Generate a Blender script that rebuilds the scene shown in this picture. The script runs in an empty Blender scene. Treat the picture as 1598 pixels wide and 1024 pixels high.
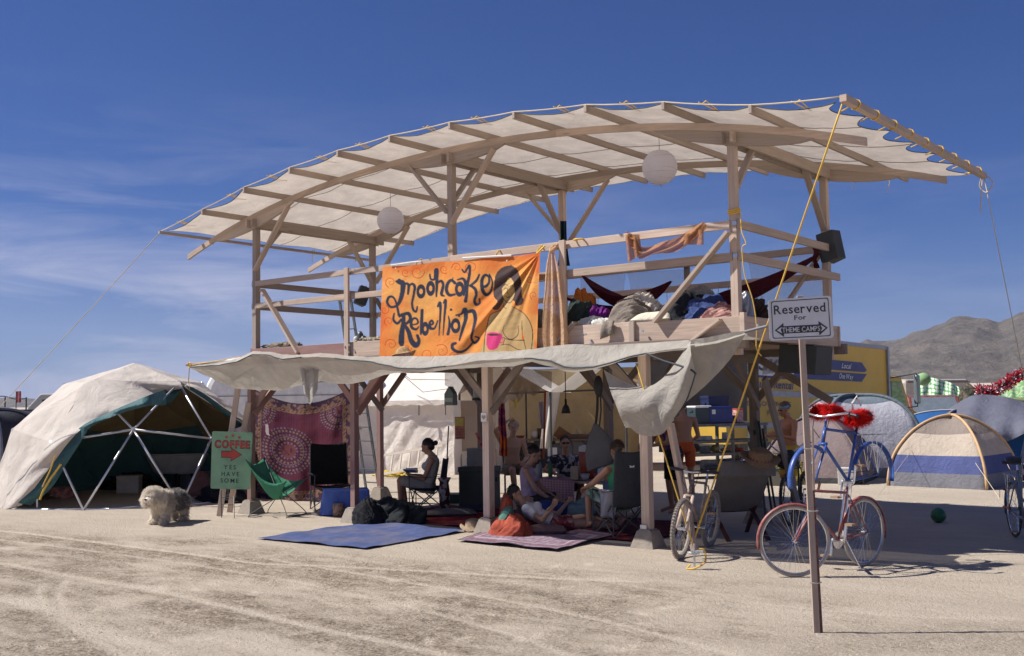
import bpy, bmesh, math, random
import numpy as np
from mathutils import Vector, Matrix, noise as mnoise
rnd = random.Random(7)
rng = np.random.default_rng(5)
SC = bpy.context.scene
COL = SC.collection
D2R = math.radians

# ------------------------------------------------------------------ camera
F_PX, PIT, ROL, YAW = 1684.28, 0.0663, -0.0150, -0.6730
O = np.array([14.5587, -11.4086, 1.8])
_F = np.array([math.sin(YAW)*math.cos(PIT), math.cos(YAW)*math.cos(PIT), math.sin(PIT)])
_R = np.array([math.cos(YAW), -math.sin(YAW), 0.0]); _U = np.cross(_R, _F)
R2 = math.cos(ROL)*_R + math.sin(ROL)*_U
U2 = -math.sin(ROL)*_R + math.cos(ROL)*_U
cam_d = bpy.data.cameras.new('camera'); cam = bpy.data.objects.new('camera', cam_d); COL.objects.link(cam)
cam.matrix_world = Matrix(((R2[0], U2[0], -_F[0], O[0]), (R2[1], U2[1], -_F[1], O[1]), (R2[2], U2[2], -_F[2], O[2]), (0, 0, 0, 1)))
cam_d.sensor_fit = 'HORIZONTAL'; cam_d.sensor_width = 36.0; cam_d.lens = F_PX/1598*36
cam_d.clip_end = 20000; cam_d.clip_start = 0.05
SC.camera = cam

# ------------------------------------------------------------------ sky, sun, exposure
SUN_EL = D2R(49.0)
SH = np.array([0.815, 0.58]); SH /= np.linalg.norm(SH)          # direction shadows fall on the ground
sun_vec = Vector((-SH[0]*math.cos(SUN_EL), -SH[1]*math.cos(SUN_EL), math.sin(SUN_EL)))
world = bpy.data.worlds.new('World'); SC.world = world; world.use_nodes = True
wn, wl = world.node_tree.nodes, world.node_tree.links
wn.clear()
w_out = wn.new('ShaderNodeOutputWorld'); w_bg = wn.new('ShaderNodeBackground')
sky = wn.new('ShaderNodeTexSky'); sky.sky_type = 'NISHITA'; sky.sun_disc = False
sky.sun_elevation = SUN_EL; sky.sun_rotation = math.atan2(sun_vec.x, sun_vec.y)
sky.altitude = 1200; sky.air_density = 1.0; sky.dust_density = 0.6; sky.ozone_density = 2.2
w_bg.inputs['Strength'].default_value = 0.055
# thin cirrus: stretched noise on the sky direction, only in a low band
tc = wn.new('ShaderNodeTexCoord'); sep = wn.new('ShaderNodeSeparateXYZ')
wl.new(tc.outputs['Generated'], sep.inputs[0])
def wmath(op, a, b=None, c=None):
    n = wn.new('ShaderNodeMath'); n.operation = op
    for i, x in enumerate((a, b, c)):
        if x is None: continue
        if isinstance(x, (int, float)): n.inputs[i].default_value = x
        else: wl.new(x, n.inputs[i])
    return n.outputs[0]
zc = wmath('MAXIMUM', sep.outputs['Z'], 0.02)
az = wmath('ARCTAN2', sep.outputs['X'], sep.outputs['Y'])
comb = wn.new('ShaderNodeCombineXYZ')
wl.new(wmath('MULTIPLY', az, 5.0), comb.inputs[0]); wl.new(wmath('MULTIPLY', zc, 32.0), comb.inputs[1])
nz = wn.new('ShaderNodeTexNoise'); nz.inputs['Scale'].default_value = 1.0; nz.inputs['Detail'].default_value = 9
nz.inputs['Roughness'].default_value = 0.62; nz.inputs['Distortion'].default_value = 0.7
wl.new(comb.outputs[0], nz.inputs['Vector'])
nz2 = wn.new('ShaderNodeTexNoise'); nz2.inputs['Scale'].default_value = 0.45; nz2.inputs['Detail'].default_value = 3
wl.new(comb.outputs[0], nz2.inputs['Vector'])
mr = wn.new('ShaderNodeMapRange'); mr.inputs['From Min'].default_value = 0.50; mr.inputs['From Max'].default_value = 0.76
wl.new(wmath('ADD', wmath('MULTIPLY', nz.outputs['Fac'], 0.6), wmath('MULTIPLY', nz2.outputs['Fac'], 0.5)), mr.inputs['Value'])
band = wn.new('ShaderNodeMapRange'); band.inputs['From Min'].default_value = 0.30; band.inputs['From Max'].default_value = 0.05
band.interpolation_type = 'SMOOTHSTEP'
wl.new(sep.outputs['Z'], band.inputs['Value'])
side = wn.new('ShaderNodeMapRange'); side.inputs['From Min'].default_value = -0.45; side.inputs['From Max'].default_value = -0.95
side.inputs['To Min'].default_value = 0.22; side.inputs['To Max'].default_value = 1.0; side.interpolation_type = 'SMOOTHSTEP'
wl.new(az, side.inputs['Value'])
cl = wmath('MULTIPLY', wmath('MULTIPLY', mr.outputs[0], band.outputs[0]), side.outputs[0])
hzb = wn.new('ShaderNodeMapRange'); hzb.inputs['From Min'].default_value = 0.20; hzb.inputs['From Max'].default_value = 0.0
hzb.inputs['To Max'].default_value = 0.66
wl.new(sep.outputs['Z'], hzb.inputs['Value'])
hz2 = wmath('MULTIPLY', wmath('MULTIPLY', hzb.outputs[0], hzb.outputs[0]), 1.6)
tint = wn.new('ShaderNodeMix'); tint.data_type = 'RGBA'; tint.blend_type = 'MULTIPLY'
tint.inputs[0].default_value = 1.0
wl.new(sky.outputs[0], tint.inputs['A']); tint.inputs['B'].default_value = (0.21, 0.46, 0.98, 1)
m1 = wn.new('ShaderNodeMix'); m1.data_type = 'RGBA'
wl.new(wmath('MINIMUM', hz2, 0.8), m1.inputs[0]); wl.new(tint.outputs['Result'], m1.inputs['A']); m1.inputs['B'].default_value = (3.9, 4.7, 7.6, 1)
m2 = wn.new('ShaderNodeMix'); m2.data_type = 'RGBA'
wl.new(wmath('MINIMUM', wmath('MULTIPLY', cl, 0.95), 0.75), m2.inputs[0]); wl.new(m1.outputs['Result'], m2.inputs['A']); m2.inputs['B'].default_value = (7.4, 7.6, 10.0, 1)
wl.new(m2.outputs['Result'], w_bg.inputs['Color']); wl.new(w_bg.outputs[0], w_out.inputs[0])

sun_d = bpy.data.lights.new('sun', 'SUN'); sun_d.energy = 5.0; sun_d.angle = D2R(0.53); sun_d.color = (1.0, 0.955, 0.895)
sun = bpy.data.objects.new('sun', sun_d); COL.objects.link(sun); sun.location = (0, -8, 14)
sun.rotation_euler = (-sun_vec).to_track_quat('-Z', 'Y').to_euler()
SC.view_settings.view_transform = 'Standard'; SC.view_settings.look = 'None'
SC.view_settings.exposure = 0.42; SC.view_settings.gamma = 1.0; SC.view_settings.use_curve_mapping = False
SC.cycles.max_bounces = 6; SC.cycles.transparent_max_bounces = 12

# ------------------------------------------------------------------ where a point seen in the photograph stands
def _ray(u, v): return _F + R2*(u-799)/F_PX - U2*(v-512)/F_PX
def at(u, v, z=0.0):
    r = _ray(u, v); return Vector(O + r*(z-O[2])/r[2])
def aty(u, v, y):
    r = _ray(u, v); return Vector(O + r*(y-O[1])/r[1])
def atd(u, v, d): return Vector(O + _ray(u, v)*d)
def atplane(u, v, p, n):
    r = Vector(_ray(u, v)); o = Vector(O); return o + r*((p-o).dot(n)/r.dot(n))
IR = Vector((0.782, 0.623, 0)); IF = Vector((-0.623, 0.782, 0))
def heading(right, away):
    d = IR*right + IF*away; return math.atan2(-d.x, d.y)

# ------------------------------------------------------------------ materials
def srgb(r, g, b):
    f = lambda c: (c/255/12.92) if c/255 <= 0.04045 else ((c/255+0.055)/1.055)**2.4
    return (f(r), f(g), f(b))
MATS = {}
class NT:
    def __init__(s, name):
        s.m = bpy.data.materials.new(name); s.m.use_nodes = True
        s.n = s.m.node_tree.nodes; s.l = s.m.node_tree.links
        s.b = s.n['Principled BSDF']; s.out = s.n['Material Output']
    def new(s, t, **k):
        n = s.n.new(t)
        for a, v in k.items():
            if a in n.inputs: n.inputs[a].default_value = v
            else: setattr(n, a, v)
        return n
    def link(s, a, b): s.l.new(a, b)
    def ramp(s, fac, stops):
        r = s.new('ShaderNodeValToRGB'); cr = r.color_ramp
        while len(cr.elements) < len(stops): cr.elements.new(0.5)
        for e, (p, c) in zip(cr.elements, stops): e.position = p; e.color = (*c, 1) if len(c) == 3 else c
        s.link(fac, r.inputs[0]); return r.outputs[0]
    def noise(s, vec, scale, detail=4, rough=0.55, dist=0.0):
        n = s.new('ShaderNodeTexNoise'); n.inputs['Scale'].default_value = scale
        n.inputs['Detail'].default_value = detail; n.inputs['Roughness'].default_value = rough
        n.inputs['Distortion'].default_value = dist
        if vec is not None: s.link(vec, n.inputs['Vector'])
        return n.outputs['Fac']
    def mapping(s, vec, scale):
        n = s.new('ShaderNodeMapping'); n.inputs['Scale'].default_value = scale; s.link(vec, n.inputs['Vector']); return n.outputs[0]
    def mix(s, fac, a, b, mode='MIX'):
        n = s.new('ShaderNodeMix', data_type='RGBA', blend_type=mode)
        for i, x in ((0, fac), ('A', a), ('B', b)):
            sock = n.inputs[i] if i == 0 else n.inputs[i]
            if isinstance(x, (int, float)): sock.default_value = x
            elif isinstance(x, tuple): sock.default_value = (*x, 1) if len(x) == 3 else x
            else: s.link(x, sock)
        return n.outputs['Result']
    def bump(s, h, strength, dist):
        n = s.new('ShaderNodeBump'); n.inputs['Strength'].default_value = strength; n.inputs['Distance'].default_value = dist
        s.link(h, n.inputs['Height']); s.link(n.outputs[0], s.b.inputs['Normal']); return n.outputs[0]

def scl(c, k): return tuple(min(1, x*k) for x in c)
def m_plain(name, c, rough=0.6, metal=0.0, var=0.12, scale=6, bump=0.0, coat=0.0, dust=0.0):
    if name in MATS: return MATS[name]
    t = NT(name); tcn = t.new('ShaderNodeTexCoord'); v = tcn.outputs['Object']
    n1 = t.noise(v, scale, 5)
    c2 = t.ramp(n1, [(0.3, scl(c, 1-var)), (0.7, scl(c, 1+var))])
    if dust > 0:
        nd = t.noise(v, scale*1.7, 6, 0.7)
        f = t.ramp(nd, [(0.42, (0, 0, 0)), (0.75, (dust, dust, dust))])
        c2 = t.mix(f, c2, (0.50, 0.41, 0.30))
    t.link(c2, t.b.inputs['Base Color']); t.b.inputs['Roughness'].default_value = rough; t.b.inputs['Metallic'].default_value = metal
    if coat: t.b.inputs['Coat Weight'].default_value = coat
    if bump: t.bump(t.noise(v, scale*8, 4), bump, 0.01)
    MATS[name] = t.m; return t.m
def m_wood(name, c, grain=0.35, rough=0.75):
    t = NT(name); uv = t.new('ShaderNodeUVMap').outputs[0]
    oi = t.new('ShaderNodeObjectInfo')
    g = t.noise(t.mapping(uv, (1.6, 38, 1)), 1.0, 6, 0.6, 0.6)
    g2 = t.noise(t.mapping(uv, (1.1, 5, 1)), 1.0, 3, 0.5, 0.8)
    kn = t.new('ShaderNodeTexVoronoi', feature='F1'); t.link(t.mapping(uv, (1.3, 9, 1)), kn.inputs['Vector']); kn.inputs['Scale'].default_value = 1
    c1 = t.ramp(g, [(0.25, scl(c, 1-grain)), (0.75, scl(c, 1+grain*0.7))])
    c2 = t.mix(t.ramp(g2, [(0.3, (0, 0, 0)), (0.8, (0.7, 0.7, 0.7))]), c1, tuple(x*0.55+0.12 for x in c))
    c3 = t.mix(t.ramp(kn.outputs['Distance'], [(0.03, (0.75, 0.75, 0.75)), (0.11, (0, 0, 0))]), c2, scl(c, 0.35))
    hv = t.new('ShaderNodeHueSaturation'); t.link(c3, hv.inputs['Color'])
    mrr = t.new('ShaderNodeMapRange'); t.link(oi.outputs['Random'], mrr.inputs['Value']); mrr.inputs['To Min'].default_value = 0.78; mrr.inputs['To Max'].default_value = 1.26
    t.link(mrr.outputs[0], hv.inputs['Value'])
    t.link(hv.outputs[0], t.b.inputs['Base Color']); t.b.inputs['Roughness'].default_value = rough
    gs = t.noise(t.mapping(uv, (.45, 1.3, 1)), 1.0, 5, 0.65); st_ = t.mix(t.ramp(gs, [(0.44, (0, 0, 0)), (0.62, (.55, .55, .55))]), hv.outputs[0], (0.33, 0.265, 0.215))
    t.link(st_, t.b.inputs['Base Color']); t.bump(g, 0.35, 0.006)
    MATS[name] = t.m; return t.m
def m_cloth(name, c, trans=0.0, weave=220, var=0.12, fold=0.5, rough=0.85, c2=None, stripes=None, attr=False, fscale=3.0, holes=0.0):
    if name in MATS: return MATS[name]
    t = NT(name); tcn = t.new('ShaderNodeTexCoord'); v = tcn.outputs['Object']
    n1 = t.noise(v, 3.0, 6, 0.6)
    if attr:
        a = t.new('ShaderNodeAttribute', attribute_name='Col'); base = a.outputs['Color']
        col = t.mix(1.0, base, t.ramp(n1, [(0.2, (1-var,)*3), (0.8, (1.0,)*3)]), 'MULTIPLY')
    else:
        col = t.ramp(n1, [(0.25, scl(c, 1-var)), (0.75, scl(c, 1+var))])
        if c2: col = t.mix(t.ramp(t.noise(v, 9, 3), [(0.48, (0, 0, 0)), (0.55, (1, 1, 1))]), col, c2)
    if stripes:
        w = t.new('ShaderNodeTexWave', wave_type='BANDS', bands_direction=stripes[0]); w.inputs['Scale'].default_value = stripes[1]; t.link(v, w.inputs['Vector'])
        col = t.mix(t.ramp(w.outputs['Fac'], [(0.48, (0, 0, 0)), (0.52, (1, 1, 1))]), col, stripes[2])
    t.link(col, t.b.inputs['Base Color']); t.b.inputs['Roughness'].default_value = rough
    t.b.inputs['Specular IOR Level'].default_value = 0.2
    nf = t.noise(v, fscale, 5, 0.6, 1.2); nw = t.noise(v, weave, 2)
    ad = t.new('ShaderNodeMath', operation='MULTIPLY_ADD'); t.link(nw, ad.inputs[0]); ad.inputs[1].default_value = 0.03; t.link(nf, ad.inputs[2])
    bm_ = t.bump(ad.outputs[0], fold, 0.05)
    sh = t.b.outputs[0]
    if trans > 0:
        tr = t.new('ShaderNodeBsdfTranslucent'); t.link(col, tr.inputs[0]); t.link(bm_, tr.inputs['Normal'])
        mx = t.new('ShaderNodeMixShader'); mx.inputs[0].default_value = trans
        t.link(sh, mx.inputs[1]); t.link(tr.outputs[0], mx.inputs[2]); sh = mx.outputs[0]
    if holes > 0:
        tp = t.new('ShaderNodeBsdfTransparent'); mh = t.new('ShaderNodeMixShader'); mh.inputs[0].default_value = holes
        t.link(sh, mh.inputs[1]); t.link(tp.outputs[0], mh.inputs[2]); sh = mh.outputs[0]
    t.link(sh, t.out.inputs['Surface'])
    MATS[name] = t.m; return t.m
def m_painted(name, rough=0.8, trans=0.0):
    return m_cloth(name, (1, 1, 1), trans=trans, attr=True, rough=rough, fold=0.35)

# ------------------------------------------------------------------ mesh builder
class MB:
    def __init__(s): s.v = []; s.f = []; s.uv = []; s.mi = []; s.cur = 0
    def add(s, verts, faces, uvs=None):
        o = len(s.v); s.v.extend([tuple(p) for p in verts])
        for i, f in enumerate(faces):
            s.f.append([o+k for k in f]); s.mi.append(s.cur)
            s.uv.append(uvs[i] if uvs else [(0, 0)]*len(f))
        return s
    def beam(s, p0, p1, w, h, up=(0, 0, 1), roll=0.0, w1=None, h1=None):
        p0, p1 = Vector(p0), Vector(p1); d = p1-p0; L = d.length
        if L < 1e-6: return s
        d /= L; up = Vector(up)
        if abs(d.dot(up)) > 0.98: up = Vector((0, 1, 0)) if abs(d.y) < 0.9 else Vector((1, 0, 0))
        sx = d.cross(up).normalized(); sy = sx.cross(d).normalized()
        if roll: q = Matrix.Rotation(roll, 3, d); sx = q @ sx; sy = q @ sy
        w1 = w if w1 is None else w1; h1 = h if h1 is None else h1
        vs = [p0+sx*a*w/2+sy*b*h/2 for a, b in ((-1, -1), (1, -1), (1, 1), (-1, 1))]+[p1+sx*a*w1/2+sy*b*h1/2 for a, b in ((-1, -1), (1, -1), (1, 1), (-1, 1))]
        fs = [(0, 1, 2, 3), (7, 6, 5, 4), (0, 4, 5, 1), (1, 5, 6, 2), (2, 6, 7, 3), (3, 7, 4, 0)]
        ou, ov = rnd.random()*50, rnd.random()*50
        uv = [[(ou, ov), (ou+.02, ov), (ou+.02, ov+w), (ou, ov+w)]]*2
        t = 0
        for k, ww in enumerate((w, h, w, h)):
            uv.append([(ou, ov+t), (ou+L, ov+t), (ou+L, ov+t+ww), (ou, ov+t+ww)]); t += ww+0.3
        return s.add(vs, fs, uv)
    def box(s, c, size, rz=0.0, taper=1.0):
        c = Vector(c); sx, sy, sz = size[0]/2, size[1]/2, size[2]/2
        q = Matrix.Rotation(rz, 3, 'Z'); vs = []
        for z, k in ((-sz, 1), (sz, taper)):
            for a, b in ((-1, -1), (1, -1), (1, 1), (-1, 1)): vs.append(c + q @ Vector((a*sx*k, b*sy*k, z)))
        fs = [(3, 2, 1, 0), (4, 5, 6, 7), (0, 1, 5, 4), (1, 2, 6, 5), (2, 3, 7, 6), (3, 0, 4, 7)]
        o = rnd.random()*40
        uv = [[(o, o), (o+size[0], o), (o+size[0], o+size[1]), (o, o+size[1])]]*2
        for k in range(4):
            L = size[0] if k % 2 == 0 else size[1]; uv.append([(o, o+k), (o+L, o+k), (o+L, o+k+size[2]), (o, o+k+size[2])])
        return s.add(vs, fs, uv)
    def tube(s, pts, r, n=6, closed=False, cap=True):
        pts = [Vector(p) for p in pts]; m = len(pts)
        rs = r if isinstance(r, (list, tuple)) else [r]*m
        T = []
        for i in range(m):
            if closed: t = pts[(i+1) % m]-pts[i-1]
            else: t = pts[min(i+1, m-1)]-pts[max(i-1, 0)]
            T.append(t.normalized() if t.length > 1e-9 else Vector((0, 0, 1)))
        a = Vector((0, 0, 1)) if abs(T[0].z) < 0.9 else Vector((1, 0, 0))
        nx = (a - T[0]*a.dot(T[0])).normalized(); vs = []
        for i in range(m):
            nx = nx - T[i]*nx.dot(T[i])
            nx = nx.normalized() if nx.length > 1e-6 else T[i].orthogonal().normalized()
            ny = T[i].cross(nx)
            for k in range(n):
                an = 2*math.pi*k/n; vs.append(pts[i]+nx*math.cos(an)*rs[i]+ny*math.sin(an)*rs[i])
        fs = []
        for i in range(m if closed else m-1):
            j = (i+1) % m
            for k in range(n): fs.append((i*n+k, i*n+(k+1) % n, j*n+(k+1) % n, j*n+k))
        if cap and not closed: fs.append(tuple(range(n-1, -1, -1))); fs.append(tuple((m-1)*n+k for k in range(n)))
        return s.add(vs, fs)
    def ell(s, c, r, seg=12, rings=8, M=None):
        c = Vector(c); vs = []; fs = []
        for i in range(rings+1):
            ph = math.pi*i/rings
            for k in range(seg):
                th = 2*math.pi*k/seg
                p = Vector((math.sin(ph)*math.cos(th)*r[0], math.sin(ph)*math.sin(th)*r[1], math.cos(ph)*r[2]))
                if M is not None: p = M @ p
                vs.append(c+p)
        for i in range(rings):
            for k in range(seg):
                k2 = (k+1) % seg
                if i == 0: fs.append((k, seg+k, seg+k2))
                elif i == rings-1: fs.append((i*seg+k, (i+1)*seg+k, i*seg+k2))
                else: fs.append((i*seg+k, (i+1)*seg+k, (i+1)*seg+k2, i*seg+k2))
        return s.add(vs, fs)
    def lathe(s, c, prof, n=16, M=None):
        c = Vector(c); vs = []
        for r, z in prof:
            for k in range(n):
                p = Vector((r*math.cos(2*math.pi*k/n), r*math.sin(2*math.pi*k/n), z))
                if M is not None: p = M @ p
                vs.append(c+p)
        fs = [(i*n+k, i*n+(k+1) % n, (i+1)*n+(k+1) % n, (i+1)*n+k) for i in range(len(prof)-1) for k in range(n)]
        fs.append(tuple(range(n-1, -1, -1))); fs.append(tuple((len(prof)-1)*n+k for k in range(n)))
        return s.add(vs, fs)
    def prism(s, pts, off):                        # polygon (3D pts) extruded by vector off
        pts = [Vector(p) for p in pts]; off = Vector(off); n = len(pts)
        vs = pts+[p+off for p in pts]
        fs = [tuple(range(n-1, -1, -1)), tuple(range(n, 2*n))]+[(i, (i+1) % n, n+(i+1) % n, n+i) for i in range(n)]
        o = rnd.random()*30
        ex = (pts[1]-pts[0]).normalized()
        nn = off.normalized(); ey = nn.cross(ex)
        u2 = [(o+(p-pts[0]).dot(ex), o+(p-pts[0]).dot(ey)) for p in pts]
        uv = [u2[::-1], u2]+[[(o, o), (o+.3, o), (o+.3, o+.05), (o, o+.05)]]*n
        return s.add(vs, fs, uv)
    def sheet(s, fn, nu, nv, th=0.0):             # fn(a,b) -> point ; a,b in 0..1
        vs = [Vector(fn(i/nu, j/nv)) for j in range(nv+1) for i in range(nu+1)]
        W = nu+1
        fs = [(j*W+i, j*W+i+1, (j+1)*W+i+1, (j+1)*W+i) for j in range(nv) for i in range(nu)]
        uv = [[(i/nu, j/nv), ((i+1)/nu, j/nv), ((i+1)/nu, (j+1)/nv), (i/nu, (j+1)/nv)] for j in range(nv) for i in range(nu)]
        return s.add(vs, fs, uv)
    def build(s, name, mats, parent=None, smooth=False, bevel=0.0, solid=0.0, sub=0):
        me = bpy.data.meshes.new(name)
        off = Vector(parent.get('_o', (0, 0, 0))) if parent is not None else Vector((0, 0, 0))
        me.from_pydata([(v[0]-off.x, v[1]-off.y, v[2]-off.z) for v in s.v], [], s.f)
        uvl = me.uv_layers.new(name='UVMap')
        flat = [c for f in s.uv for p in f for c in p]
        if len(flat) == 2*len(me.loops): uvl.data.foreach_set('uv', flat)
        if not isinstance(mats, (list, tuple)): mats = [mats]
        for m in mats: me.materials.append(m)
        if len(mats) > 1: me.polygons.foreach_set('material_index', s.mi)
        if smooth: me.polygons.foreach_set('use_smooth', [True]*len(me.polygons))
        me.update()
        ob = bpy.data.objects.new(name, me); COL.objects.link(ob)
        if parent is not None:
            ob.parent = parent
            if '_o' in parent: ob['_o'] = tuple(parent['_o'])
        if solid: md = ob.modifiers.new('solid', 'SOLIDIFY'); md.thickness = solid; md.offset = 0
        if bevel: md = ob.modifiers.new('bevel', 'BEVEL'); md.width = bevel; md.segments = 2; md.limit_method = 'ANGLE'
        if sub: md = ob.modifiers.new('sub', 'SUBSURF'); md.levels = sub; md.render_levels = sub
        return ob
def tag(o, label=None, cat=None, group=None, kind=None):
    if label: o['label'] = label
    if cat: o['category'] = cat
    if group: o['group'] = group
    if kind: o['kind'] = kind
    return o
def thing(name, label, cat, loc=(0, 0, 0), group=None, rz=0.0, world_verts=True):
    o = bpy.data.objects.new(name, None); COL.objects.link(o); o.empty_display_size = 0.1
    o.location = loc
    if world_verts: o['_o'] = tuple(loc)            # children's vertices are given in world coordinates
    else: o.rotation_euler = (0, 0, rz); o['_o'] = (0.0, 0.0, 0.0)
    return tag(o, label, cat, group)
def copy_thing(root, loc, rz=0.0, label=None, group=None):
    def rec(o, par):
        c = o.copy(); COL.objects.link(c)
        if par is not None: c.parent = par
        for ch in list(o.children): rec(ch, c)
        return c
    r = rec(root, None); r.location = loc; r.rotation_euler = (0, 0, rz)
    if label: r['label'] = label
    if group: r['group'] = group
    return r
def catmull(pts, n=8):
    P = [np.array(p, float) for p in pts]; out = []
    for i in range(len(P)-1):
        p0 = P[max(i-1, 0)]; p1 = P[i]; p2 = P[i+1]; p3 = P[min(i+2, len(P)-1)]
        for k in range(n):
            t = k/n
            out.append(0.5*((2*p1)+(-p0+p2)*t+(2*p0-5*p1+4*p2-p3)*t*t+(-p0+3*p1-3*p2+p3)*t**3))
    out.append(P[-1]); return out
def nz3(x, y, z=0.0): return mnoise.noise(Vector((x, y, z)))
def rope(name, pts, r, mat, label, cat='rope', group=None):
    m = MB(); m.tube(pts, r, 5); o = m.build(name, mat, smooth=True); return tag(o, label, cat, group)
def sagline(a, b, sag=0.0, n=12, wob=0.0):
    a, b = Vector(a), Vector(b)
    return [a.lerp(b, i/n)-Vector((0, 0, sag*4*(i/n)*(1-i/n)))+Vector((nz3(i*.7, a.x)*wob, nz3(i*.7, a.y+5)*wob, 0)) for i in range(n+1)]
# ================================================================== materials used widely
W_NEW = m_wood('weathered_pine', (0.60, 0.45, 0.345), 0.34)
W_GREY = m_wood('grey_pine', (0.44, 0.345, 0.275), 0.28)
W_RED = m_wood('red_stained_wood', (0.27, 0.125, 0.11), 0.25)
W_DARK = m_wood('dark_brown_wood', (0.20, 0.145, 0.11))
W_PLY = m_wood('plywood', (0.36, 0.26, 0.18), 0.2)
CONC = m_plain('pier_concrete', (0.27, 0.235, 0.20), 0.95, var=0.15, scale=9, bump=0.5, dust=0.35)
STEEL = m_plain('galvanised_steel', (0.55, 0.56, 0.58), 0.35, 0.85, 0.1)
TUBE = m_plain('dome_conduit', (0.62, 0.64, 0.67), 0.38, 0.6, 0.12, 5)
BLACK = m_plain('black_plastic', (0.018, 0.018, 0.02), 0.55)
DGREY = m_plain('dark_grey_paint', (0.055, 0.06, 0.065), 0.5)
RUBBER = m_plain('tyre_rubber', (0.10, 0.092, 0.085), 0.9, dust=0.85, scale=14)
CHROME = m_plain('chrome', (0.72, 0.72, 0.74), 0.25, 0.9, dust=0.4, scale=20)
YROPE = m_plain('yellow_rope', (0.72, 0.46, 0.08), 0.8)
WROPE = m_plain('pale_rope', (0.62, 0.52, 0.36), 0.8)
WHITE = m_plain('white_plastic', (0.72, 0.72, 0.71), 0.5, var=0.05)
GLASS_D = m_plain('dark_window_glass', (0.03, 0.045, 0.06), 0.08, 0.0, 0.1, coat=0.5)
ROOFCL = m_cloth('roof_shade_cloth', (0.63, 0.56, 0.49), trans=0.42, fold=0.6, fscale=1.6, var=0.17)
AWN = m_cloth('awning_shade_cloth', (0.47, 0.44, 0.39), trans=0.30, fold=0.8, fscale=4.5, var=0.20, holes=0.10)
HEM = m_plain('dark_hem_tape', (0.05, 0.06, 0.075), 0.7)

# ================================================================== playa
GT_TRACKS = []
def px_track(pts, w, s): GT_TRACKS.append(([at(u, v) for u, v in pts], w*.85+.018, s*.85))
px_track([(-60, 822), (40, 832), (150, 846), (280, 862), (400, 878), (500, 882), (640, 889), (820, 900), (1000, 908)], .045, 1.0)
px_track([(-60, 872), (20, 882), (140, 905), (260, 925), (400, 958), (500, 982), (640, 1010), (760, 1040)], .06, .9)
px_track([(-60, 900), (60, 915), (160, 935), (280, 975), (420, 1000), (600, 1050)], .10, .5)
px_track([(-60, 925), (70, 950), (150, 985), (260, 1020)], .16, .8)
px_track([(66, 912), (60, 930), (68, 948), (90, 965), (150, 1000), (200, 1025)], .05, .8)
px_track([(100, 908), (92, 925), (96, 945), (112, 965), (160, 990), (230, 1030)], .05, .8)
px_track([(-40, 850), (200, 880), (420, 910), (700, 950), (1000, 985)], .09, .4)
px_track([(240, 905), (180, 930), (140, 960)], .04, .4)
px_track([(320, 830), (500, 862), (760, 905), (1000, 930), (1300, 960)], .07, .35)
px_track([(200, 985), (400, 1010), (520, 1030)], .22, .6)
px_track([(420, 872), (620, 905), (900, 960), (1100, 1010), (1200, 1040)], .03, .8)
px_track([(-40, 838), (160, 862), (420, 900), (720, 968), (900, 1030)], .03, .7)
px_track([(700, 884), (900, 902), (1120, 935), (1400, 960), (1620, 965)], .04, .5)
rs = [1.2]
while rs[-1] < 7000:
    r = rs[-1]; rs.append(r*(1.0052 if r < 22 else 1.009 if r < 45 else 1.06))
rs = np.array(rs)
fa = YAW
ang = np.concatenate([np.linspace(fa-math.radians(34), fa+math.radians(34), 520), np.linspace(fa+math.radians(34), fa-math.radians(34)+2*math.pi, 60)[1:-1]])
NR, NA = len(rs), len(ang)
gx = (O[0]+rs[:, None]*np.sin(ang)[None, :]).ravel(); gy = (O[1]+rs[:, None]*np.cos(ang)[None, :]).ravel()
def vnoise(x, y, seed):
    xi = np.floor(x).astype(int); yi = np.floor(y).astype(int); xf = x-xi; yf = y-yi
    def h(a, b):
        n = (a*374761393+b*668265263+seed*1442695) & 0x7fffffff
        n = ((n ^ (n >> 13))*1274126177) & 0x7fffffff
        return ((n ^ (n >> 16)) & 0xffff)/65535.0
    u = xf*xf*(3-2*xf); w = yf*yf*(3-2*yf)
    return (h(xi, yi)*(1-u)+h(xi+1, yi)*u)*(1-w)+(h(xi, yi+1)*(1-u)+h(xi+1, yi+1)*u)*w
def fbm(x, y, seed, o=4, g=0.5):
    s = 0; a = 1; t = 0
    for k in range(o): s = s+a*vnoise(x*2**k, y*2**k, seed+k*7); t += a; a *= g
    return s/t
rr = np.repeat(rs, NA); near = np.clip(1-(rr-25)/25, 0, 1)
tr = np.zeros_like(gx)
for pts, w, s in GT_TRACKS:
    P = np.array(catmull([(p.x, p.y) for p in pts], 5)); d = np.full_like(gx, 9.0)
    sel = np.where(rr < 26)[0]; X = gx[sel]+0.03*(fbm(gx[sel]*3, gy[sel]*3, 4, 2)-.5); Y = gy[sel]; dm = np.full(len(sel), 9.0)
    for a, b in zip(P[:-1], P[1:]):
        e = b-a; t = np.clip(((X-a[0])*e[0]+(Y-a[1])*e[1])/(e@e+1e-9), 0, 1)
        dm = np.minimum(dm, np.hypot(X-a[0]-t*e[0], Y-a[1]-t*e[1]))
    tr[sel] = np.maximum(tr[sel], s*np.exp(-(dm/w)**2))
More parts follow.
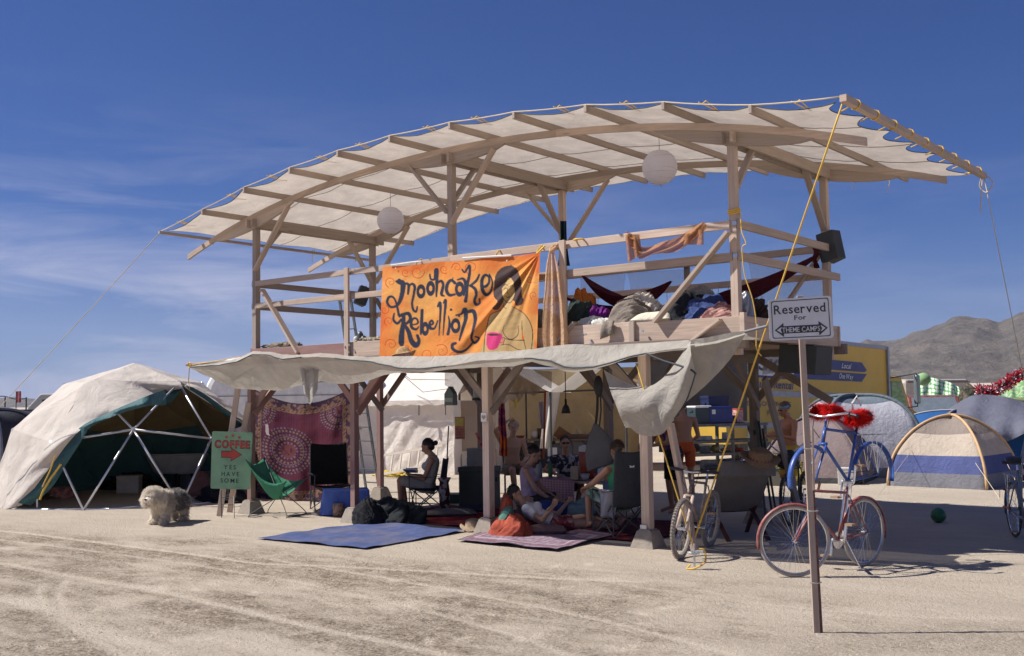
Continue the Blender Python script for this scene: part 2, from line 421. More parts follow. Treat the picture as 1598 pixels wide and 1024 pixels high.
# rough churned band (road) in the foreground: measured across the structure's front line
roadv = np.clip((-gy-2.2+0.9*(fbm(gx*.45, gy*.45, 11)-.5)*2+0.10*(gx-4))/1.1, 0, 1)
roadv = roadv*np.clip(1.35-np.clip((gx-7.0)/4.5, 0, 1)*.95, 0, 1)
rough = roadv*np.clip((fbm(gx*1.3, gy*2.4, 3, 6, .62)-.33)*4.0, 0, 1)*np.clip(.2+1.7*fbm(gx*7, gy*9, 8, 4, .6), 0, 1)*(1-.85*np.clip(tr, 0, 1))
fp = np.zeros_like(gx)
r2 = random.Random(3)
for k in range(60):
    c = at(r2.uniform(60, 1100), r2.uniform(880, 1015)); a = r2.uniform(0, 3.1); ca, sa = math.cos(a), math.sin(a)
    sel = np.where((np.abs(gx-c.x) < .3) & (np.abs(gy-c.y) < .3))[0]
    dx = gx[sel]-c.x; dy = gy[sel]-c.y
    fp[sel] = np.maximum(fp[sel], np.exp(-(((dx*ca+dy*sa)/.13)**4+((-dx*sa+dy*ca)/.05)**4))*r2.uniform(.4, 1))
gz = near*(0.022*(fbm(gx*.35, gy*.35, 1)-.5)*np.clip((-gy-1)/3, 0, 1)+0.008*(fbm(gx*3, gy*3, 2)-.5)*np.clip(roadv+.25, 0, 1)
           + rough*(0.028*(fbm(gx*14, gy*14, 5, 3)-.5))) - near*tr*.008 - near*fp*.006
far_rise = np.clip((rr-700)/5000, 0, 1)*np.clip((np.sin(np.arctan2(gx-O[0], gy-O[1])-YAW)+.05)*4, 0, 1)*62
gz = gz+far_rise
gm = bpy.data.meshes.new('playa_ground'); vid = np.arange(NR*NA).reshape(NR, NA)
q = np.stack([vid[:-1, :], vid[1:, :], np.roll(vid, -1, 1)[1:, :], np.roll(vid, -1, 1)[:-1, :]], -1).reshape(-1, 4)
q = q[:, ::-1]
co = np.stack([gx, gy, gz], 1)
ctr = len(co); co = np.vstack([co, [[O[0], O[1], 0]]])
tri = np.stack([np.roll(vid[0], -1), vid[0], np.full(NA, ctr)], 1)
gm.vertices.add(len(co)); gm.vertices.foreach_set('co', co.ravel().astype(np.float32))
nl = q.size+tri.size; gm.loops.add(nl); gm.loops.foreach_set('vertex_index', np.concatenate([q.ravel(), tri.ravel()]).astype(np.int32))
gm.polygons.add(len(q)+len(tri)); gm.polygons.foreach_set('loop_start', np.concatenate([np.arange(len(q))*4, q.size+np.arange(len(tri))*3]).astype(np.int32))
gm.polygons.foreach_set('use_smooth', np.ones(len(q)+len(tri), bool))
gm.update(); gm.validate()
at_ = gm.attributes.new('wear', 'FLOAT_COLOR', 'POINT')
wc = np.zeros((len(co), 4), np.float32); wc[:ctr, 0] = np.clip(tr, 0, 1); wc[:ctr, 1] = rough; wc[:ctr, 2] = fp; wc[:, 3] = 1
at_.data.foreach_set('color', wc.ravel())
t = NT('playa_dust'); tcn = t.new('ShaderNodeTexCoord'); v = tcn.outputs['Object']; wr = t.new('ShaderNodeAttribute', attribute_name='wear')
sp = t.new('ShaderNodeSeparateColor'); t.link(wr.outputs['Color'], sp.inputs[0])
n1 = t.noise(t.mapping(v, (1, 1.6, 1)), 0.5, 8, 0.6); n2 = t.noise(v, 14, 6, 0.7); n3 = t.noise(v, 60, 4, 0.7); n4 = t.noise(t.mapping(v, (.6, 2.2, 1)), 2.3, 7, 0.68)
base = t.ramp(n1, [(0.3, (0.53, 0.455, 0.365)), (0.7, (0.635, 0.55, 0.445))])
base = t.mix(t.ramp(n4, [(0.45, (0, 0, 0)), (0.72, (.55, .55, .55))]), base, (0.46, 0.385, 0.295))
dark = t.ramp(n2, [(0.32, (0.19, 0.152, 0.11)), (0.66, (0.43, 0.36, 0.275))])
ad = t.new('ShaderNodeMath', operation='MULTIPLY_ADD'); t.link(n4, ad.inputs[0]); ad.inputs[1].default_value = 0.9; ad.inputs[2].default_value = 0.0
mu = t.new('ShaderNodeMath', operation='MULTIPLY'); t.link(sp.outputs[1], mu.inputs[0]); t.link(t.ramp(n4, [(0.3, (0.35,)*3), (0.6, (1, 1, 1))]), mu.inputs[1])
n6 = t.noise(t.mapping(v, (1, 1.5, 1)), 6.5, 9, 0.74, 0.4)
mu2 = t.new('ShaderNodeMath', operation='MULTIPLY'); t.link(mu.outputs[0], mu2.inputs[0]); t.link(t.ramp(n6, [(0.44, (0.12,)*3), (0.54, (1, 1, 1))]), mu2.inputs[1])
c = t.mix(mu2.outputs[0], base, dark)
mf = t.new('ShaderNodeMath', operation='MAXIMUM'); t.link(sp.outputs[0], mf.inputs[0]); t.link(sp.outputs[2], mf.inputs[1])
mf2 = t.new('ShaderNodeMath', operation='MULTIPLY'); t.link(mf.outputs[0], mf2.inputs[0]); t.link(t.ramp(n2, [(0.3, (.5,)*3), (0.6, (1,)*3)]), mf2.inputs[1])
c = t.mix(mf2.outputs[0], c, (0.74, 0.65, 0.53))
n5 = t.noise(v, 33, 5, 0.8)
rf = t.new('ShaderNodeMath', operation='MULTIPLY_ADD'); t.link(sp.outputs[1], rf.inputs[0]); rf.inputs[1].default_value = 0.9; rf.inputs[2].default_value = 0.22
gr = t.new('ShaderNodeMath', operation='MULTIPLY'); t.link(rf.outputs[0], gr.inputs[0]); t.link(t.ramp(n5, [(0.42, (1, 1, 1)), (0.56, (0, 0, 0))]), gr.inputs[1])
c = t.mix(gr.outputs[0], c, t.mix(1.0, c, (0.50, 0.46, 0.42), 'MULTIPLY'))
c = t.mix(t.ramp(n3, [(0.35, (0.6, 0.6, 0.6)), (0.5, (0, 0, 0))]), c, t.mix(1.0, c, (0.62, 0.58, 0.54), 'MULTIPLY'))
t.link(c, t.b.inputs['Base Color']); t.b.inputs['Roughness'].default_value = 0.95; t.b.inputs['Specular IOR Level'].default_value = 0.15
hh = t.new('ShaderNodeMath', operation='ADD'); t.link(n2, hh.inputs[0]); t.link(n5, hh.inputs[1])
bp = t.new('ShaderNodeBump'); bp.inputs['Distance'].default_value = 0.04; bp.inputs['Strength'].default_value = 0.8
t.link(hh.outputs[0], bp.inputs['Height']); t.link(bp.outputs[0], t.b.inputs['Normal'])
gm.materials.append(t.m)
go = bpy.data.objects.new('playa_ground', gm); COL.objects.link(go); tag(go, kind='structure')
# pebbles and clods of crust on the churned ground
m = MB()
for k in range(1500):
    u = r2.uniform(-20, 1620); vv = 860+164*r2.random()**.8
    p = at(u, vv)
    if r2.random() > (1.0 if u < 900 else .25): continue
    s = r2.uniform(.003, .009)
    m.add([(p.x+s*r2.uniform(.6, 1.3)*math.cos(a+k), p.y+s*r2.uniform(.6, 1.3)*math.sin(a+k), -.004) for a in (0, 1.6, 3.1, 4.7)]+[(p.x, p.y, s*.8+.003)], [(0, 1, 4), (1, 2, 4), (2, 3, 4), (3, 0, 4)])
tag(m.build('dust_clod', m_plain('clod', (0.46, 0.39, 0.31), 0.95)), 'small clods of dried crust scattered over the churned foreground', 'ground debris', kind='stuff')

# ================================================================== mountains (right) and the far low range (left)
def mountains(name, d0, d1, prof, nA, nD, mat, seed, amp, xs):
    verts = []; faces = []
    us = np.linspace(xs[0], xs[1], nA)
    px = [p[0] for p in prof]; py = [p[1] for p in prof]
    for j in range(nD+1):
        t_ = j/nD; dd = d0+(d1-d0)*t_
        for i, u in enumerate(us):
            top = float(np.interp(u, px, py)); hor = 635.8-0.01495*u
            H = (hor-top)/F_PX*d1*0.93
            r = _ray(u, 512); r = r/np.linalg.norm(r[:2])
            x = O[0]+r[0]*dd; y = O[1]+r[1]*dd
            e = t_**1.35
            n_ = mnoise.hetero_terrain(Vector((x/260+seed, y/260, 0)), 0.85, 2.1, 7, 0.7)
            rg = 1-abs(mnoise.noise(Vector((x/170+seed, y/330, 3))))*2
            z = H*e*(1.0+(1-t_)*(0.30*rg+amp*(n_-0.9)))
            z += 9.0*min(1, t_*6)*mnoise.fractal(Vector((x/60, y/60, 1)), 1, 2, 5)
            if t_ < 0.02: z = -3
            verts.append((x, y, max(z, -3)))
    n = nA
    for j in range(nD):
        for i in range(nA-1): faces.append((j*n+i, j*n+i+1, (j+1)*n+i+1, (j+1)*n+i))
    o = len(verts)
    m = MB(); m.add(verts, faces); ob = m.build(name, mat, smooth=True); return tag(ob, kind='structure')
t = NT('desert_mountain'); tcn = t.new('ShaderNodeTexCoord'); v = tcn.outputs['Object']
geo = t.new('ShaderNodeNewGeometry')
a1 = t.noise(v, 0.012, 8, 0.65); a2 = t.noise(v, 0.10, 6, 0.7)
vv_ = t.new('ShaderNodeTexVoronoi'); vv_.inputs['Scale'].default_value = 0.09; t.link(v, vv_.inputs['Vector'])
c = t.ramp(a1, [(0.32, (0.085, 0.075, 0.066)), (0.5, (0.16, 0.135, 0.115)), (0.68, (0.25, 0.20, 0.16))])
c = t.mix(t.ramp(a2, [(0.45, (0, 0, 0)), (0.6, (.6, .6, .6))]), c, (0.08, 0.075, 0.066))
c = t.mix(t.ramp(vv_.outputs['Distance'], [(0.22, (.6, .6, .6)), (0.4, (0, 0, 0))]), c, (0.085, 0.08, 0.065))
t.link(c, t.b.inputs['Base Color']); t.b.inputs['Roughness'].default_value = 1
t.bump(a2, 1.0, 14.0)
MTN = t.m
mountains('mountain_range', 2250, 4200, [(900, 588), (1100, 566), (1230, 556), (1300, 545), (1330, 540), (1352, 528), (1375, 531), (1405, 527), (1440, 513), (1462, 508), (1482, 499), (1500, 494), (1518, 496), (1542, 499), (1560, 505), (1580, 497), (1605, 488), (1700, 470), (1900, 500), (2200, 540)], 420, 110, MTN, 3.0, 0.30, (850, 2250))
mountains('far_hills', 5200, 6600, [(-700, 600), (-200, 612), (-20, 624), (30, 619), (60, 623), (100, 616), (150, 624), (220, 632), (300, 634)], 120, 14, MTN, 9.0, 0.2, (-700, 320))

# ================================================================== air
t = NT('desert_haze'); t.n.remove(t.b)
pv = t.new('ShaderNodeVolumePrincipled'); pv.inputs['Color'].default_value = (0.80, 0.86, 1.0, 1); pv.inputs['Density'].default_value = 0.00004
pv.inputs['Anisotropy'].default_value = 0.2
t.link(pv.outputs[0], t.out.inputs['Volume'])
m = MB(); m.box((0, 0, 322.5), (17000, 17000, 655)); hz = m.build('haze', t.m); tag(hz, kind='stuff')
# ================================================================== the two-storey platform with its arched roof
WD = 2.75; FX = (0.0, 4.4, 8.81); PT = 0.095
tower = thing('shade_platform', 'two-storey weathered timber platform with braced posts and an arched cloth roof', 'platform', (4.4, 1.35, 0))
TW = tower
def part(name, mat, *args, bevel=0.004, **k):
    m = MB(); m.beam(*args, **k); return m.build(name, mat, TW, bevel=bevel)
def ZB(x): return 5.415 - 0.0205*(x-4.42)**2 - 0.00009*abs(x-4.42)**4      # underside of the purlins, an arc
TOPZ = {0.0: ZB(0)-.22, 4.4: ZB(4.4)-.24, 8.81: ZB(8.81)-.22}
# upper posts
for x in FX:
    for y in (0, WD-.06): part('upper_post', W_GREY if x == 0 else W_NEW, (x, y, 2.28), (x, y, TOPZ[x]), PT, PT, (0, 1, 0))
# lower posts in concrete piers
LX = (0.0, 2.47, 5.10, 7.60)
for i, x in enumerate(LX):
    big = 0.113 if i > 1 else 0.095
    for y in (-0.10, 2.86):
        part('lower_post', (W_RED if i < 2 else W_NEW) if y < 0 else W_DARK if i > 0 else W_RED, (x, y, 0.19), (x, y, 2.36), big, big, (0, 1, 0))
        m = MB(); m.box((x, y, 0.10), (.33, .33, .21), 0.0, 0.60); m.box((x, y, .212), (.15, .19, .02)); m.build('concrete_pier', CONC, TW, bevel=.008)
for x, z in ((7.6, .24),):
    m = MB(); m.box((x-.02, -.173, z), (.09, .004, .06)); m.build('metal_strap', STEEL, TW)
# headers, joists
for y in (-0.10, 2.86):
    for a, b in ((-.15, 4.3), (4.3, 8.98)):
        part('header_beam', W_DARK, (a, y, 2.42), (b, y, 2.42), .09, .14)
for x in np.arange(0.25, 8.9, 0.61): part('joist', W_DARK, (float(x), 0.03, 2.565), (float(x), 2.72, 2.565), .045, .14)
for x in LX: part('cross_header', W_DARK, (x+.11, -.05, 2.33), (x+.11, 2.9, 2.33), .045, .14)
# knee braces of the lower storey
def kb(x, y, dx, dy, L=.62, mat=None, z=2.33): part('knee_brace', mat or W_DARK, (x, y, z-L), (x+dx*L, y+dy*L, z), .045, .10)
for i, x in enumerate(LX):
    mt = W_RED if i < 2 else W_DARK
    for y in (-.10, 2.86):
        kb(x, y+.055, 1, 0, .60, mt)
        if i > 0: kb(x, y+.055, -1, 0, .60, mt)
    kb(x+.07, -.10, 0, 1, .7, mt); kb(x+.07, 2.86, 0, -1, .7, W_DARK)
kb(8.75, 2.86, -1.7, 0, .62, W_DARK)
# fascia boards and the deck
for y in (-.066, WD+.03):
    part('fascia_board', W_RED, (-.05, y, 2.58), (2.30, y, 2.58), .038, .255)
    part('fascia_board', W_NEW, (2.32, y, 2.58), (5.18, y, 2.58), .038, .265)
    part('fascia_board', W_NEW, (5.18, y-.002, 2.60), (7.42, y-.002, 2.60), .040, .275)
    part('fascia_board', W_NEW, (7.46, y, 2.59), (8.93, y, 2.59), .038, .27)
for x in (-.075, 8.89): part('fascia_board', W_NEW if x > 1 else W_RED, (x, -.045, 2.59), (x, WD+.01, 2.59), .038, .275)
part('fascia_board', W_NEW, (8.93, -.12, 2.63), (8.93, -.04, 2.63), .06, .26)
m0 = None
for k in range(62):
    x = 0.02+k*.1435
    if m0 is None:
        m = MB(); m.box((0, 0, 0), (.138, 2.74, .032)); m0 = m.build('deck_board', W_PLY, TW); m0.location = (x-4.4, 1.36-1.35, 2.655)
        # vertices were shifted by the builder: put them back round the board's own centre
        m0.data.transform(Matrix.Translation((4.4, 1.35, 0)))
    else:
        o = m0.copy(); COL.objects.link(o); o.parent = TW; o.location = (x-4.4, 1.36-1.35, 2.655+rnd.uniform(-.003, .003))
# joint block, diagonal face boards and bolts on the fascia
part('joint_block', W_GREY, (7.44, -.105, 2.47), (7.44, -.105, 2.74), .075, .04, (0, 1, 0))
part('joint_block', W_RED, (2.31, -.10, 2.45), (2.31, -.10, 2.70), .11, .035, (0, 1, 0))
part('face_brace', W_GREY, aty(862, 545, -.11), aty(898, 503, -.11), .03, .12, (0, 1, 0))
part('face_brace', W_NEW, aty(1068, 543, -.11), aty(1126, 499, -.11), .03, .13, (0, 1, 0))
def bolt(p, d=(0, -1, 0), r=.016):
    m = MB(); p = Vector(p); d = Vector(d); m.tube([p, p+d*.02], r, 8); m.build('bolt', STEEL, TW)
for u, v in ((914.5, 522), (923.5, 535.5), (1003.5, 516.5), (1108, 513), (845, 531), (539, 541), (545.6, 538.5), (545, 550), (1183, 508), (554, 548)): bolt(aty(u, v, -.127))
for x, z in ((-.06, 3.80), (-.06, 3.42)):
    m = MB(); m.box((x, -.02, z), (.03, .05, .045)); m.build('metal_strap', STEEL, TW)
for z in (3.80, 3.42):
    m = MB(); m.box((8.835, -.055, z+.01), (.055, .012, .045)); m.box((8.865, -.03, z+.01), (.006, .05, .045)); m.build('metal_strap', STEEL, TW)
# hand rails
RZ1, RZ2 = 3.795, 3.42
for y, o in ((-.05, 0), (WD, -.02)):
    part('rail', W_NEW, (.045, y, RZ1), (4.42, y, RZ1+o), .038, .088)
    part('rail', W_NEW, (4.42, y-.002, RZ1+.004+o), (8.78, y-.002, RZ1+.004), .038, .10)
    part('rail', W_NEW, (.045, y, RZ2), (4.42, y, RZ2), .038, .088)
    part('rail', W_NEW, (4.42, y-.002, RZ2+.003), (8.80, y-.002, RZ2+.003), .038, .095)
for x in (-.05, 8.88):
    part('rail', W_NEW if x > 1 else W_DARK, (x, -.04, RZ1), (x, WD+(.03 if x > 1 else 0), RZ1-(.01)), .038, .10)
    part('rail', W_NEW if x > 1 else W_DARK, (x, -.04, RZ2), (x, WD+(.20 if x > 1 else .1), RZ2-.01), .038, .10)
# railing posts
for u in (541.5, 879.5):
    p = aty(u, 470, -.11); part('railing_post', W_NEW, (p.x, -.115, 2.46), (p.x, -.115, RZ1+.06), .09, .04, (0, 1, 0))
for x in (2.2, 6.6): part('railing_post', W_DARK, (x, WD+.05, 2.46), (x, WD+.05, RZ1+.04), .09, .04, (0, 1, 0))
# railing braces
for a, b, y in (((1137, 362), (1022, 503), -.13), ((409, 452), (466, 551), -.09)): part('railing_brace', W_NEW, aty(*a, y), aty(*b, y), .04, .105, (0, 1, 0))
part('railing_brace', W_NEW, (8.72, WD-.05, 3.72), (7.95, WD-.05, 2.75), .038, .09, (0, 1, 0))
part('railing_brace', W_DARK, (.08, WD-.05, 3.72), (.80, WD-.05, 2.75), .038, .09, (0, 1, 0))
# curved beams (three laminated lengths each) and their lens-shaped bolsters
def curved(xa, xb, y, hgt, th, zo=0.0, n=14):
    P = []
    for i in range(n+1): x = xa+(xb-xa)*i/n; P.append((x, y, ZB(x)+zo))
    for i in range(n, -1, -1): x = xa+(xb-xa)*i/n; P.append((x, y, ZB(x)+zo-hgt))
    return P
for y in (-.06, WD-.03):
    for xa, xb in ((-1.86, 2.1), (2.1, 6.3), (6.3, 10.42)):
        m = MB(); m.prism(curved(xa, xb, y, .092, .04), (0, .04, 0)); m.build('curved_beam', W_NEW if y < 0 else W_GREY, TW)
    for xc in FX:
        n = 12; P = []
        L = 1.02
        for i in range(n+1): x = xc-L+2*L*i/n; P.append((x, y-.004, ZB(x)-.094))
        for i in range(n, -1, -1):
            x = xc-L+2*L*i/n; k = max(0.0, 1-((x-xc)/L)**2); P.append((x, y-.004, ZB(x)-.10-.155*k**.75))
        m = MB(); m.prism(P, (0, .045, 0)); m.build('bolster', W_GREY, TW)
# cross beams between front and back posts
for x in FX:
    for dx in (-.07, .07): part('cross_beam', W_GREY, (x+dx, -.16, ZB(x)-.17), (x+dx, WD+.16, ZB(x)-.17), .038, .14)
# braces up to the roof
def rb(x, y, dx, dy, dz=.88, dl=.62, mat=None):
    z1 = ZB(x+dx*dl)-.15; part('roof_brace', mat or W_GREY, (x, y, z1-dz), (x+dx*dl, y+dy*dl, z1), .04, .09, (0, 1, 0) if dx else (1, 0, 0))
for y, yo in ((0, .05), (WD-.06, -.05)):
    rb(.03, y-yo*1.1, 1, 0, .98, .85, W_NEW)
    rb(4.35, y-yo*.9, -1, 0, .78, .72); rb(4.45, y-yo*1.4, 1, 0, .95, .80, W_NEW)
for x in FX:
    rb(x+.0, .03, 0, 1, .62, .55); rb(x+.0, WD-.09, 0, -1, .80, .62)
# purlins
PX = [-.333, .758, 1.863, 2.935, 4.0, 5.121, 6.212, 7.314, 8.386, 9.46]
Y0, Y1 = -.80, 4.10
for x in PX: part('purlin', W_GREY, (x, Y0-.05, ZB(x)+.045), (x, Y1+.05, ZB(x)+.045), .04, .09)
ZL, ZR = 4.735, 4.80
part('edge_pole', W_GREY, (-1.50, Y0-.08, ZL), (-1.50, Y1+.1, ZL-.02), .05, .05)
part('edge_pole', W_NEW, (10.50, Y0-.08, ZR), (10.50, Y1+.08, ZR-.02), .075, .075)
# the cloth, laced between the poles: sags between purlins, scalloped at its ends
xsup = [-1.44]+PX+[10.44]
def zroof(x):
    for a, b in zip(xsup[:-1], xsup[1:]):
        if a <= x <= b:
            t_ = (x-a)/(b-a); za = (ZL+.03 if a < -1 else ZB(a)+.093); zb_ = (ZR-.0 if b > 10 else ZB(b)+.093)
            return za*(1-t_)+zb_*t_-.06*t_*(1-t_)
    return ZL
def fcloth(a, b):
    xe0 = -1.40+.07*abs(math.sin(b*math.pi*4)); xe1 = 10.42-.24*abs(math.sin(b*math.pi*6.0+.1))**.75
    x = xe0+(xe1-xe0)*a
    i = np.searchsorted(xsup, x); i = min(max(i, 1), len(xsup)-1); tt = (x-xsup[i-1])/(xsup[i]-xsup[i-1])
    ye0 = -.80+.045*4*tt*(1-tt)+.05*nz3(x*2.0, 1); ye1 = 4.06-.04*4*tt*(1-tt)
    y = ye0+(ye1-ye0)*b
    z = zroof(x)
    ed = max(0, (b-.93)/.07)*.02+max(0, (.06-b)/.06)*.05
    return (x, y, z+.012*nz3(x*2.2, y*1.1)+.006*nz3(x*7, y*5)-ed*4*tt*(1-tt)-(.02*math.sin(b*math.pi)*4*tt*(1-tt)))
m = MB(); m.sheet(fcloth, 240, 60); roof = m.build('roof_cloth', ROOFCL, TW, smooth=True)
for bb in (.25, .5, .75): m = MB(); m.tube([Vector(fcloth(i/160, bb))-Vector((0, 0, .003)) for i in range(161)], .006, 4); m.build('seam', m_plain('seam_tan', (.30, .26, .22), .9), TW)
m = MB()
for bb in (0.0, 1.0): m.tube([Vector(fcloth(i/200, bb))+Vector((0, 0, .004)) for i in range(201)], .007, 5)
for aa in (0.0, 1.0): m.tube([Vector(fcloth(aa, i/80))+Vector((0, 0, .004)) for i in range(81)], .006, 5)
m.build('cloth_hem', HEM, TW, smooth=True)
# edge lines and lashings
for y in (Y0-.03, Y1+.02):
    pts = []
    last = Vector((-1.5, y, ZL+.03))
    for x in PX+[10.5]:
        z = ZB(x)+.093 if x < 10 else ZR+.03; nx_ = Vector((x, y, z)); pts += sagline(last, nx_, .012, 4)[:-1]; last = nx_
    pts.append(last); m = MB(); m.tube(pts, .009, 5); m.build('edge_rope', WROPE, TW, smooth=True)
lash = []
for i in range(1, len(xsup)):
    xm = (xsup[i-1]+xsup[i])/2+rnd.uniform(-.15, .15); zl = zroof(xm)+.035
    for y, yc in ((Y0-.03, -.48), (Y1+.02, 4.0)):
        m = MB(); m.tube([(xm-.04, y, zl), (xm, (y+yc)/2, zl-.03), (xm+.02, yc, zroof(xm)), (xm+.05, y, zl), (xm, y, zl-.03)], .008, 4); m.build('lashing', YROPE, TW)
for k in range(9):
    y = Y0+.25+k*.55; m = MB(); zz = ZR
    c = [(10.5+.055*math.cos(a), y+.01*math.sin(2*a), zz+.055*math.sin(a)) for a in np.linspace(0, 6.28, 9)]
    m.tube(c, .009, 4); m.tube([(10.45, y, zz), (10.36, y+.1, zz+.0), (10.30, y+.12, zz-.01)], .008, 4); m.build('lashing', YROPE, TW)
for k in range(4):
    y = .2+k*1.15; m = MB(); m.tube([(-1.5, y, ZL-.03), (-1.5, y+.03, ZL+.03), (-1.45, y+.04, ZL+.03), (-1.5, y+.02, ZL-.10), (-1.49, y+.01, ZL-.2 if k == 2 else ZL-.05)], .009, 4); m.build('lashing', YROPE, TW)
for x, y in ((6.9, Y1), (8.7, Y1), (9.2, Y1+.02)):
    m = MB(); m.tube([(x, y, zroof(x)+.02), (x+.02, y, zroof(x)-.12), (x-.03, y, zroof(x)-.26)], .005, 4); m.build('lashing', WROPE, TW)
# a yellow tie round the right-hand corner post, its tail hanging down
m = MB()
for k in range(3): m.tube([(8.81+.07*math.cos(a), .07*math.sin(a), 3.93+.02*k+.01*math.cos(2*a)) for a in np.linspace(0, 6.28, 13)], .010, 5)
m.tube(catmull([(8.87, -.06, 3.95), (8.93, -.08, 3.90), (8.95, -.10, 3.70), (9.0, -.10, 3.55), (8.95, -.1, 3.5), (8.97, -.1, 3.2), (9.06, -.1, 2.9), (9.1, -.1, 2.6), (9.09, -.1, 2.35), (9.15, -.1, 2.25)], 6), .007, 5)
m.build('rope_tie', YROPE, TW, smooth=True)
m = MB(); m.tube([(6.66+.07*math.cos(a), -.10+.05*math.sin(a), 3.84) for a in np.linspace(0, 6.28, 13)], .012, 5); m.build('rope_tie', YROPE, TW)
# long leaning struts
strut = [aty(1190, 600, 2.2), aty(1243, 812, 3.3)]
o = MB().beam(aty(1193, 590, 2.3), at(1252, 815), .045, .13, (0, 1, 0)).build('leaning_plank', W_DARK, bevel=.004); tag(o, 'long dark plank leaning against the platform behind the red bicycle', 'plank')
o = MB().beam(aty(1046, 662, -.55), at(1085, 862), .055, .10, (0, 1, 0)).build('leaning_post', W_NEW, bevel=.004); tag(o, 'pale timber propped behind the mountain bike beside the corner post', 'timber')
# guy ropes and their stake
tag(rope('guy_rope', sagline((10.5, Y0-.05, ZR), at(1083, 862)+Vector((0, 0, .13)), .0, 8), .011, YROPE, 'yellow guy rope slanting from the roof corner down to the steel stake'), group=None)
rope('guy_rope', sagline((8.12, -1.12, 2.19), at(1084, 872)+Vector((0, 0, .1)), 0, 6), .009, YROPE, 'yellow guy rope hanging upright from the awning to the steel stake')
rope('guy_rope', sagline((-1.52, Y0-.05, ZL), (-6.0, -2.6, 0.5), .03, 10)+[Vector((-8.2, -3.5, -.2))], .007, WROPE, 'thin guy rope from the left end of the roof down over the dome')
rope('guy_rope', sagline((10.5, Y1+.05, ZR), (10.93, 5.2, 0), .0, 10), .006, WROPE, 'thin rope hanging from the right roof tip down to the ground')
m = MB(); m.tube(catmull([(10.5, Y1+.02, ZR), (10.43, Y1+.1, ZR-.15), (10.52, Y1+.1, ZR-.25), (10.6, Y1+.1, ZR-.12), (10.5, Y1+.05, ZR-.02), (10.46, Y1+.05, ZR-.3), (10.42, Y1+.1, ZR-.52)], 6), .008, 5)
tag(m.build('rope_coil', WROPE, smooth=True), 'loose loop of rope dangling from the right roof tip', 'rope')
sk = at(1084, 889); m = MB(); m.tube([sk-Vector((0, 0, .1)), sk+Vector((0, 0, .27))], .013, 6)
stake = thing('ground_stake', 'steel stake in the dust with yellow guy ropes tied to it', 'stake', sk); m.build('stake_rod', STEEL, stake)
m = MB(); m.tube([(sk.x+.05*math.cos(a), sk.y+.05*math.sin(a), .17+.01*math.cos(3*a)) for a in np.linspace(0, 6.28, 9)], .012, 5); m.tube([sk+Vector((-.03, 0, .19)), sk+Vector((.10, .02, .19))], .016, 6); m.build('clamp', STEEL, stake)
m = MB(); m.tube(catmull([sk+Vector((0, 0, .2)), sk+Vector((.07, .08, .2)), sk+Vector((.09, .06, .08)), sk+Vector((.02, -.02, .02)), sk+Vector((-.06, -.05, .01)), sk+Vector((-.04, -.02, .05))], 5), .010, 5); m.build('rope_tail', YROPE, stake)
# paper lanterns
def lantern(u, v, y, rad, lab):
    c = aty(u, v, y); L = thing('paper_lantern', lab, 'lantern', c, 'white paper lanterns under the roof')
    prof = []
    for i in range(53):
        ph = math.pi*(0.06+0.88*i/52); rr_ = rad*math.sin(ph)*(1+.018*abs(math.sin(i*math.pi/4))); prof.append((rr_, rad*math.cos(ph)))
    m = MB(); m.lathe(c, prof[::-1], 28, Matrix.Rotation(.15, 3, 'X')); m.build('paper_shade', m_cloth('lantern_paper', (0.86, 0.84, 0.90), trans=.35, fold=.3, var=.04), L, smooth=True)
    m = MB()
    for k in range(12):
        ph = math.pi*(.12+.76*k/11); r_ = rad*math.sin(ph)*1.005; tl = .10*math.sin(k*1.7)
        m.tube([(c.x+r_*math.cos(a), c.y+r_*math.sin(a), c.z+rad*math.cos(ph)+tl*r_*math.cos(a+k)) for a in np.linspace(0, 6.283, 25)[:-1]], .003, 4, closed=True)
    m.build('wire_rib', m_plain('rib_white', (.66, .63, .66), .7), L)
    m = MB(); m.tube([c+Vector((0, 0, rad*.98)), Vector((c.x, c.y, ZB(c.x)+.05))], .004, 4); m.build('cord', DGREY, L)
    m = MB(); m.tube([c+Vector((0, 0, -rad*.98)), c+Vector((.02, 0, -rad*1.12))], .004, 4); m.build('pull_thread', DGREY, L)
lantern(609.5, 344, 1.4, .225, 'smaller-looking white paper lantern hanging under the left bay of the roof')
lantern(1029.5, 261.5, 1.15, .235, 'white paper lantern hanging under the right bay of the roof')
# loudspeakers
def speaker(c, size, rz, lab, tilt=0.0, name='loudspeaker', mat=DGREY):
    s = thing(name, lab, 'loudspeaker', c, world_verts=False); s.rotation_euler = (tilt, 0, rz)
    w, d, h = size
    P = [(-w/2, -d/2, -h/2), (w/2, -d/2, -h/2), (w*.34, d/2, -h/2), (-w*.34, d/2, -h/2)]
    m = MB(); m.prism(P, (0, 0, h)); m.build('cabinet', mat, s, bevel=.008)
    m = MB(); m.box((0, -d/2-.006, 0), (w*.9, .012, h*.92)); m.build('grille', BLACK, s, bevel=.004)
    m = MB(); m.box((0, 0, h/2+.008), (w*.4, .03, .016)); m.build('handle', BLACK, s)
SPK = m_plain('speaker_charcoal', (0.035, 0.04, 0.042), 0.6)
speaker(aty(1298, 385, WD-.05), (.27, .24, .40), D2R(-105), 'dark loudspeaker strapped to the right rear post above the deck', D2R(12), mat=SPK)
speaker(aty(565, 462, WD+.1), (.24, .2, .36), D2R(150), 'black loudspeaker hung on the left rear rail', D2R(22), mat=SPK)
speaker(aty(518, 578, .75), (.40, .30, .36), D2R(30), 'black loudspeaker hanging under the left end of the deck', D2R(8), mat=BLACK)
speaker(Vector((8.83, 1.9, 2.26)), (.55, .5, .36), D2R(-100), 'big grey loudspeaker under the right edge of the deck', D2R(-6), mat=SPK)
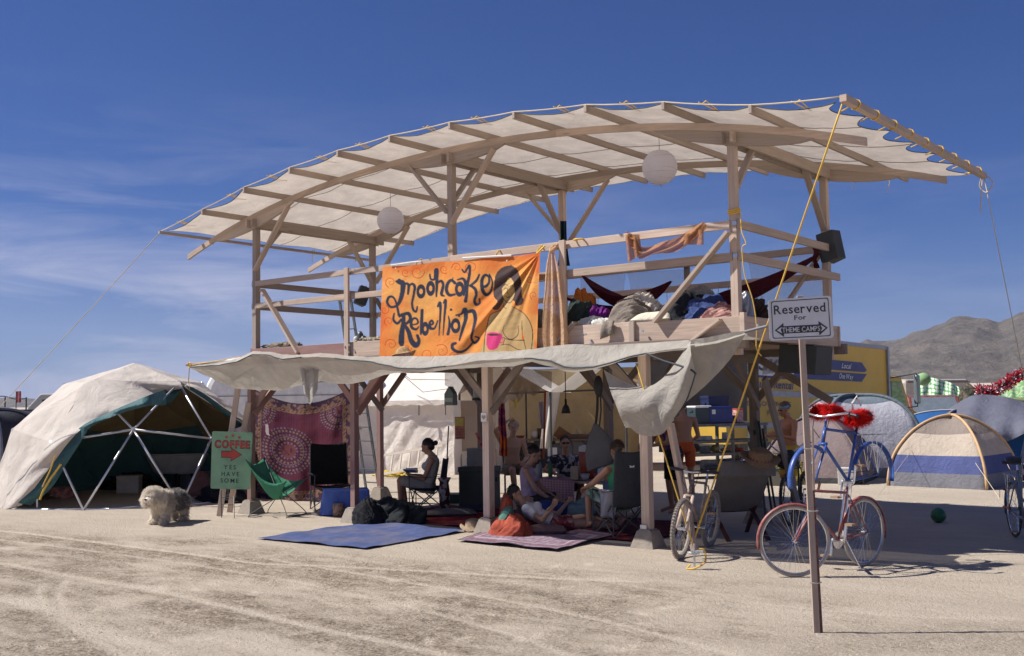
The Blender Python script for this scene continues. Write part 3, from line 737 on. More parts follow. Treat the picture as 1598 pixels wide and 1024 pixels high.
# ================================================================== awning of shade cloth along the front
def interp_pts(tab, u):
    xs = [p[0] for p in tab]; return [float(np.interp(u, xs, [p[k] for p in tab])) for k in range(1, len(tab[0]))]
AT = [  # px u of top edge: top v, strip bottom v, low v
    (297, 571, 573, 574), (340, 566, 570, 597), (370, 560, 565, 609), (395, 548, 553, 610), (420, 549, 554, 611), (440, 553, 561, 612), (465, 554, 558, 604), (500, 551, 556, 597),
    (530, 553, 560, 601), (548, 556, 562, 601), (575, 557, 564, 596), (600, 556, 569, 586), (625, 556, 575, 582), (660, 556, 575, 583), (700, 556, 571, 577), (753, 549, 563, 574), (800, 548, 560, 573),
    (830, 545, 559, 565), (860, 541, 563, 572), (881, 538, 572, 581), (897, 537, 574, 581), (925, 539, 573, 578), (950, 539, 567, 570), (985, 537, 556, 558), (1030, 534, 548, 550), (1075, 531, 543, 545), (1120, 524, 536, 537), (1166, 515, 521, 522)]
def faw(a, b):
    u = 297+(1166-297)*a; tv, sv, lv = interp_pts(AT, u)
    k = min(1, max(0, (u-300)/90)); kk = 1
    yout = -.85-.35*math.sin(min(1, a*1.1)*math.pi)
    if b < .3:
        t_ = b/.3; v = tv+(sv-tv)*t_; y = yout-.16*t_
        p = aty(u, v, y)
    elif b < .65:
        t_ = (b-.3)/.35; v = sv+(lv-sv)*(t_**1.0); y = yout-.16+(.55)*t_; p = aty(u, v, y)
    else:
        t_ = (b-.65)/.35; p0 = aty(u, lv, yout+.39); ye = -.14; z1 = 2.44
        q_ = Vector((p0.x, ye, z1)); p = p0.lerp(q_, t_); p.z = p0.z+(z1-p0.z)*t_**.6
    f = .018*nz3(p.x*3.1, b*3.0)+.010*nz3(p.x*9, b*7+4)
    return (p.x, p.y+f*1.3, p.z+f*.5)
aw = thing('front_awning', 'grey shade-cloth awning sagging along the front edge of the platform', 'awning', (4.3, -1, 2.3))
m = MB(); m.sheet(faw, 330, 46); m.build('awning_cloth', AWN, aw, smooth=True)
for seg in ((.0, .20), (.26, .46), (.60, .82)):
    m = MB(); m.tube([Vector(faw(seg[0]+(seg[1]-seg[0])*i/60, .30))+Vector((0, -.012, -.002)) for i in range(61)], .009, 5); m.build('dark_hem', HEM, aw, smooth=True)
# big swag gathered at the right
TC = [(942, 577), (960, 588), (985, 600), (1012, 603), (1032, 592), (1052, 570), (1066, 548), (1077, 531)]
BC = [(976, 668), (984, 668), (996, 677), (1015, 681), (1035, 676), (1052, 655), (1070, 628), (1086, 583)]
def cur(tab, t_): 
    P = catmull(tab, 6); i = t_*(len(P)-1); k = min(int(i), len(P)-2); return P[k]*(1-(i-k))+P[k+1]*(i-k)
def fsw(a, b):
    c0 = cur(TC, a); c1 = cur(BC, a); p = c0*(1-b)+c1*b
    bow = math.sin(b*math.pi); y = -1.02-.14*bow+.05*math.sin(a*9+b*5)*(.3+bow*.5)
    q_ = aty(p[0]-2*bow, p[1], y); f = .018*nz3(q_.x*5, q_.z*5)
    return (q_.x, q_.y+f, q_.z)
m = MB(); m.sheet(fsw, 70, 50); m.build('swag', AWN, aw, smooth=True)
T2 = [(1075, 531), (1105, 526), (1135, 520), (1166, 516)]; B2 = [(1068, 630), (1105, 598), (1140, 560), (1166, 517)]
def fs2(a, b):
    c0 = cur(T2, a); c1 = cur(B2, a); p = c0*(1-b)+c1*b; y = -.98+.32*b*(1-a)+.05*math.sin(a*16+b*3)*(1-a)*(b+.2)
    q_ = aty(p[0], p[1], y); return tuple(q_)
m = MB(); m.sheet(fs2, 60, 36); m.build('swag', AWN, aw, smooth=True)
m = MB(); m.tube([Vector(fsw(1.0-.28*(1-i/30), 1.0))+Vector((0, -.01, 0)) for i in range(31)], .010, 5); m.build('dark_hem', HEM, aw, smooth=True); m = MB(); m.tube([aty(*p, -1.15) for p in catmull([(1008, 552), (1035, 563), (1058, 570), (1078, 577), (1086, 584)], 6)], .012, 5)
m.build('dark_hem', HEM, aw, smooth=True)
def frag(a, b):
    u0 = 468+30*a+6*b*(1-a*1.4); v = 572+(60-22*abs(a-.45)*2)*b; q_ = aty(u0, v, -1.0-.03*math.sin(a*12)); return tuple(q_)
m = MB(); m.sheet(frag, 16, 18); m.build('hanging_flap', AWN, aw, smooth=True)
o = MB().tube([aty(290, 569.5, -1.0), aty(400, 561, -.2)], .022, 8).build('awning_pole', W_GREY); tag(o, 'grey pole sticking out left under the awning corner', 'pole')
o = MB().tube([aty(1162, 518, -.99), aty(1197, 509, -.95)], .016, 8).build('awning_pole', m_plain('pole_grey', (.22, .21, .21), .6)); tag(o, 'pale metal pole end poking out at the awning right tip', 'pole')
m = MB(); p = aty(296, 570, -1.02)
m.tube([p+Vector((.04*math.cos(a), 0, .045*math.sin(a))) for a in np.linspace(0, 6.28, 8)], .012, 4); m.tube([p, p+Vector((0, -.02, -.25)), p+Vector((.0, 0, -.38))], .007, 4)
m.tube([p, aty(340, 563, -.9), aty(395, 553, -.6)], .006, 4); tag(m.build('rope_knot', YROPE), 'yellow rope knotted at the left tip of the awning pole', 'rope')

# ================================================================== painted sheets: colours laid on a fine grid
def painted(name, fn, nu, nv, colfn, mat, parent=None):
    A, B = np.meshgrid(np.linspace(0, 1, nu+1), np.linspace(0, 1, nv+1))
    vs = [fn(a, b) for a, b in zip(A.ravel(), B.ravel())]
    m = MB(); W = nu+1
    m.v = vs; m.f = [(j*W+i, j*W+i+1, (j+1)*W+i+1, (j+1)*W+i) for j in range(nv) for i in range(nu)]; m.uv = [[(0, 0)]*4]*len(m.f); m.mi = [0]*len(m.f)
    ob = m.build(name, mat, parent, smooth=True)
    colr = colfn(A.ravel(), B.ravel()); at2 = ob.data.attributes.new('Col', 'FLOAT_COLOR', 'POINT')
    c4 = np.ones((len(vs), 4), np.float32); c4[:, :3] = colr; at2.data.foreach_set('color', c4.ravel()); return ob
def lin(c): return np.array(srgb(*c))
class Paint:
    def __init__(s, X, Y, bg): s.X = X; s.Y = Y; s.C = np.tile(lin(bg), (len(X), 1)) if not isinstance(bg, np.ndarray) else bg.copy()
    def lay(s, a, c): a = np.clip(a, 0, 1)[:, None]; s.C = s.C*(1-a)+lin(c)*a
    def stroke(s, pts, c, closed=False, aa=2.0, n=6, op=1.0):
        P = catmull([(*p[:2], p[2]) for p in pts], n); d = np.full(len(s.X), 1e9)
        for a, b in zip(P[:-1], P[1:]):
            e = b[:2]-a[:2]; L = e@e+1e-9; t_ = np.clip(((s.X-a[0])*e[0]+(s.Y-a[1])*e[1])/L, 0, 1)
            w = (a[2]+(b[2]-a[2])*t_)/2; d = np.minimum(d, np.hypot(s.X-a[0]-t_*e[0], s.Y-a[1]-t_*e[1])-w)
        s.lay((.5-d/aa)*op, c)
    def ring(s, cx, cy, rx, ry, w, c, aa=2.0, op=1.0):
        r = np.hypot((s.X-cx)/rx, (s.Y-cy)/ry); d = np.abs(r-1)*min(rx, ry)-w/2; s.lay((.5-d/aa)*op, c)
    def disc(s, cx, cy, rx, ry, c, aa=2.0, op=1.0):
        r = np.hypot((s.X-cx)/rx, (s.Y-cy)/ry); s.lay((.5-(r-1)*min(rx, ry)/aa)*op, c)
    def poly(s, pts, c, smooth=True, op=1.0):
        P = np.array([p[:2] for p in (catmull(list(pts)+[pts[0]], 5) if smooth else list(pts)+[pts[0]])]); ins = np.zeros(len(s.X), bool)
        for (x1, y1), (x2, y2) in zip(P[:-1], P[1:]):
            if y1 == y2: continue
            cond = ((y1 > s.Y) != (y2 > s.Y)) & (s.X < (x2-x1)*(s.Y-y1)/(y2-y1)+x1); ins ^= cond
        s.lay(ins.astype(float)*op, c)
    def spiral(s, cx, cy, r, w, c, turns=1.6, rot=0.0, op=.8):
        s.stroke([(cx+r*(1-k/14)*math.cos(rot+k/14*turns*6.28), cy+r*(1-k/14)*math.sin(rot+k/14*turns*6.28), w*(1-k/22)) for k in range(14)], c, n=3, op=op)
# --- the orange banner (design in the pixels of an enlarged view, mapped onto the cloth)
BQ = [(92, 198), (1416, 78), (1386, 960), (64, 965)]
def bz(a, b):
    x = (1-b)*((1-a)*BQ[0][0]+a*BQ[1][0])+b*((1-a)*BQ[3][0]+a*BQ[2][0]); y = (1-b)*((1-a)*BQ[0][1]+a*BQ[1][1])+b*((1-a)*BQ[3][1]+a*BQ[2][1])
    return x, y
def fban(a, b):
    x, y = bz(a, b); top = 8*math.sin(a*math.pi*3)**2*(1-b); y += top*(1-b)
    dt = math.hypot(x-1416, (y-78)); ang_ = math.atan2(y-78, 1416-x)
    fold = sum(.035*math.exp(-((ang_-a0)/wd)**2)*min(1, dt/300)*max(0, 1-dt/1500)*s_ for a0, wd, s_ in ((.86, .035, -1.6), (.95, .04, 1.4), (1.10, .04, -.8), (.70, .05, .8), (1.28, .05, .6), (.55, .06, -.4)))
    rip = .010*math.sin(x*.012+y*.004)+.012*nz3(x*.008, y*.004)*1.0
    p = aty(580+x/5.39, 380+y/5.39, -.20+fold+rip); return (p.x, p.y, p.z)
def cban(a, b):
    X = (1-b)*((1-a)*BQ[0][0]+a*BQ[1][0])+b*((1-a)*BQ[3][0]+a*BQ[2][0]); Y = (1-b)*((1-a)*BQ[0][1]+a*BQ[1][1])+b*((1-a)*BQ[3][1]+a*BQ[2][1])
    base = np.tile(lin((240, 164, 84)), (len(a), 1)); n_ = fbm(a*7, b*5, 21, 4); ed = np.clip(1-np.minimum(np.minimum(a*9, (1-a)*14), np.minimum(b*4+.3, (1-b)*9+.2)), 0, 1)
    mixv = np.clip((n_-.35)*1.3+ed*.75, 0, 1)[:, None]; base = base*(1-mixv)+lin((228, 118, 58))*mixv
    yl = np.clip((fbm(a*4, b*4, 33)-.5)*3, 0, .6)[:, None]; base = base*(1-yl)+lin((244, 186, 108))*yl
    P = Paint(X, Y, base); RD = (214, 84, 38)
    for cx, cy, r, rot in ((385, 235, 62, 0), (160, 325, 48, 2), (285, 240, 34, 1), (715, 195, 42, 3), (610, 215, 38, 1), (145, 655, 42, 2), (165, 850, 52, 3), (300, 880, 36, 0), (470, 935, 58, 1), (590, 905, 60, 4), (840, 200, 60, 2), (1362, 435, 34, 2), (1330, 300, 30, 1), (110, 560, 40, 5), (700, 950, 50, 2)):
        P.spiral(cx, cy, r, 8, RD, rot=rot)
    K = (52, 58, 76)
    S = [[(205, 315, 14), (235, 322, 40), (262, 332, 44), (260, 400, 40), (242, 470, 34), (215, 518, 24), (165, 535, 20), (132, 500, 22), (142, 455, 22), (175, 448, 18), (200, 480, 16), (218, 545, 20), (228, 600, 22)],
         [(262, 350, 16), (292, 332, 20), (312, 352, 24), (306, 420, 18)], [(312, 355, 16), (340, 335, 20), (362, 362, 24), (352, 440, 20), (340, 500, 18), (350, 555, 20), (374, 572, 18), (384, 532, 14)],
         [(490, 262, 14), (498, 300, 16), (530, 298, 20), (545, 225, 38), (548, 290, 30), (548, 360, 24), (544, 445, 14)], [(550, 335, 18), (585, 315, 22), (602, 350, 24), (588, 425, 26), (612, 442, 10)],
         [(700, 328, 26), (668, 306, 24), (638, 340, 28), (630, 395, 28), (655, 432, 26), (700, 425, 18)], [(676, 306, 10), (684, 285, 8)],
         [(722, 302, 12), (768, 292, 22), (790, 340, 26), (775, 432, 16)],
         [(760, 212, 12), (785, 236, 16), (822, 180, 20), (822, 260, 24), (806, 340, 26), (800, 420, 24), (790, 482, 32)], [(905, 262, 16), (880, 312, 22), (830, 352, 20)], [(830, 352, 20), (870, 382, 26), (880, 430, 24), (865, 480, 24), (880, 514, 24), (910, 500, 16), (906, 465, 12)],
         [(925, 365, 16), (960, 360, 24), (988, 325, 20), (984, 280, 18), (952, 268, 24), (928, 310, 28), (932, 390, 30), (965, 432, 28), (1004, 400, 18), (1014, 320, 14), (990, 262, 14)],
         [(190, 590, 14), (183, 640, 20), (215, 672, 22), (248, 640, 20)], [(235, 612, 20), (264, 600, 30), (268, 660, 36), (254, 750, 44), (250, 820, 50), (252, 845, 40)], [(262, 598, 26), (308, 588, 30), (326, 630, 28), (300, 668, 24), (265, 680, 18)], [(275, 680, 24), (310, 740, 36), (335, 820, 42), (372, 856, 46), (398, 822, 30), (385, 775, 24)],
         [(334, 686, 12), (386, 672, 14), (384, 640, 16), (358, 628, 18), (333, 655, 24), (338, 706, 26), (374, 722, 18), (396, 700, 10)],
         [(425, 562, 26), (420, 650, 28), (414, 762, 16)],
         [(490, 692, 14), (516, 672, 18), (506, 648, 16), (488, 670, 22), (494, 712, 26), (530, 712, 16), (556, 650, 12)],
         [(556, 530, 16), (576, 502, 26), (578, 600, 18), (566, 772, 8)], [(604, 500, 12), (622, 482, 26), (614, 600, 18), (600, 772, 8)],
         [(646, 612, 10), (656, 680, 20), (642, 762, 26)],
         [(712, 602, 14), (755, 590, 18), (785, 556, 40), (792, 630, 32), (765, 720, 26), (738, 815, 14)], [(800, 578, 24), (855, 570, 34), (872, 640, 30), (852, 730, 22), (840, 800, 20), (868, 836, 22), (905, 800, 16), (872, 784, 12)], [(850, 832, 12), (800, 890, 18), (740, 914, 22), (685, 890, 26), (680, 852, 28), (706, 840, 22)]]
    for s_ in S: P.stroke(s_, (82, 108, 92), aa=16, op=.35)
    for s_ in S: P.stroke(s_, K)
    for cx, cy, rx, ry, w in ((415, 402, 27, 42, 24), (496, 378, 26, 44, 24), (740, 380, 28, 46, 24), (450, 718, 22, 40, 22), (706, 692, 30, 46, 24)): P.ring(cx, cy, rx, ry, w, K)
    for cx, cy, r in ((668, 556, 11), (736, 612, 8), (232, 305, 14)): P.disc(cx, cy, r, r, K)
    # figure
    SK = (206, 172, 118); HR = (84, 68, 66); LN = (70, 56, 54)
    P.poly([(1030, 350), (1045, 260), (1100, 198), (1175, 182), (1228, 222), (1258, 320), (1262, 420), (1276, 470), (1262, 512), (1215, 522), (1196, 480), (1120, 480), (1062, 556), (1015, 545), (1058, 490), (1026, 440)], HR)
    P.poly([(1110, 470), (1178, 470), (1182, 530), (1270, 580), (1330, 660), (1355, 770), (1332, 965), (940, 965), (950, 800), (972, 680), (1000, 600), (1090, 560)], SK)
    P.poly([(1094, 380), (1128, 330), (1160, 282), (1196, 330), (1206, 420), (1172, 492), (1128, 486), (1098, 440)], SK)
    for s_ in ([(1094, 380, 5), (1100, 440, 5), (1130, 488, 6), (1172, 492, 6), (1206, 420, 5), (1196, 330, 5)], [(1112, 385, 5), (1128, 372, 6), (1144, 384, 5)], [(1160, 360, 5), (1178, 348, 6), (1194, 358, 5)], [(1112, 350, 4), (1130, 342, 5), (1146, 350, 4)], [(1150, 360, 4), (1138, 410, 5), (1150, 414, 4)], [(1130, 446, 5), (1148, 452, 7), (1166, 440, 5)],
               [(1090, 560, 5), (1000, 600, 6), (972, 690, 7), (950, 800, 6), (942, 960, 6)], [(1182, 530, 5), (1270, 580, 6), (1330, 660, 7), (1355, 770, 7), (1332, 960, 6)], [(1110, 500, 4), (1112, 530, 5), (1132, 548, 4)], [(1264, 650, 5), (1268, 760, 6), (1300, 900, 5)],
               [(1115, 690, 4), (1105, 740, 5), (1140, 795, 6), (1190, 802, 6), (1232, 760, 6), (1232, 690, 4)], [(1085, 855, 6), (1150, 850, 6), (1225, 890, 6), (1290, 905, 5)], [(1120, 800, 6), (1180, 812, 6), (1285, 815, 6)], [(1080, 820, 6), (1100, 790, 6), (1120, 800, 5), (1105, 850, 5)]): P.stroke(s_, LN)
    P.poly([(1262, 730), (1284, 810), (1264, 812)], (226, 106, 44), False)
    P.poly([(966, 757), (1020, 745), (1080, 757), (1098, 785), (1078, 838), (1052, 882), (992, 896), (966, 850)], (222, 70, 130)); P.disc(1025, 768, 48, 9, LN); P.ring(1090, 812, 16, 24, 7, (222, 70, 130))
    return P.C
ban = thing('painted_banner', 'orange hand-painted banner lettered mooncake rebellion hung on the front rail', 'banner', (3.9, -.2, 3.2))
painted('banner_cloth', fban, 300, 200, cban, m_painted('banner_paint', trans=.12), ban)
m = MB()
for u, v in ((617.5, 418.8), (791, 407)): m.ell(aty(u, v, -.23), (.012, .006, .012), 8, 5)
m.build('grommet', WHITE, ban)
m = MB()
for u, v in ((648, 411), (772.5, 397), (838, 390)): c = aty(u, v, -.16); m.tube([c+Vector((.018*math.cos(a), .07*math.sin(a)+.06, .07*math.sin(a+.8))) for a in np.linspace(0, 6.28, 10)], .011, 5)
m.tube([aty(838, 396, -.2), aty(850, 384, -.12)], .014, 5)
m.build('tie', YROPE, ban)
m = MB(); m.tube([aty(u, v, -.215) for u, v in ((610, 414.5), (640, 410), (658, 408))], .012, 5); m.tube([aty(u, v, -.215) for u, v in ((722, 403), (750, 401.5), (798, 399))], .014, 5); m.build('white_tape', WHITE, ban)

# --- tapestry
def ftap(a, b):
    u = 390+(553-390)*a; sg = math.sin(a*math.pi)
    vt = 604+26*sg; vb = 786-4*a+8*sg*.6-6; v = vt+(vb-vt)*b
    return tuple(aty(u-2*b*(1-a), v, 1.75+.05*math.sin(a*21+b*2)*(.4+.6*b)+.03*nz3(a*9, b*5)))
def ctap(a, b):
    X = a*1000; Y = b*1060; ink = (46, 30, 52); gold = (150, 116, 88)
    P = Paint(X, Y, (84, 30, 48)); n_ = fbm(a*40, b*40, 5, 3); P.lay(np.clip((fbm(a*6, b*6, 9)-.45)*2, 0, .5), (70, 22, 54))
    # medallion and quarter medallions: rings of petals
    def med(cx, cy, R_):
        r = np.hypot(X-cx, Y-cy); th = np.arctan2(Y-cy, X-cx)
        P.lay((r < R_).astype(float)*.75, (62, 26, 52))
        for k, (rr_, w, np_) in enumerate(((.96, .07, 44), (.84, .09, 38), (.68, .07, 34), (.52, .11, 24), (.34, .09, 16))):
            pet = (np.abs(r/R_-rr_) < w/2)*(np.cos(th*np_) > -.2)*(n_ > .3); P.lay(pet*.62, (140, 112, 92) if k % 2 else (126, 108, 116))
        P.lay((np.abs(r/R_-.60) < .012)*.7, (140, 120, 120)); P.lay((r < R_*.30)*.5*(n_ > .42), (120, 66, 52))
    med(370, 520, 250)
    for cx, cy in ((40, 130), (880, 150), (60, 930), (900, 960)): med(cx, cy, 210)
    dx = np.minimum(X, 1000-X); dy = np.minimum(Y, 1060-Y); bd = np.minimum(dx, dy)
    P.lay((bd < 125)*.92, ink); P.lay(((bd < 118) & (bd > 12) & (n_ > .52))*.45, gold)
    P.lay(((bd > 78) & (bd < 98))*.7, (96, 62, 50)); P.lay(((bd > 78) & (bd < 98) & (np.sin((X+Y)*.16) > .3))*.6, (150, 116, 84))
    P.lay(((bd > 104) & (bd < 112))*.7, (130, 96, 70)); P.lay((np.sin(X*2.2) > .6)*.12, (120, 90, 110))
    P.poly([(150, 300), (178, 296), (184, 370), (196, 396), (158, 388)], (170, 160, 160))
    return P.C
ob = painted('tapestry', ftap, 220, 220, ctap, m_painted('tapestry_print', trans=.15)); tag(ob, 'dark red tapestry with a round mandala pattern hung behind the chairs', 'tapestry')

# --- rugs
def quadfn(P4, z, wob=.028, k=2.6):
    P4 = [Vector(p) for p in P4]
    def f(a, b):
        p = P4[0].lerp(P4[1], a).lerp(P4[3].lerp(P4[2], a), b); e = .03*nz3(a*6, b*5, 3)+.01*nz3(a*25, b*20, 3)
        return (p.x+e, p.y+e*.7, z+max(0, wob*(nz3(p.x*k, p.y*k)+.25)))
    return f
RC = [at(400, 842), at(570, 858.5), at(728, 830.5), at(580, 817)]
def crug(a, b):
    P = Paint(a*100, b*100, (72, 84, 124)); P.lay(np.clip((fbm(a*30, b*22, 3, 4)-.4)*1.2, 0, .5), (96, 108, 148)); P.lay(np.clip((fbm(a*6, b*5, 8)-.5)*2, 0, .4), (120, 112, 120)); return P.C
ob = painted('blue_rug', quadfn(RC, .020), 120, 80, crug, m_painted('rug_blue', .95)); tag(ob, 'plain dusty blue rug lying in the sun before the platform', 'rug')
def cpers(a, b):
    P = Paint(a*200, b*100, (150, 134, 146)); n_ = fbm(a*60, b*30, 3, 3); P.lay((n_ > .5)*.45, (92, 62, 84)); bd = np.minimum(np.minimum(a*200, 200-a*200), np.minimum(b*100, 100-b*100))
    P.lay(((bd > 5) & (bd < 14))*.5, (110, 60, 74)); P.lay(((bd > 16) & (bd < 19))*.6, (190, 174, 170)); P.lay((bd < 2)*.9, (60, 48, 62)); r = np.hypot((a-.5)*200, (b-.5)*100); P.lay((np.sin(r*.5) > .5)*.35*(bd > 20), (120, 60, 80)); return P.C
RP = [at(712, 846), at(868, 862), at(960, 838), at(800, 820)]
ob = painted('patterned_rug', quadfn(RP, .030), 120, 70, cpers, m_painted('rug_persian', .95)); tag(ob, 'faded mauve patterned rug under the orange bag at the front', 'rug')
def cred(a, b):
    P = Paint(a*300, b*200, (120, 30, 34)); n_ = fbm(a*50, b*40, 3, 3); P.lay((n_ > .55)*.5, (60, 20, 30)); bd = np.minimum(np.minimum(a*300, 300-a*300), np.minimum(b*200, 200-b*200)); P.lay(((bd > 8) & (bd < 22))*.6, (50, 24, 44)); P.lay((np.sin(a*60)*np.sin(b*44) > .6)*.5, (168, 84, 60)); return P.C
ob = painted('red_rug', quadfn([(2.0, .3, 0), (5.0, .15, 0), (5.0, 2.4, 0), (2.0, 2.4, 0)], .012), 120, 90, cred, m_painted('rug_red', .95)); tag(ob, 'deep red patterned rug spread in the shade under the platform', 'rug')
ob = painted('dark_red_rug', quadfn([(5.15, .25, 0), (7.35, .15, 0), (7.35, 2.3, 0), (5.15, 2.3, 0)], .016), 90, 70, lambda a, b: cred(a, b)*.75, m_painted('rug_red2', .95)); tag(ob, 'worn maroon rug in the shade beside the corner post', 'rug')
# ================================================================== people: one continuous body, hair and clothes as its children
def remeshed(name, m, mat, parent, vox=0.010, smooth=3):
    me = bpy.data.meshes.new('t'); me.from_pydata(m.v, [], m.f); ob = bpy.data.objects.new('t', me); COL.objects.link(ob)
    md = ob.modifiers.new('r', 'REMESH'); md.mode = 'VOXEL'; md.voxel_size = vox; md.use_smooth_shade = True
    sm = ob.modifiers.new('s', 'SMOOTH'); sm.factor = 0.5; sm.iterations = smooth
    dg = bpy.context.evaluated_depsgraph_get(); nm = bpy.data.meshes.new_from_object(ob.evaluated_get(dg)); nm.name = name
    bpy.data.objects.remove(ob); bpy.data.meshes.remove(me); nm.materials.clear(); nm.materials.append(mat)
    o = bpy.data.objects.new(name, nm); COL.objects.link(o); o.parent = parent; return o
def capsule(m, p0, p1, r0, r1, n=10, caps=True, flat=1.0, side=None):
    p0, p1 = Vector(p0), Vector(p1); d = (p1-p0); L = max(d.length, 1e-5); d = d/L
    a = side.normalized() if side is not None else d.orthogonal().normalized()
    a = (a-d*a.dot(d)).normalized(); b = d.cross(a); rings = []
    if caps:
        for k in (80, 55, 28): rings.append((p0-d*r0*math.sin(D2R(k)), r0*math.cos(D2R(k))))
    for k in range(5): t_ = k/4; rings.append((p0.lerp(p1, t_), r0+(r1-r0)*t_))
    if caps:
        for k in (28, 55, 80): rings.append((p1+d*r1*math.sin(D2R(k)), r1*math.cos(D2R(k))))
    vs = [c+a*math.cos(2*math.pi*k/n)*r+b*math.sin(2*math.pi*k/n)*r*flat for c, r in rings for k in range(n)]
    fs = [(i*n+k, i*n+(k+1) % n, (i+1)*n+(k+1) % n, (i+1)*n+k) for i in range(len(rings)-1) for k in range(n)]
    fs.append(tuple(range(n-1, -1, -1))); fs.append(tuple((len(rings)-1)*n+k for k in range(n)))
    m.add(vs, fs)
def loft(m, secs, across, n=16, infl=0.0):
    """secs: (centre, half width, half depth); across: unit vector for width"""
    vs = []; P = [Vector(s_[0]) for s_ in secs]
    for i, (c, w, dp) in enumerate(secs):
        t_ = (P[min(i+1, len(P)-1)]-P[max(i-1, 0)]).normalized(); a = (across-t_*across.dot(t_)).normalized(); b = t_.cross(a)
        for k in range(n):
            th = 2*math.pi*k/n; cx = math.copysign(abs(math.cos(th))**.85, math.cos(th)); sy = math.copysign(abs(math.sin(th))**.85, math.sin(th))
            vs.append(P[i]+a*cx*(w+infl)+b*sy*(dp+infl))
    fs = [(i*n+k, i*n+(k+1) % n, (i+1)*n+(k+1) % n, (i+1)*n+k) for i in range(len(secs)-1) for k in range(n)]
    fs.append(tuple(range(n-1, -1, -1))); fs.append(tuple((len(secs)-1)*n+k for k in range(n))); m.add(vs, fs)
def hand(m, w, d, palm_n, curl=.5, s=1.0):
    d = d.normalized(); side = d.cross(palm_n).normalized(); palm_n = side.cross(d).normalized()
    capsule(m, w, w+d*.075*s, .028*s, .038*s, 10, True, .5, side)
    for k, (off, L) in enumerate(((-.028, .066), (-.010, .078), (.010, .072), (.027, .056))):
        b0 = w+d*.088*s+side*off*s; L *= s
        d1 = (d*math.cos(curl*.8)+palm_n*math.sin(curl*.8)); b1 = b0+d1*L*.5; d2 = (d*math.cos(curl*1.8)+palm_n*math.sin(curl*1.8)); b2 = b1+d2*L*.5
        capsule(m, b0-d*.02, b1, .0115*s, .0105*s, 8); capsule(m, b1, b2, .0105*s, .009*s, 8)
    t0 = w+d*.03*s-side*.03*s; t1 = t0+(d*.7-side*.8).normalized()*.035*s; t2 = t1+(d*.9+palm_n*.4-side*.15).normalized()*.032*s
    capsule(m, t0, t1, .014*s, .012*s, 8); capsule(m, t1, t2, .012*s, .010*s, 8)
SKIN = {}
def skin(k, c): return m_plain('skin_'+k, c, 0.55, var=.08, scale=5)
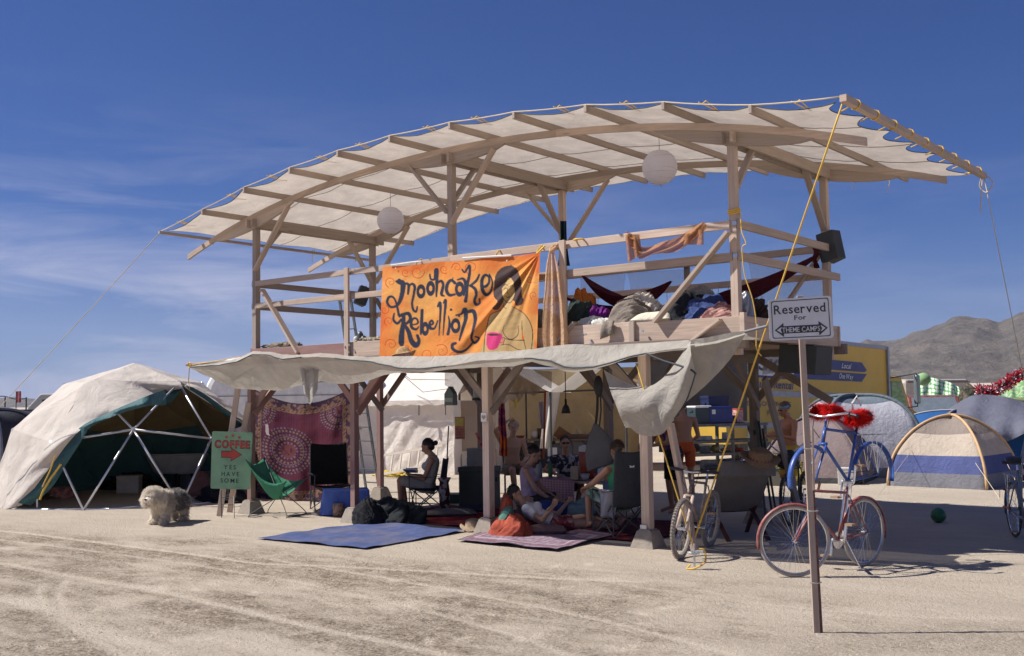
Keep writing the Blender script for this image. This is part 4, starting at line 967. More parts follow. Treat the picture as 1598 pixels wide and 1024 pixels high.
def person(label, loc, rz, J, skincol, hair, top=None, bottom=None, group=None, look=None, s=1.0, hairstyle='short', extras=(), vox=.0105, bare_feet=True, sleeve=.55, legcover=1.0, topmat2=None, fem=False):
    root = thing('person', label, 'person', loc, group, rz, world_verts=False)
    V = {k: Vector(v)*s for k, v in J.items()}
    pel, ch, hd = V['pel'], V['chest'], V['head']
    ac = (V['shR']-V['shL']).normalized(); hc = (V['hipR']-V['hipL']).normalized()
    up = (ch-pel).normalized(); fwd = up.cross(ac).normalized()
    look = Vector(look).normalized() if look else fwd
    neck0 = ch+up*.05*s; m = MB(); wsh = (V['shR']-V['shL']).length/2
    k = s; g = .93 if fem else 1.0
    mid = pel.lerp(ch, .5)-fwd*.01
    secs = [(pel-up*.08*k, .10*k, .085*k), (pel, .155*k, .105*k), (pel.lerp(ch, .28), .140*k*g, .098*k), (mid, .130*k*g, .092*k), (pel.lerp(ch, .8)+fwd*.005, .155*k*g, .108*k), (ch-up*.02*k, .165*k*g, .100*k), (ch+up*.05*k, .11*k, .07*k), (ch+up*.09*k, .06*k, .055*k)]
    loft(m, secs, (ac+hc).normalized())
    if fem:
        for q in (-1, 1): m.ell(pel.lerp(ch, .74)+fwd*.085*k+ac*q*.07*k, (.062*k,)*3, 10, 8)
    capsule(m, neck0, hd-up*.05*k, .056*k, .050*k)
    for S_ in 'LR':
        capsule(m, ch+(V['sh'+S_]-ch)*.45, V['sh'+S_], .062*k, .056*k)
        capsule(m, V['sh'+S_], V['el'+S_], .054*k*g, .040*k*g); capsule(m, V['el'+S_], V['wr'+S_], .041*k*g, .026*k*g)
        fd = (V['wr'+S_]-V['el'+S_]); pn = Vector(J.get('palm'+S_, (0, 0, -1))); hand(m, V['wr'+S_], fd, pn, J.get('curl', .6), k)
        capsule(m, V['hip'+S_], V['kn'+S_], .088*k, .058*k); capsule(m, V['kn'+S_], V['kn'+S_].lerp(V['an'+S_], .35), .055*k, .054*k); capsule(m, V['kn'+S_].lerp(V['an'+S_], .3), V['an'+S_], .054*k, .036*k)
        ft = (V['to'+S_]-V['an'+S_]); capsule(m, V['an'+S_]+ft*-.18-Vector((0, 0, .0)), V['to'+S_], .036*k, .030*k, 10, True, .75)
    # head: skull, face, jaw, nose, ears
    hz = (up*.6+Vector((0, 0, 1))*.4).normalized(); hz = (hz-look*hz.dot(look)).normalized(); hx = hz.cross(look).normalized()*-1
    M = Matrix((hx, look, hz)).transposed()
    H = lambda x, y, z: hd+M @ Vector((x*k, y*k, z*k))
    m.ell(H(0, -.012, .03), (.076*k, .094*k, .088*k), 14, 10, M); m.ell(H(0, .022, -.035), (.060*k, .066*k, .078*k), 12, 8, M)
    capsule(m, H(0, .082, .012), H(0, .104, -.026), .011*k, .017*k, 8); m.ell(H(0, .072, -.088), (.026*k, .022*k, .018*k), 8, 6, M); m.ell(H(0, .080, -.056), (.024*k, .012*k, .010*k), 8, 6, M)
    for q in (-1, 1): m.ell(H(q*.077, -.005, -.01), (.012*k, .024*k, .034*k), 8, 6, M)
    m.ell(H(0, .080, .038), (.046*k, .013*k, .011*k), 8, 6, M)
    body = remeshed('body', m, skin('%.2f' % skincol[0], skincol), root, vox, 2)
    e = MB()
    for q in (-1, 1): e.ell(H(q*.030, .0805, .012), (.012*k, .007*k, .007*k), 8, 6, M)
    e.build('eyes', m_plain('eye_dark', (.05, .035, .03), .3), root, smooth=True)
    e = MB(); e.ell(H(0, .0905, -.0565), (.020*k, .005*k, .005*k), 8, 6, M); e.build('lips', m_plain('lips', (skincol[0]*.8, skincol[1]*.45, skincol[2]*.45), .5), root, smooth=True)
    # hair: a cap of many short locks
    if hair:
        hm = m_plain('hair_%.2f' % hair[0], hair, .55, var=.3, scale=40); h = MB(); r_ = random.Random(int(hair[0]*1000)+len(label))
        h.ell(H(0, -.024, .042), (.083*k, .094*k, .088*k), 14, 10, M)
        if hairstyle in ('long', 'bob', 'pony'): h.ell(H(0, -.055, -.005), (.080*k, .066*k, .088*k), 12, 8, M)
        if hairstyle == 'pony': h.ell(H(0, -.145, -.005), (.040*k, .045*k, .042*k), 10, 8, M)
        if hairstyle == 'long':
            capsule(h, H(-.03, -.07, -.02), H(-.06, -.06, -.20), .055*k, .035*k); capsule(h, H(.03, -.07, -.02), H(.06, -.05, -.20), .055*k, .035*k)
        nl = 420 if hairstyle != 'curly' else 900
        for _ in range(nl):
            th = r_.uniform(0, 6.283); ph = r_.uniform(.0, 1.75 if hairstyle != 'long' else 2.1)
            p = Vector((math.sin(ph)*math.cos(th), math.sin(ph)*math.sin(th), math.cos(ph)))
            if p.y > .45 and p.z < .55: continue
            c = Vector((p.x*.083, p.y*.094-.024, p.z*.088+.042)); L = r_.uniform(.018, .04)*(1.5 if hairstyle == 'curly' else 1)
            dr = (p*.5+Vector((r_.uniform(-.5, .5), -.5+r_.uniform(-.3, .3), -.7+r_.uniform(-.5, .5)))).normalized()*L
            a_ = H(*c); b_ = H(*(c+dr)); sd = (b_-a_).orthogonal().normalized()*.004*k
            h.add([a_-sd, a_+sd, b_], [(0, 1, 2)])
        h.build('hair', hm, root, smooth=True)
    # clothes
    if top:
        c = MB(); i0 = 1; sc_ = secs[i0:7] if top[1] != 'halter' else secs[i0:6]
        loft(c, [(pel-up*.03*k, .160*k, .112*k)]+[(a_, b_, d_) for a_, b_, d_ in sc_], (ac+hc).normalized(), infl=.013)
        if fem:
            for q in (-1, 1): c.ell(pel.lerp(ch, .74)+fwd*.09*k+ac*q*.07*k, (.070*k,)*3, 10, 8)
        for S_ in 'LR':
            capsule(c, ch+(V['sh'+S_]-ch)*.35, V['sh'+S_]*(1 if top[1] != 'tank' else 1)+(Vector() if top[1] != 'tank' else (ch-V['sh'+S_])*.35), .078*k, .070*k if top[1] != 'tank' else .066*k)
            if top[1] == 'tee': capsule(c, V['sh'+S_], V['sh'+S_].lerp(V['el'+S_], sleeve), .072*k, .066*k, 12, False)
            if top[1] == 'long': capsule(c, V['sh'+S_], V['el'+S_], .070*k, .056*k, 12); capsule(c, V['el'+S_], V['el'+S_].lerp(V['wr'+S_], .9), .056*k, .044*k, 12, False)
        remeshed('shirt', c, top[0], root, vox*1.15, 3)
    if bottom:
        c = MB(); loft(c, [(pel-up*.10*k, .13*k, .115*k), (pel-up*.02*k, .165*k, .12*k), (pel+up*.07*k, .155*k, .112*k)], hc, infl=.012)
        for S_ in 'LR':
            f_ = bottom[1]
            capsule(c, V['hip'+S_], V['hip'+S_].lerp(V['kn'+S_], min(1, f_)), .106*k, (.106-.030*min(1, f_))*k, 12, f_ >= 1)
            if f_ > 1: capsule(c, V['kn'+S_], V['kn'+S_].lerp(V['an'+S_], f_-1), .074*k, .062*k, 12, False)
        remeshed('shorts' if bottom[1] < 1.3 else 'trousers', c, bottom[0], root, vox*1.15, 3)
    return root, H, M, V
def C_(name, c, **k): return m_cloth(name, c, fold=.6, fscale=7, **k)
T_SK, T_SK2, T_SK3 = (.42, .235, .15), (.36, .19, .115), (.50, .29, .19)
SITJ = dict(pel=(0, 0, .50), chest=(0, -.10, .93), head=(0, -.05, 1.17), shL=(-.185, -.10, .94), shR=(.185, -.10, .94), elL=(-.24, .04, .68), elR=(.24, .04, .68), wrL=(-.12, .26, .72), wrR=(.12, .26, .72),
            hipL=(-.09, .02, .47), hipR=(.09, .02, .47), knL=(-.13, .44, .55), knR=(.13, .44, .55), anL=(-.12, .46, .09), anR=(.12, .50, .09), toL=(-.13, .62, .035), toR=(.14, .66, .035))
# 1 woman reading in a folding chair, seen in profile, facing left
p0 = at(668, 800); base1 = Vector((p0.x, p0.y, 0))
J = dict(SITJ); J.update(pel=(0, 0, .42), hipL=(-.09, .03, .42), hipR=(.09, .03, .42), chest=(0, -.09, .84), head=(0, .00, 1.06), shL=(-.175, -.09, .84), shR=(.175, -.09, .84), elL=(-.21, .02, .56), elR=(.21, .02, .56), wrL=(-.09, .24, .60), wrR=(.09, .25, .60), knL=(-.11, .43, .52), knR=(.11, .46, .53), anL=(-.10, .42, .10), anR=(.12, .38, .09), toL=(-.10, .58, .04), toR=(.13, .54, .04), palmL=(.5, 0, .8), palmR=(-.5, 0, .8))
pr, H, M, V = person('woman with dark ponytail in pale sleeveless top reading a book in a folding chair', base1, heading(-1, .10), J, T_SK2, (.015, .012, .012), (C_('pale_grey_top', (.42, .42, .40)), 'tank'), (C_('grey_khaki_shorts', (.30, .28, .26)), .95), look=(0, .86, -.42), hairstyle='pony', fem=True)
def rotz(base, rz, p): return Vector(base)+Matrix.Rotation(rz, 3, 'Z') @ Vector(p)
bk = thing('open_book', 'open book with blue cover held by the reading woman', 'book', base1, world_verts=False); bk.rotation_euler = (0, 0, heading(-1, .10))
for q in (-1, 1):
    m = MB(); m.beam((q*.005, .26, .645), (q*.13, .29, .70), .20, .012, (0, 0, 1)); m.build('book_half', m_plain('book_blue', (.08, .13, .34), .6), bk)
    m = MB(); m.beam((q*.006, .255, .655), (q*.122, .285, .709), .185, .010, (0, 0, 1)); m.build('book_page', m_plain('paper', (.7, .68, .62), .8), bk)
# 2 reclining woman by the post, head left, legs to the right
b2 = at(802, 834)+Vector((-.05, .16, 0)); b2.z = 0; r2_ = heading(1, -.02)
J = dict(pel=(0, .52, .14), chest=(0, .14, .34), head=(0, -.04, .56), shL=(-.17, .12, .36), shR=(.17, .12, .36), elL=(-.22, .30, .16), elR=(.24, .34, .20), wrL=(-.08, .46, .34), wrR=(.06, .50, .36), hipL=(-.09, .56, .12), hipR=(.09, .56, .12),
         knL=(-.10, .98, .20), knR=(.08, 1.00, .13), anL=(-.08, 1.40, .08), anR=(.08, 1.42, .08), toL=(-.12, 1.50, .20), toR=(.10, 1.52, .20), palmL=(.3, .2, .9), palmR=(-.3, .2, .9))
person('dark-haired woman in white tee reclining with bare legs stretched behind the brown cushion', b2, r2_, J, T_SK, (.014, .011, .011), (C_('white_tee', (.62, .60, .60)), 'tee'), (C_('red_print_shorts', (.16, .03, .035), c2=(.30, .18, .16)), .55), look=(.05, .9, -.15), hairstyle='long', fem=True, s=.94)
# 3 woman in lilac top
b3 = at(826, 812); b3.z = 0
J = dict(pel=(0, 0, .30), chest=(0, -.02, .74), head=(0, .09, .98), shL=(-.17, -.02, .74), shR=(.17, -.02, .74), elL=(-.20, .16, .48), elR=(.22, .14, .46), wrL=(-.06, .38, .34), wrR=(.14, .38, .30), hipL=(-.09, .03, .27), hipR=(.09, .03, .27), knL=(-.14, .42, .34), knR=(.16, .42, .30), anL=(-.14, .44, .08), anR=(.10, .36, .07), toL=(-.14, .60, .04), toR=(.10, .52, .04))
pr, H, M, V = person('woman in lilac sleeveless top with sunglasses pushed up on short dark hair', b3, heading(1, -.15), J, T_SK, (.022, .015, .014), (C_('lilac_top', (.44, .33, .42)), 'tank'), (C_('dark_skirt', (.05, .04, .045)), .95), look=(-.15, .85, -.40), hairstyle='short', fem=True)
m = MB()
for q in (-1, 1): m.ell(H(q*.036, .075, .092), (.026, .012, .018), 10, 6, M)
m.tube([H(-.07, .03, .09), H(0, .085, .095), H(.07, .03, .09)], .004, 5); m.build('sunglasses', BLACK, pr)
m = MB(); m.box((0, .02, .10), (.42, .40, .20)); o = m.build('floor_cushion', C_('cushion_brown', (.12, .08, .07)), bevel=.04); o.location = b3; o.rotation_euler = (0, 0, heading(1, -.15)); tag(o, 'dark floor cushion under the woman in the lilac top', 'cushion')
# 4 shirtless man with cap, hand raised to his head
b4 = at(800, 785); b4.z = 0
J = dict(SITJ); J.update(pel=(0, 0, .62), hipL=(-.1, .03, .58), hipR=(.1, .03, .58), chest=(0, .02, 1.07), head=(.0, .10, 1.31), shL=(-.20, .02, 1.07), shR=(.20, .02, 1.07), elR=(.34, .10, 1.26), wrR=(.12, .08, 1.42), elL=(-.25, .10, .80), wrL=(-.10, .32, .74), knL=(-.16, .46, .60), knR=(.16, .46, .60), palmR=(-.6, 0, -.5))
pr, H, M, V = person('shirtless man in a pale cap raising one hand to his head', b4, heading(.35, -.95), J, T_SK3, (.10, .06, .04), None, (C_('tan_shorts', (.25, .2, .15)), .8), look=(.25, .95, -.15))
m = MB(); m.ell(H(0, -.012, .062), (.088, .100, .068), 14, 8, M); m.beam(H(0, .07, .062), H(0, .155, .05), .13, .010, (0, 0, 1)); m.build('cap', C_('cap_pale', (.40, .30, .26)), pr, smooth=False)
# 5 man in sunglasses and dark patterned shirt, behind the low table
b5 = at(884, 795); b5.z = 0
J = dict(SITJ); J.update(pel=(0, 0, .40), hipL=(-.1, .03, .38), hipR=(.1, .03, .38), chest=(0, -.06, .82), head=(0, .01, 1.07), shL=(-.20, -.06, .82), shR=(.20, -.06, .82), elL=(-.34, .14, .66), elR=(.34, .05, .64), wrL=(-.20, .36, .62), wrR=(.2, .3, .60), knL=(-.2, .44, .44), knR=(.2, .44, .44))
pr, H, M, V = person('man in sunglasses and navy printed shirt sitting behind the low table', b5, heading(.05, -1), J, T_SK, (.05, .035, .03), (C_('navy_print_shirt', (.03, .035, .06), c2=(.45, .46, .50)), 'tee'), (C_('dark_shorts2', (.05, .05, .06)), .9), look=(-.02, 1, -.05))
m = MB()
for q in (-1, 1): m.ell(H(q*.034, .088, .016), (.028, .010, .018), 10, 6, M)
m.tube([H(-.078, -.005, .012), H(-.062, .07, .018), H(0, .096, .02), H(.062, .07, .018), H(.078, -.005, .012)], .005, 5); m.build('sunglasses', BLACK, pr)
# 6 man in green tank top in a folding chair, back to us
b6 = at(968, 836); b6.z = 0
J = dict(SITJ); J.update(pel=(0, .02, .42), hipL=(-.1, .05, .42), hipR=(.1, .05, .42), chest=(0, -.02, .86), head=(0, .06, 1.11), shL=(-.19, -.02, .86), shR=(.19, -.02, .86), elL=(-.34, .12, .68), elR=(.26, .1, .6), wrL=(-.30, .36, .62), wrR=(.2, .32, .6), knL=(-.20, .46, .58), knR=(.14, .46, .5), anL=(-.22, .42, .12), anR=(.14, .42, .09), toL=(-.24, .58, .05), toR=(.15, .58, .04))
person('man in bright green tank top seated in a folding chair, back turned', b6, heading(-.45, .90), J, T_SK2, (.13, .085, .06), (C_('green_tank', (.06, .36, .17)), 'tank'), (m_cloth('green_stripe', (.10, .22, .14), fold=.5, stripes=('X', 9, (.32, .38, .32))), .95), look=(-.1, .95, -.25), hairstyle='curly')
# 7 person lying back on the floor, knees bent, beyond the reclining woman
b7 = at(905, 815); b7.z = 0
J = dict(pel=(0, .42, .16), chest=(0, -.02, .22), head=(0, -.24, .30), shL=(-.18, -.04, .22), shR=(.18, -.04, .22), elL=(-.26, .20, .14), elR=(.26, .20, .14), wrL=(-.12, .36, .30), wrR=(.12, .36, .30), hipL=(-.09, .46, .15), hipR=(.09, .46, .15), knL=(-.1, .86, .40), knR=(.12, .82, .20), anL=(-.10, .84, .02+.05), anR=(.12, 1.22, .08), toL=(-.1, 1.0, .03), toR=(.14, 1.36, .12), palmL=(.3, 0, -1), palmR=(-.3, 0, -1))
person('person lying on the floor in blue shirt and pale teal shorts with one knee raised', b7+IR*-.55, heading(1, .05), J, T_SK3, (.07, .045, .03), (C_('deep_blue_tee', (.03, .06, .22)), 'tee'), (C_('pale_teal_shorts', (.22, .32, .32)), .95), look=(0, .2, 1))
# 8 standing man in red and blue striped shirt, 9 bare-backed man in orange shorts beyond him
STJ = dict(pel=(0, 0, .95), chest=(0, .02, 1.40), head=(0, .08, 1.63), shL=(-.20, .02, 1.40), shR=(.20, .02, 1.40), elL=(-.27, .02, 1.12), elR=(.27, .02, 1.12), wrL=(-.22, .22, 1.02), wrR=(.22, .22, 1.02), hipL=(-.1, 0, .91), hipR=(.1, 0, .91), knL=(-.12, .05, .49), knR=(.12, .03, .49), anL=(-.13, 0, .08), anR=(.13, -.02, .08), toL=(-.15, .16, .03), toR=(.15, .14, .03))
b8 = at(1053, 800); b8.z = 0
J = dict(STJ); J.update(chest=(0, .14, 1.36), head=(0, .28, 1.55), shL=(-.2, .14, 1.36), shR=(.2, .14, 1.36), elL=(-.30, .24, 1.10), elR=(.25, .26, 1.08), wrL=(-.16, .46, 1.06), wrR=(.12, .48, 1.06), palmL=(.6, 0, -.3), palmR=(-.6, 0, -.3))
person('man in red and blue striped tee bending forward behind the big awning swag', b8, heading(-.9, -.3), J, T_SK2, (.03, .02, .02), (m_cloth('red_blue_stripe', (.42, .07, .03), fold=.5, stripes=('X', 2.2, (.05, .05, .22))), 'tee'), (C_('black_shorts', (.02, .02, .025)), .95), look=(0, .8, -.55))
b9 = at(1070, 782); b9.z = 0
person('bare-backed man in orange shorts standing behind the man in the striped tee', b9, heading(-.2, 1), STJ, T_SK2, (.03, .02, .02), None, (C_('orange_shorts', (.50, .10, .03)), .75), s=1.0)
# 10 man with blue headband and yellow shorts beyond the bicycles
b10 = at(1236, 790); b10.z = 0
J = dict(STJ); J.update(elL=(-.30, .10, 1.14), elR=(.28, .14, 1.14), wrL=(-.14, .34, 1.20), wrR=(.12, .36, 1.18), anR=(.2, -.22, .12), knR=(.16, .06, .50), toR=(.2, -.10, .03), palmL=(.6, 0, -.3), palmR=(-.6, 0, -.3), head=(0, .09, 1.62))
pr, H, M, V = person('shirtless tanned man in blue headband and yellow shorts beyond the stacked bicycles', b10, heading(-.85, -.25), J, (.46, .20, .10), (.16, .09, .05), None, (C_('yellow_shorts', (.66, .44, .06)), .95), look=(0, .9, -.3), s=.97)
m = MB(); m.lathe(H(0, -.01, .045), [(.090, -.018), (.092, 0), (.090, .018)], 20, M); m.build('headband', C_('headband_blue', (.16, .42, .62)), pr)
m = MB()
for q in (-1, 1): m.ell(H(q*.034, .086, .014), (.026, .010, .016), 10, 6, M)
m.build('sunglasses', BLACK, pr)

# ================================================================== sheepdog
dog = thing('sheepdog', 'shaggy white and grey sheepdog standing beside the dome with its mouth open', 'dog', at(262, 816).xy.to_3d(), world_verts=False); dog.rotation_euler = (0, 0, heading(-.26, -.96)); dog.scale = (.90, .80, .76)
# local: y forward
m = MB()
loft(m, [((0, -.42, .46), .07, .08), ((0, -.36, .47), .125, .15), ((0, -.15, .46), .135, .155), ((0, .08, .45), .145, .185), ((0, .24, .46), .14, .19), ((0, .34, .50), .10, .12)], Vector((1, 0, 0)))
capsule(m, (0, .26, .52), (0, .42, .60), .12, .11)
m.ell((0, .46, .58), (.155, .15, .155), 14, 10); capsule(m, (0, .56, .55), (0, .69, .51), .072, .055)
capsule(m, (0, .56, .50), (0, .64, .45), .045, .035)
for q in (-1, 1):
    capsule(m, (q*.09, .25, .42), (q*.10, .24, .22), .075, .052); capsule(m, (q*.10, .24, .22), (q*.10, .26, .06), .05, .042); capsule(m, (q*.10, .26, .045), (q*.10, .33, .04), .045, .04)
    capsule(m, (q*.09, -.34, .42), (q*.10, -.28, .27), .10, .065); capsule(m, (q*.10, -.28, .27), (q*.10, -.41, .18), .058, .042); capsule(m, (q*.10, -.41, .18), (q*.10, -.37, .06), .042, .04); capsule(m, (q*.10, -.37, .045), (q*.10, -.30, .04), .045, .04)
    capsule(m, (q*.115, .47, .64), (q*.15, .46, .48), .035, .05)
dbody = remeshed('body', m, m_plain('dog_underfur', (.72, .65, .56), .9), dog, .014, 3)
vs = np.empty(len(dbody.data.vertices)*3); dbody.data.vertices.foreach_get('co', vs); vs = vs.reshape(-1, 3)
dbody.data.calc_loop_triangles() if hasattr(dbody.data, 'calc_loop_triangles') else None
nn = np.empty(len(dbody.data.vertices)*3); dbody.data.vertices.foreach_get('normal', nn); nn = nn.reshape(-1, 3)
r_ = random.Random(4); fw = MB(); fg = MB()
for _ in range(42000):
    i = r_.randrange(len(vs)); p = Vector(vs[i]); n_ = Vector(nn[i])
    if p.y > .66 and abs(p.x) < .04: continue
    L = r_.uniform(.04, .105)*(1.25 if p.z > .3 else .9)
    if p.y > .55 and p.z < .62: L *= .75
    cl = Vector((nz3(p.x*14, p.y*14, p.z*14), nz3(p.x*14+9, p.y*14, p.z*14), nz3(p.x*14, p.y*14+7, p.z*14)))*.9
    d1 = (n_*1.0+cl+Vector((0, 0, -.35))).normalized()*L*.5; d2 = (n_*.25+cl*1.2+Vector((r_.uniform(-.2, .2), r_.uniform(-.2, .2), -1.0))).normalized()*L*.6
    a_ = p+Vector((r_.uniform(-.008, .008),)*3); b_ = a_+d1; c_ = b_+d2
    if c_.z < .004: c_.z = .004
    sd = n_.orthogonal().normalized(); q_ = Matrix.Rotation(r_.uniform(0, 3.1), 3, n_); sd = (q_ @ sd)*.0034
    grey = (p.y < .06+.1*nz3(p.x*5, p.z*5) and p.z > .26+.08*nz3(p.y*6, p.x*6)) and r_.random() < .86 or (p.y < .3 and p.x < -.10 and p.z > .42 and r_.random() < .3)
    (fg if grey else fw).add([a_-sd, a_+sd, b_+sd*.8, b_-sd*.8, c_], [(0, 1, 2, 3), (3, 2, 4)])
for mb_, nm, c in ((fw, 'white_fur', (.86, .78, .68)), (fg, 'grey_fur', (.30, .285, .28))):
    o = mb_.build(nm, m_cloth(nm, c, trans=.5, fold=.1, var=.2), dog); o['kind'] = 'stuff'
m = MB(); m.ell((0, .738, .535), (.026, .018, .020), 10, 8); m.build('nose', BLACK, dog, smooth=True)
m = MB(); m.ell((0, .672, .462), (.024, .045, .010), 10, 8); m.build('tongue', m_plain('dog_tongue', (.55, .24, .24), .5), dog, smooth=True)
m = MB()
for q in (-1, 1): m.ell((q*.05, .615, .635), (.012, .01, .010), 8, 6)
m.build('eyes', BLACK, dog, smooth=True)
# ================================================================== flat lettering
def text2d(s_, bold=0.0, shear=0.0, serif=False, spacing=1.0):
    """returns (verts2d, faces, width, height) with the baseline at 0; letters laid one after the other"""
    SER = {'R': 'blt,br', 'r': 'bl,tl', 'v': 'tl,tr', 'd': 'br', 'F': 'bl', 'T': 'bc', 'H': 'bl,br,tl,tr', 'M': 'bl,br', 'A': 'bl,br', 'P': 'bl', 'h': 'bl,br'}
    V = []; Fc = []; x = 0.0; H_ = .7
    for ch in s_:
        if ch == ' ': x += .30*spacing; continue
        cu = bpy.data.curves.new('t', 'FONT'); cu.body = ch; cu.offset = bold; cu.shear = shear; cu.resolution_u = 3
        ob = bpy.data.objects.new('t', cu); COL.objects.link(ob); dg = bpy.context.evaluated_depsgraph_get()
        me = bpy.data.meshes.new_from_object(ob.evaluated_get(dg)); vs = [(v.co.x, v.co.y) for v in me.vertices]; fs = [tuple(p.vertices) for p in me.polygons]
        bpy.data.objects.remove(ob); bpy.data.curves.remove(cu); bpy.data.meshes.remove(me)
        if not vs: continue
        x0 = min(v[0] for v in vs); x1 = max(v[0] for v in vs); y0 = min(v[1] for v in vs); y1 = max(v[1] for v in vs)
        o = len(V); V += [(v[0]-x0+x, v[1]) for v in vs]; Fc += [tuple(o+k for k in f) for f in fs]
        if serif:
            st = .09
            def bar(cx, y, w=.17, h=.045):
                o2 = len(V); V.extend([(cx-w/2, y), (cx+w/2, y), (cx+w/2, y+h), (cx-w/2, y+h)]); Fc.append((o2, o2+1, o2+2, o2+3))
            L_, R_ = x+st/2+.02, x+(x1-x0)-st/2-.01; c_ = (L_+R_)/2
            for k in SER.get(ch, '').split(','):
                if k == 'bl': bar(L_, y0)
                if k == 'br': bar(R_, y0)
                if k == 'bc': bar(c_, y0)
                if k == 'tl': bar(L_, y1-.045)
                if k == 'tr': bar(R_, y1-.045)
                if k == 'blt': bar(L_, y0); bar(L_-.02, y1-.045, .12)
        x += (x1-x0+.085)*spacing
    return V, Fc, x, H_
def lettering(name, s_, plane, x0, y0, x1, hgt, mat, parent, th=.002, **k):
    """plane(x, y, off) -> point; fits the word between x0 and x1, baseline y0, cap height hgt (y grows upward)"""
    V, Fc, W_, H_ = text2d(s_, **k); m = MB(); sx = (x1-x0)/W_; sy = hgt/H_
    n = len(V); vs = [plane(x0+v[0]*sx, y0+v[1]*sy, th) for v in V]
    m.add(vs, Fc); return m.build(name, mat, parent)
def flatpoly(name, pts, plane, mat, parent, off=.002):
    m = MB(); m.add([plane(x, y, off) for x, y in pts], [tuple(range(len(pts)))]); return m.build(name, mat, parent)
def quadplane(TL, TR, BR, BL, P, N):
    """sign face through P with normal N whose corners are seen at the given pixels; x right 0..1, y up 0..1"""
    c = [atplane(*q, P, N) for q in (BL, BR, TR, TL)]
    def f(x, y, off=0.0): return (c[0].lerp(c[1], x)).lerp(c[3].lerp(c[2], x), y)+N*off
    return f
INK = m_plain('sign_ink', (.035, .04, .045), .6, var=.1); BLK_GREEN = m_plain('green_black_ink', (.02, .05, .04), .6)
# --- coffee sign
P = at(343, 806); N = -IF.copy(); N = (N*.98+IR*-.1).normalized()
cs = thing('coffee_sign', 'green COFFEE sign with red arrow on wooden legs at the left front post', 'sign', P)
f = quadplane((331, 673.2), (394.3, 675), (390, 764), (328.4, 762.5), P, N)
SG = m_plain('sign_green', (.19, .36, .215), .65, var=.12, dust=.12, scale=5); SR = m_plain('sign_red', (.42, .05, .035), .6, var=.2)
m = MB(); m.prism([f(x, y, 0) for x, y in ((0.02, 0), (.98, 0), (1, .02), (1, .98), (.98, 1), (.02, 1), (0, .98), (0, .02))], -N*.015); m.build('board', SG, cs)
def star(cx, cy, r): return [(cx+r*(1 if k % 2 == 0 else .42)*math.sin(k*math.pi/5), cy+r*.70*(1 if k % 2 == 0 else .42)*math.cos(k*math.pi/5)) for k in range(10)]
for cx, cy in ((.36, .905), (.52, .935), (.68, .905)): flatpoly('star', star(cx, cy, .055), f, SR, cs, .004)
lettering('lettering', 'COFFEE', f, .07, .72, .97, .125, INK, cs, th=.002, bold=.065)
lettering('lettering', 'COFFEE', f, .085, .727, .955, .112, SR, cs, th=.004, bold=.032)
AR = [(.26, .655), (.50, .655), (.50, .705), (.75, .605), (.50, .500), (.50, .555), (.26, .555)]
flatpoly('arrow', [(.245, .667), (.488, .667), (.488, .722), (.77, .605), (.488, .483), (.488, .543), (.245, .543)], f, INK, cs, .002); flatpoly('arrow', AR, f, SR, cs, .004)
for s_, a, b, y in (('YES', .32, .66, .345), ('HAVE', .27, .74, .225), ('SOME', .25, .74, .110)): lettering('lettering', s_, f, a, y, b, .075, BLK_GREEN, cs, th=.004, bold=.012, spacing=1.25)
for a, b in (((372, 600), (341, 806)), ((388, 628), (357, 800))):
    q0 = at(*b); m = MB(); m.beam(q0+IF*.05, atplane(*a, P+IF*.30, N), .09, .04, IF); m.build('leg', W_NEW, cs, bevel=.004)
m = MB()
for a, b in (((345, 765), (346, 808)), ((365, 775), (365.5, 809))): m.tube([atplane(*a, P-IF*.02, N), at(*b)], .008, 5)
for y in (777, 788): m.tube([atplane(346, y, P-IF*.02, N), atplane(365, y, P-IF*.02, N)], .006, 5)
m.build('wire_stand', DGREY, cs)
# --- reserved sign
P = at(1275, 987); N = (-IF*.985+IR*-.05).normalized()
rsn = thing('reserved_sign', 'white Reserved For THEME CAMPS sign on a tall leaning wooden stake in the foreground', 'sign', P)
m = MB(); m.beam(P-Vector((0, 0, .1)), atplane(1248, 462, P, N), .048, .03, N, w1=.046); m.build('wooden_post', W_NEW, rsn, bevel=.003)
off = IR*.036
m = MB(); m.beam(P+off-Vector((0, 0, .1))-IF*.005, atplane(1268, 740, P+off*.2, N), .018, .012, N); m.build('steel_stake', m_plain('rusty_stake', (.16, .07, .06), .8, var=.4, scale=30), rsn)
m = MB(); m.beam(atplane(1267, 668, P, N)-IF*.02, atplane(1265, 765, P, N)-IF*.02+IR*.02, .014, .010, N); m.build('wooden_lath', W_NEW, rsn)
for v in (700, 797, 909):
    u = 1252+(v-530)*.0505; c = atplane(u, v, P, N)+IR*.012; m = MB(); m.tube([c+IR*.042*math.cos(a)+IF*.032*math.sin(a) for a in np.linspace(0, 6.283, 13)[:-1]], .004, 5, closed=True); m.build('wire_tie', CHROME, rsn)
f = quadplane((1198.3, 468), (1296.8, 461.3), (1301.5, 527.4), (1201.4, 532), P+N*.035, N)
def rr_poly(a, b, r, ax=.67):
    out = []
    for cx, cy, a0 in ((b-r*ax, b-r, 0), (a+r*ax, b-r, 90), (a+r*ax, a+r, 180), (b-r*ax, a+r, 270)):
        for k in range(5): an = D2R(a0+k*22.5); out.append((cx+r*ax*math.cos(an), cy+r*math.sin(an)))
    return out
SW = m_plain('sign_white', (.66, .67, .69), .45, var=.05, dust=.12)
m = MB(); m.prism([f(x, y, 0) for x, y in rr_poly(0, 1, .075)], -N*.004); m.build('sign_plate', SW, rsn)
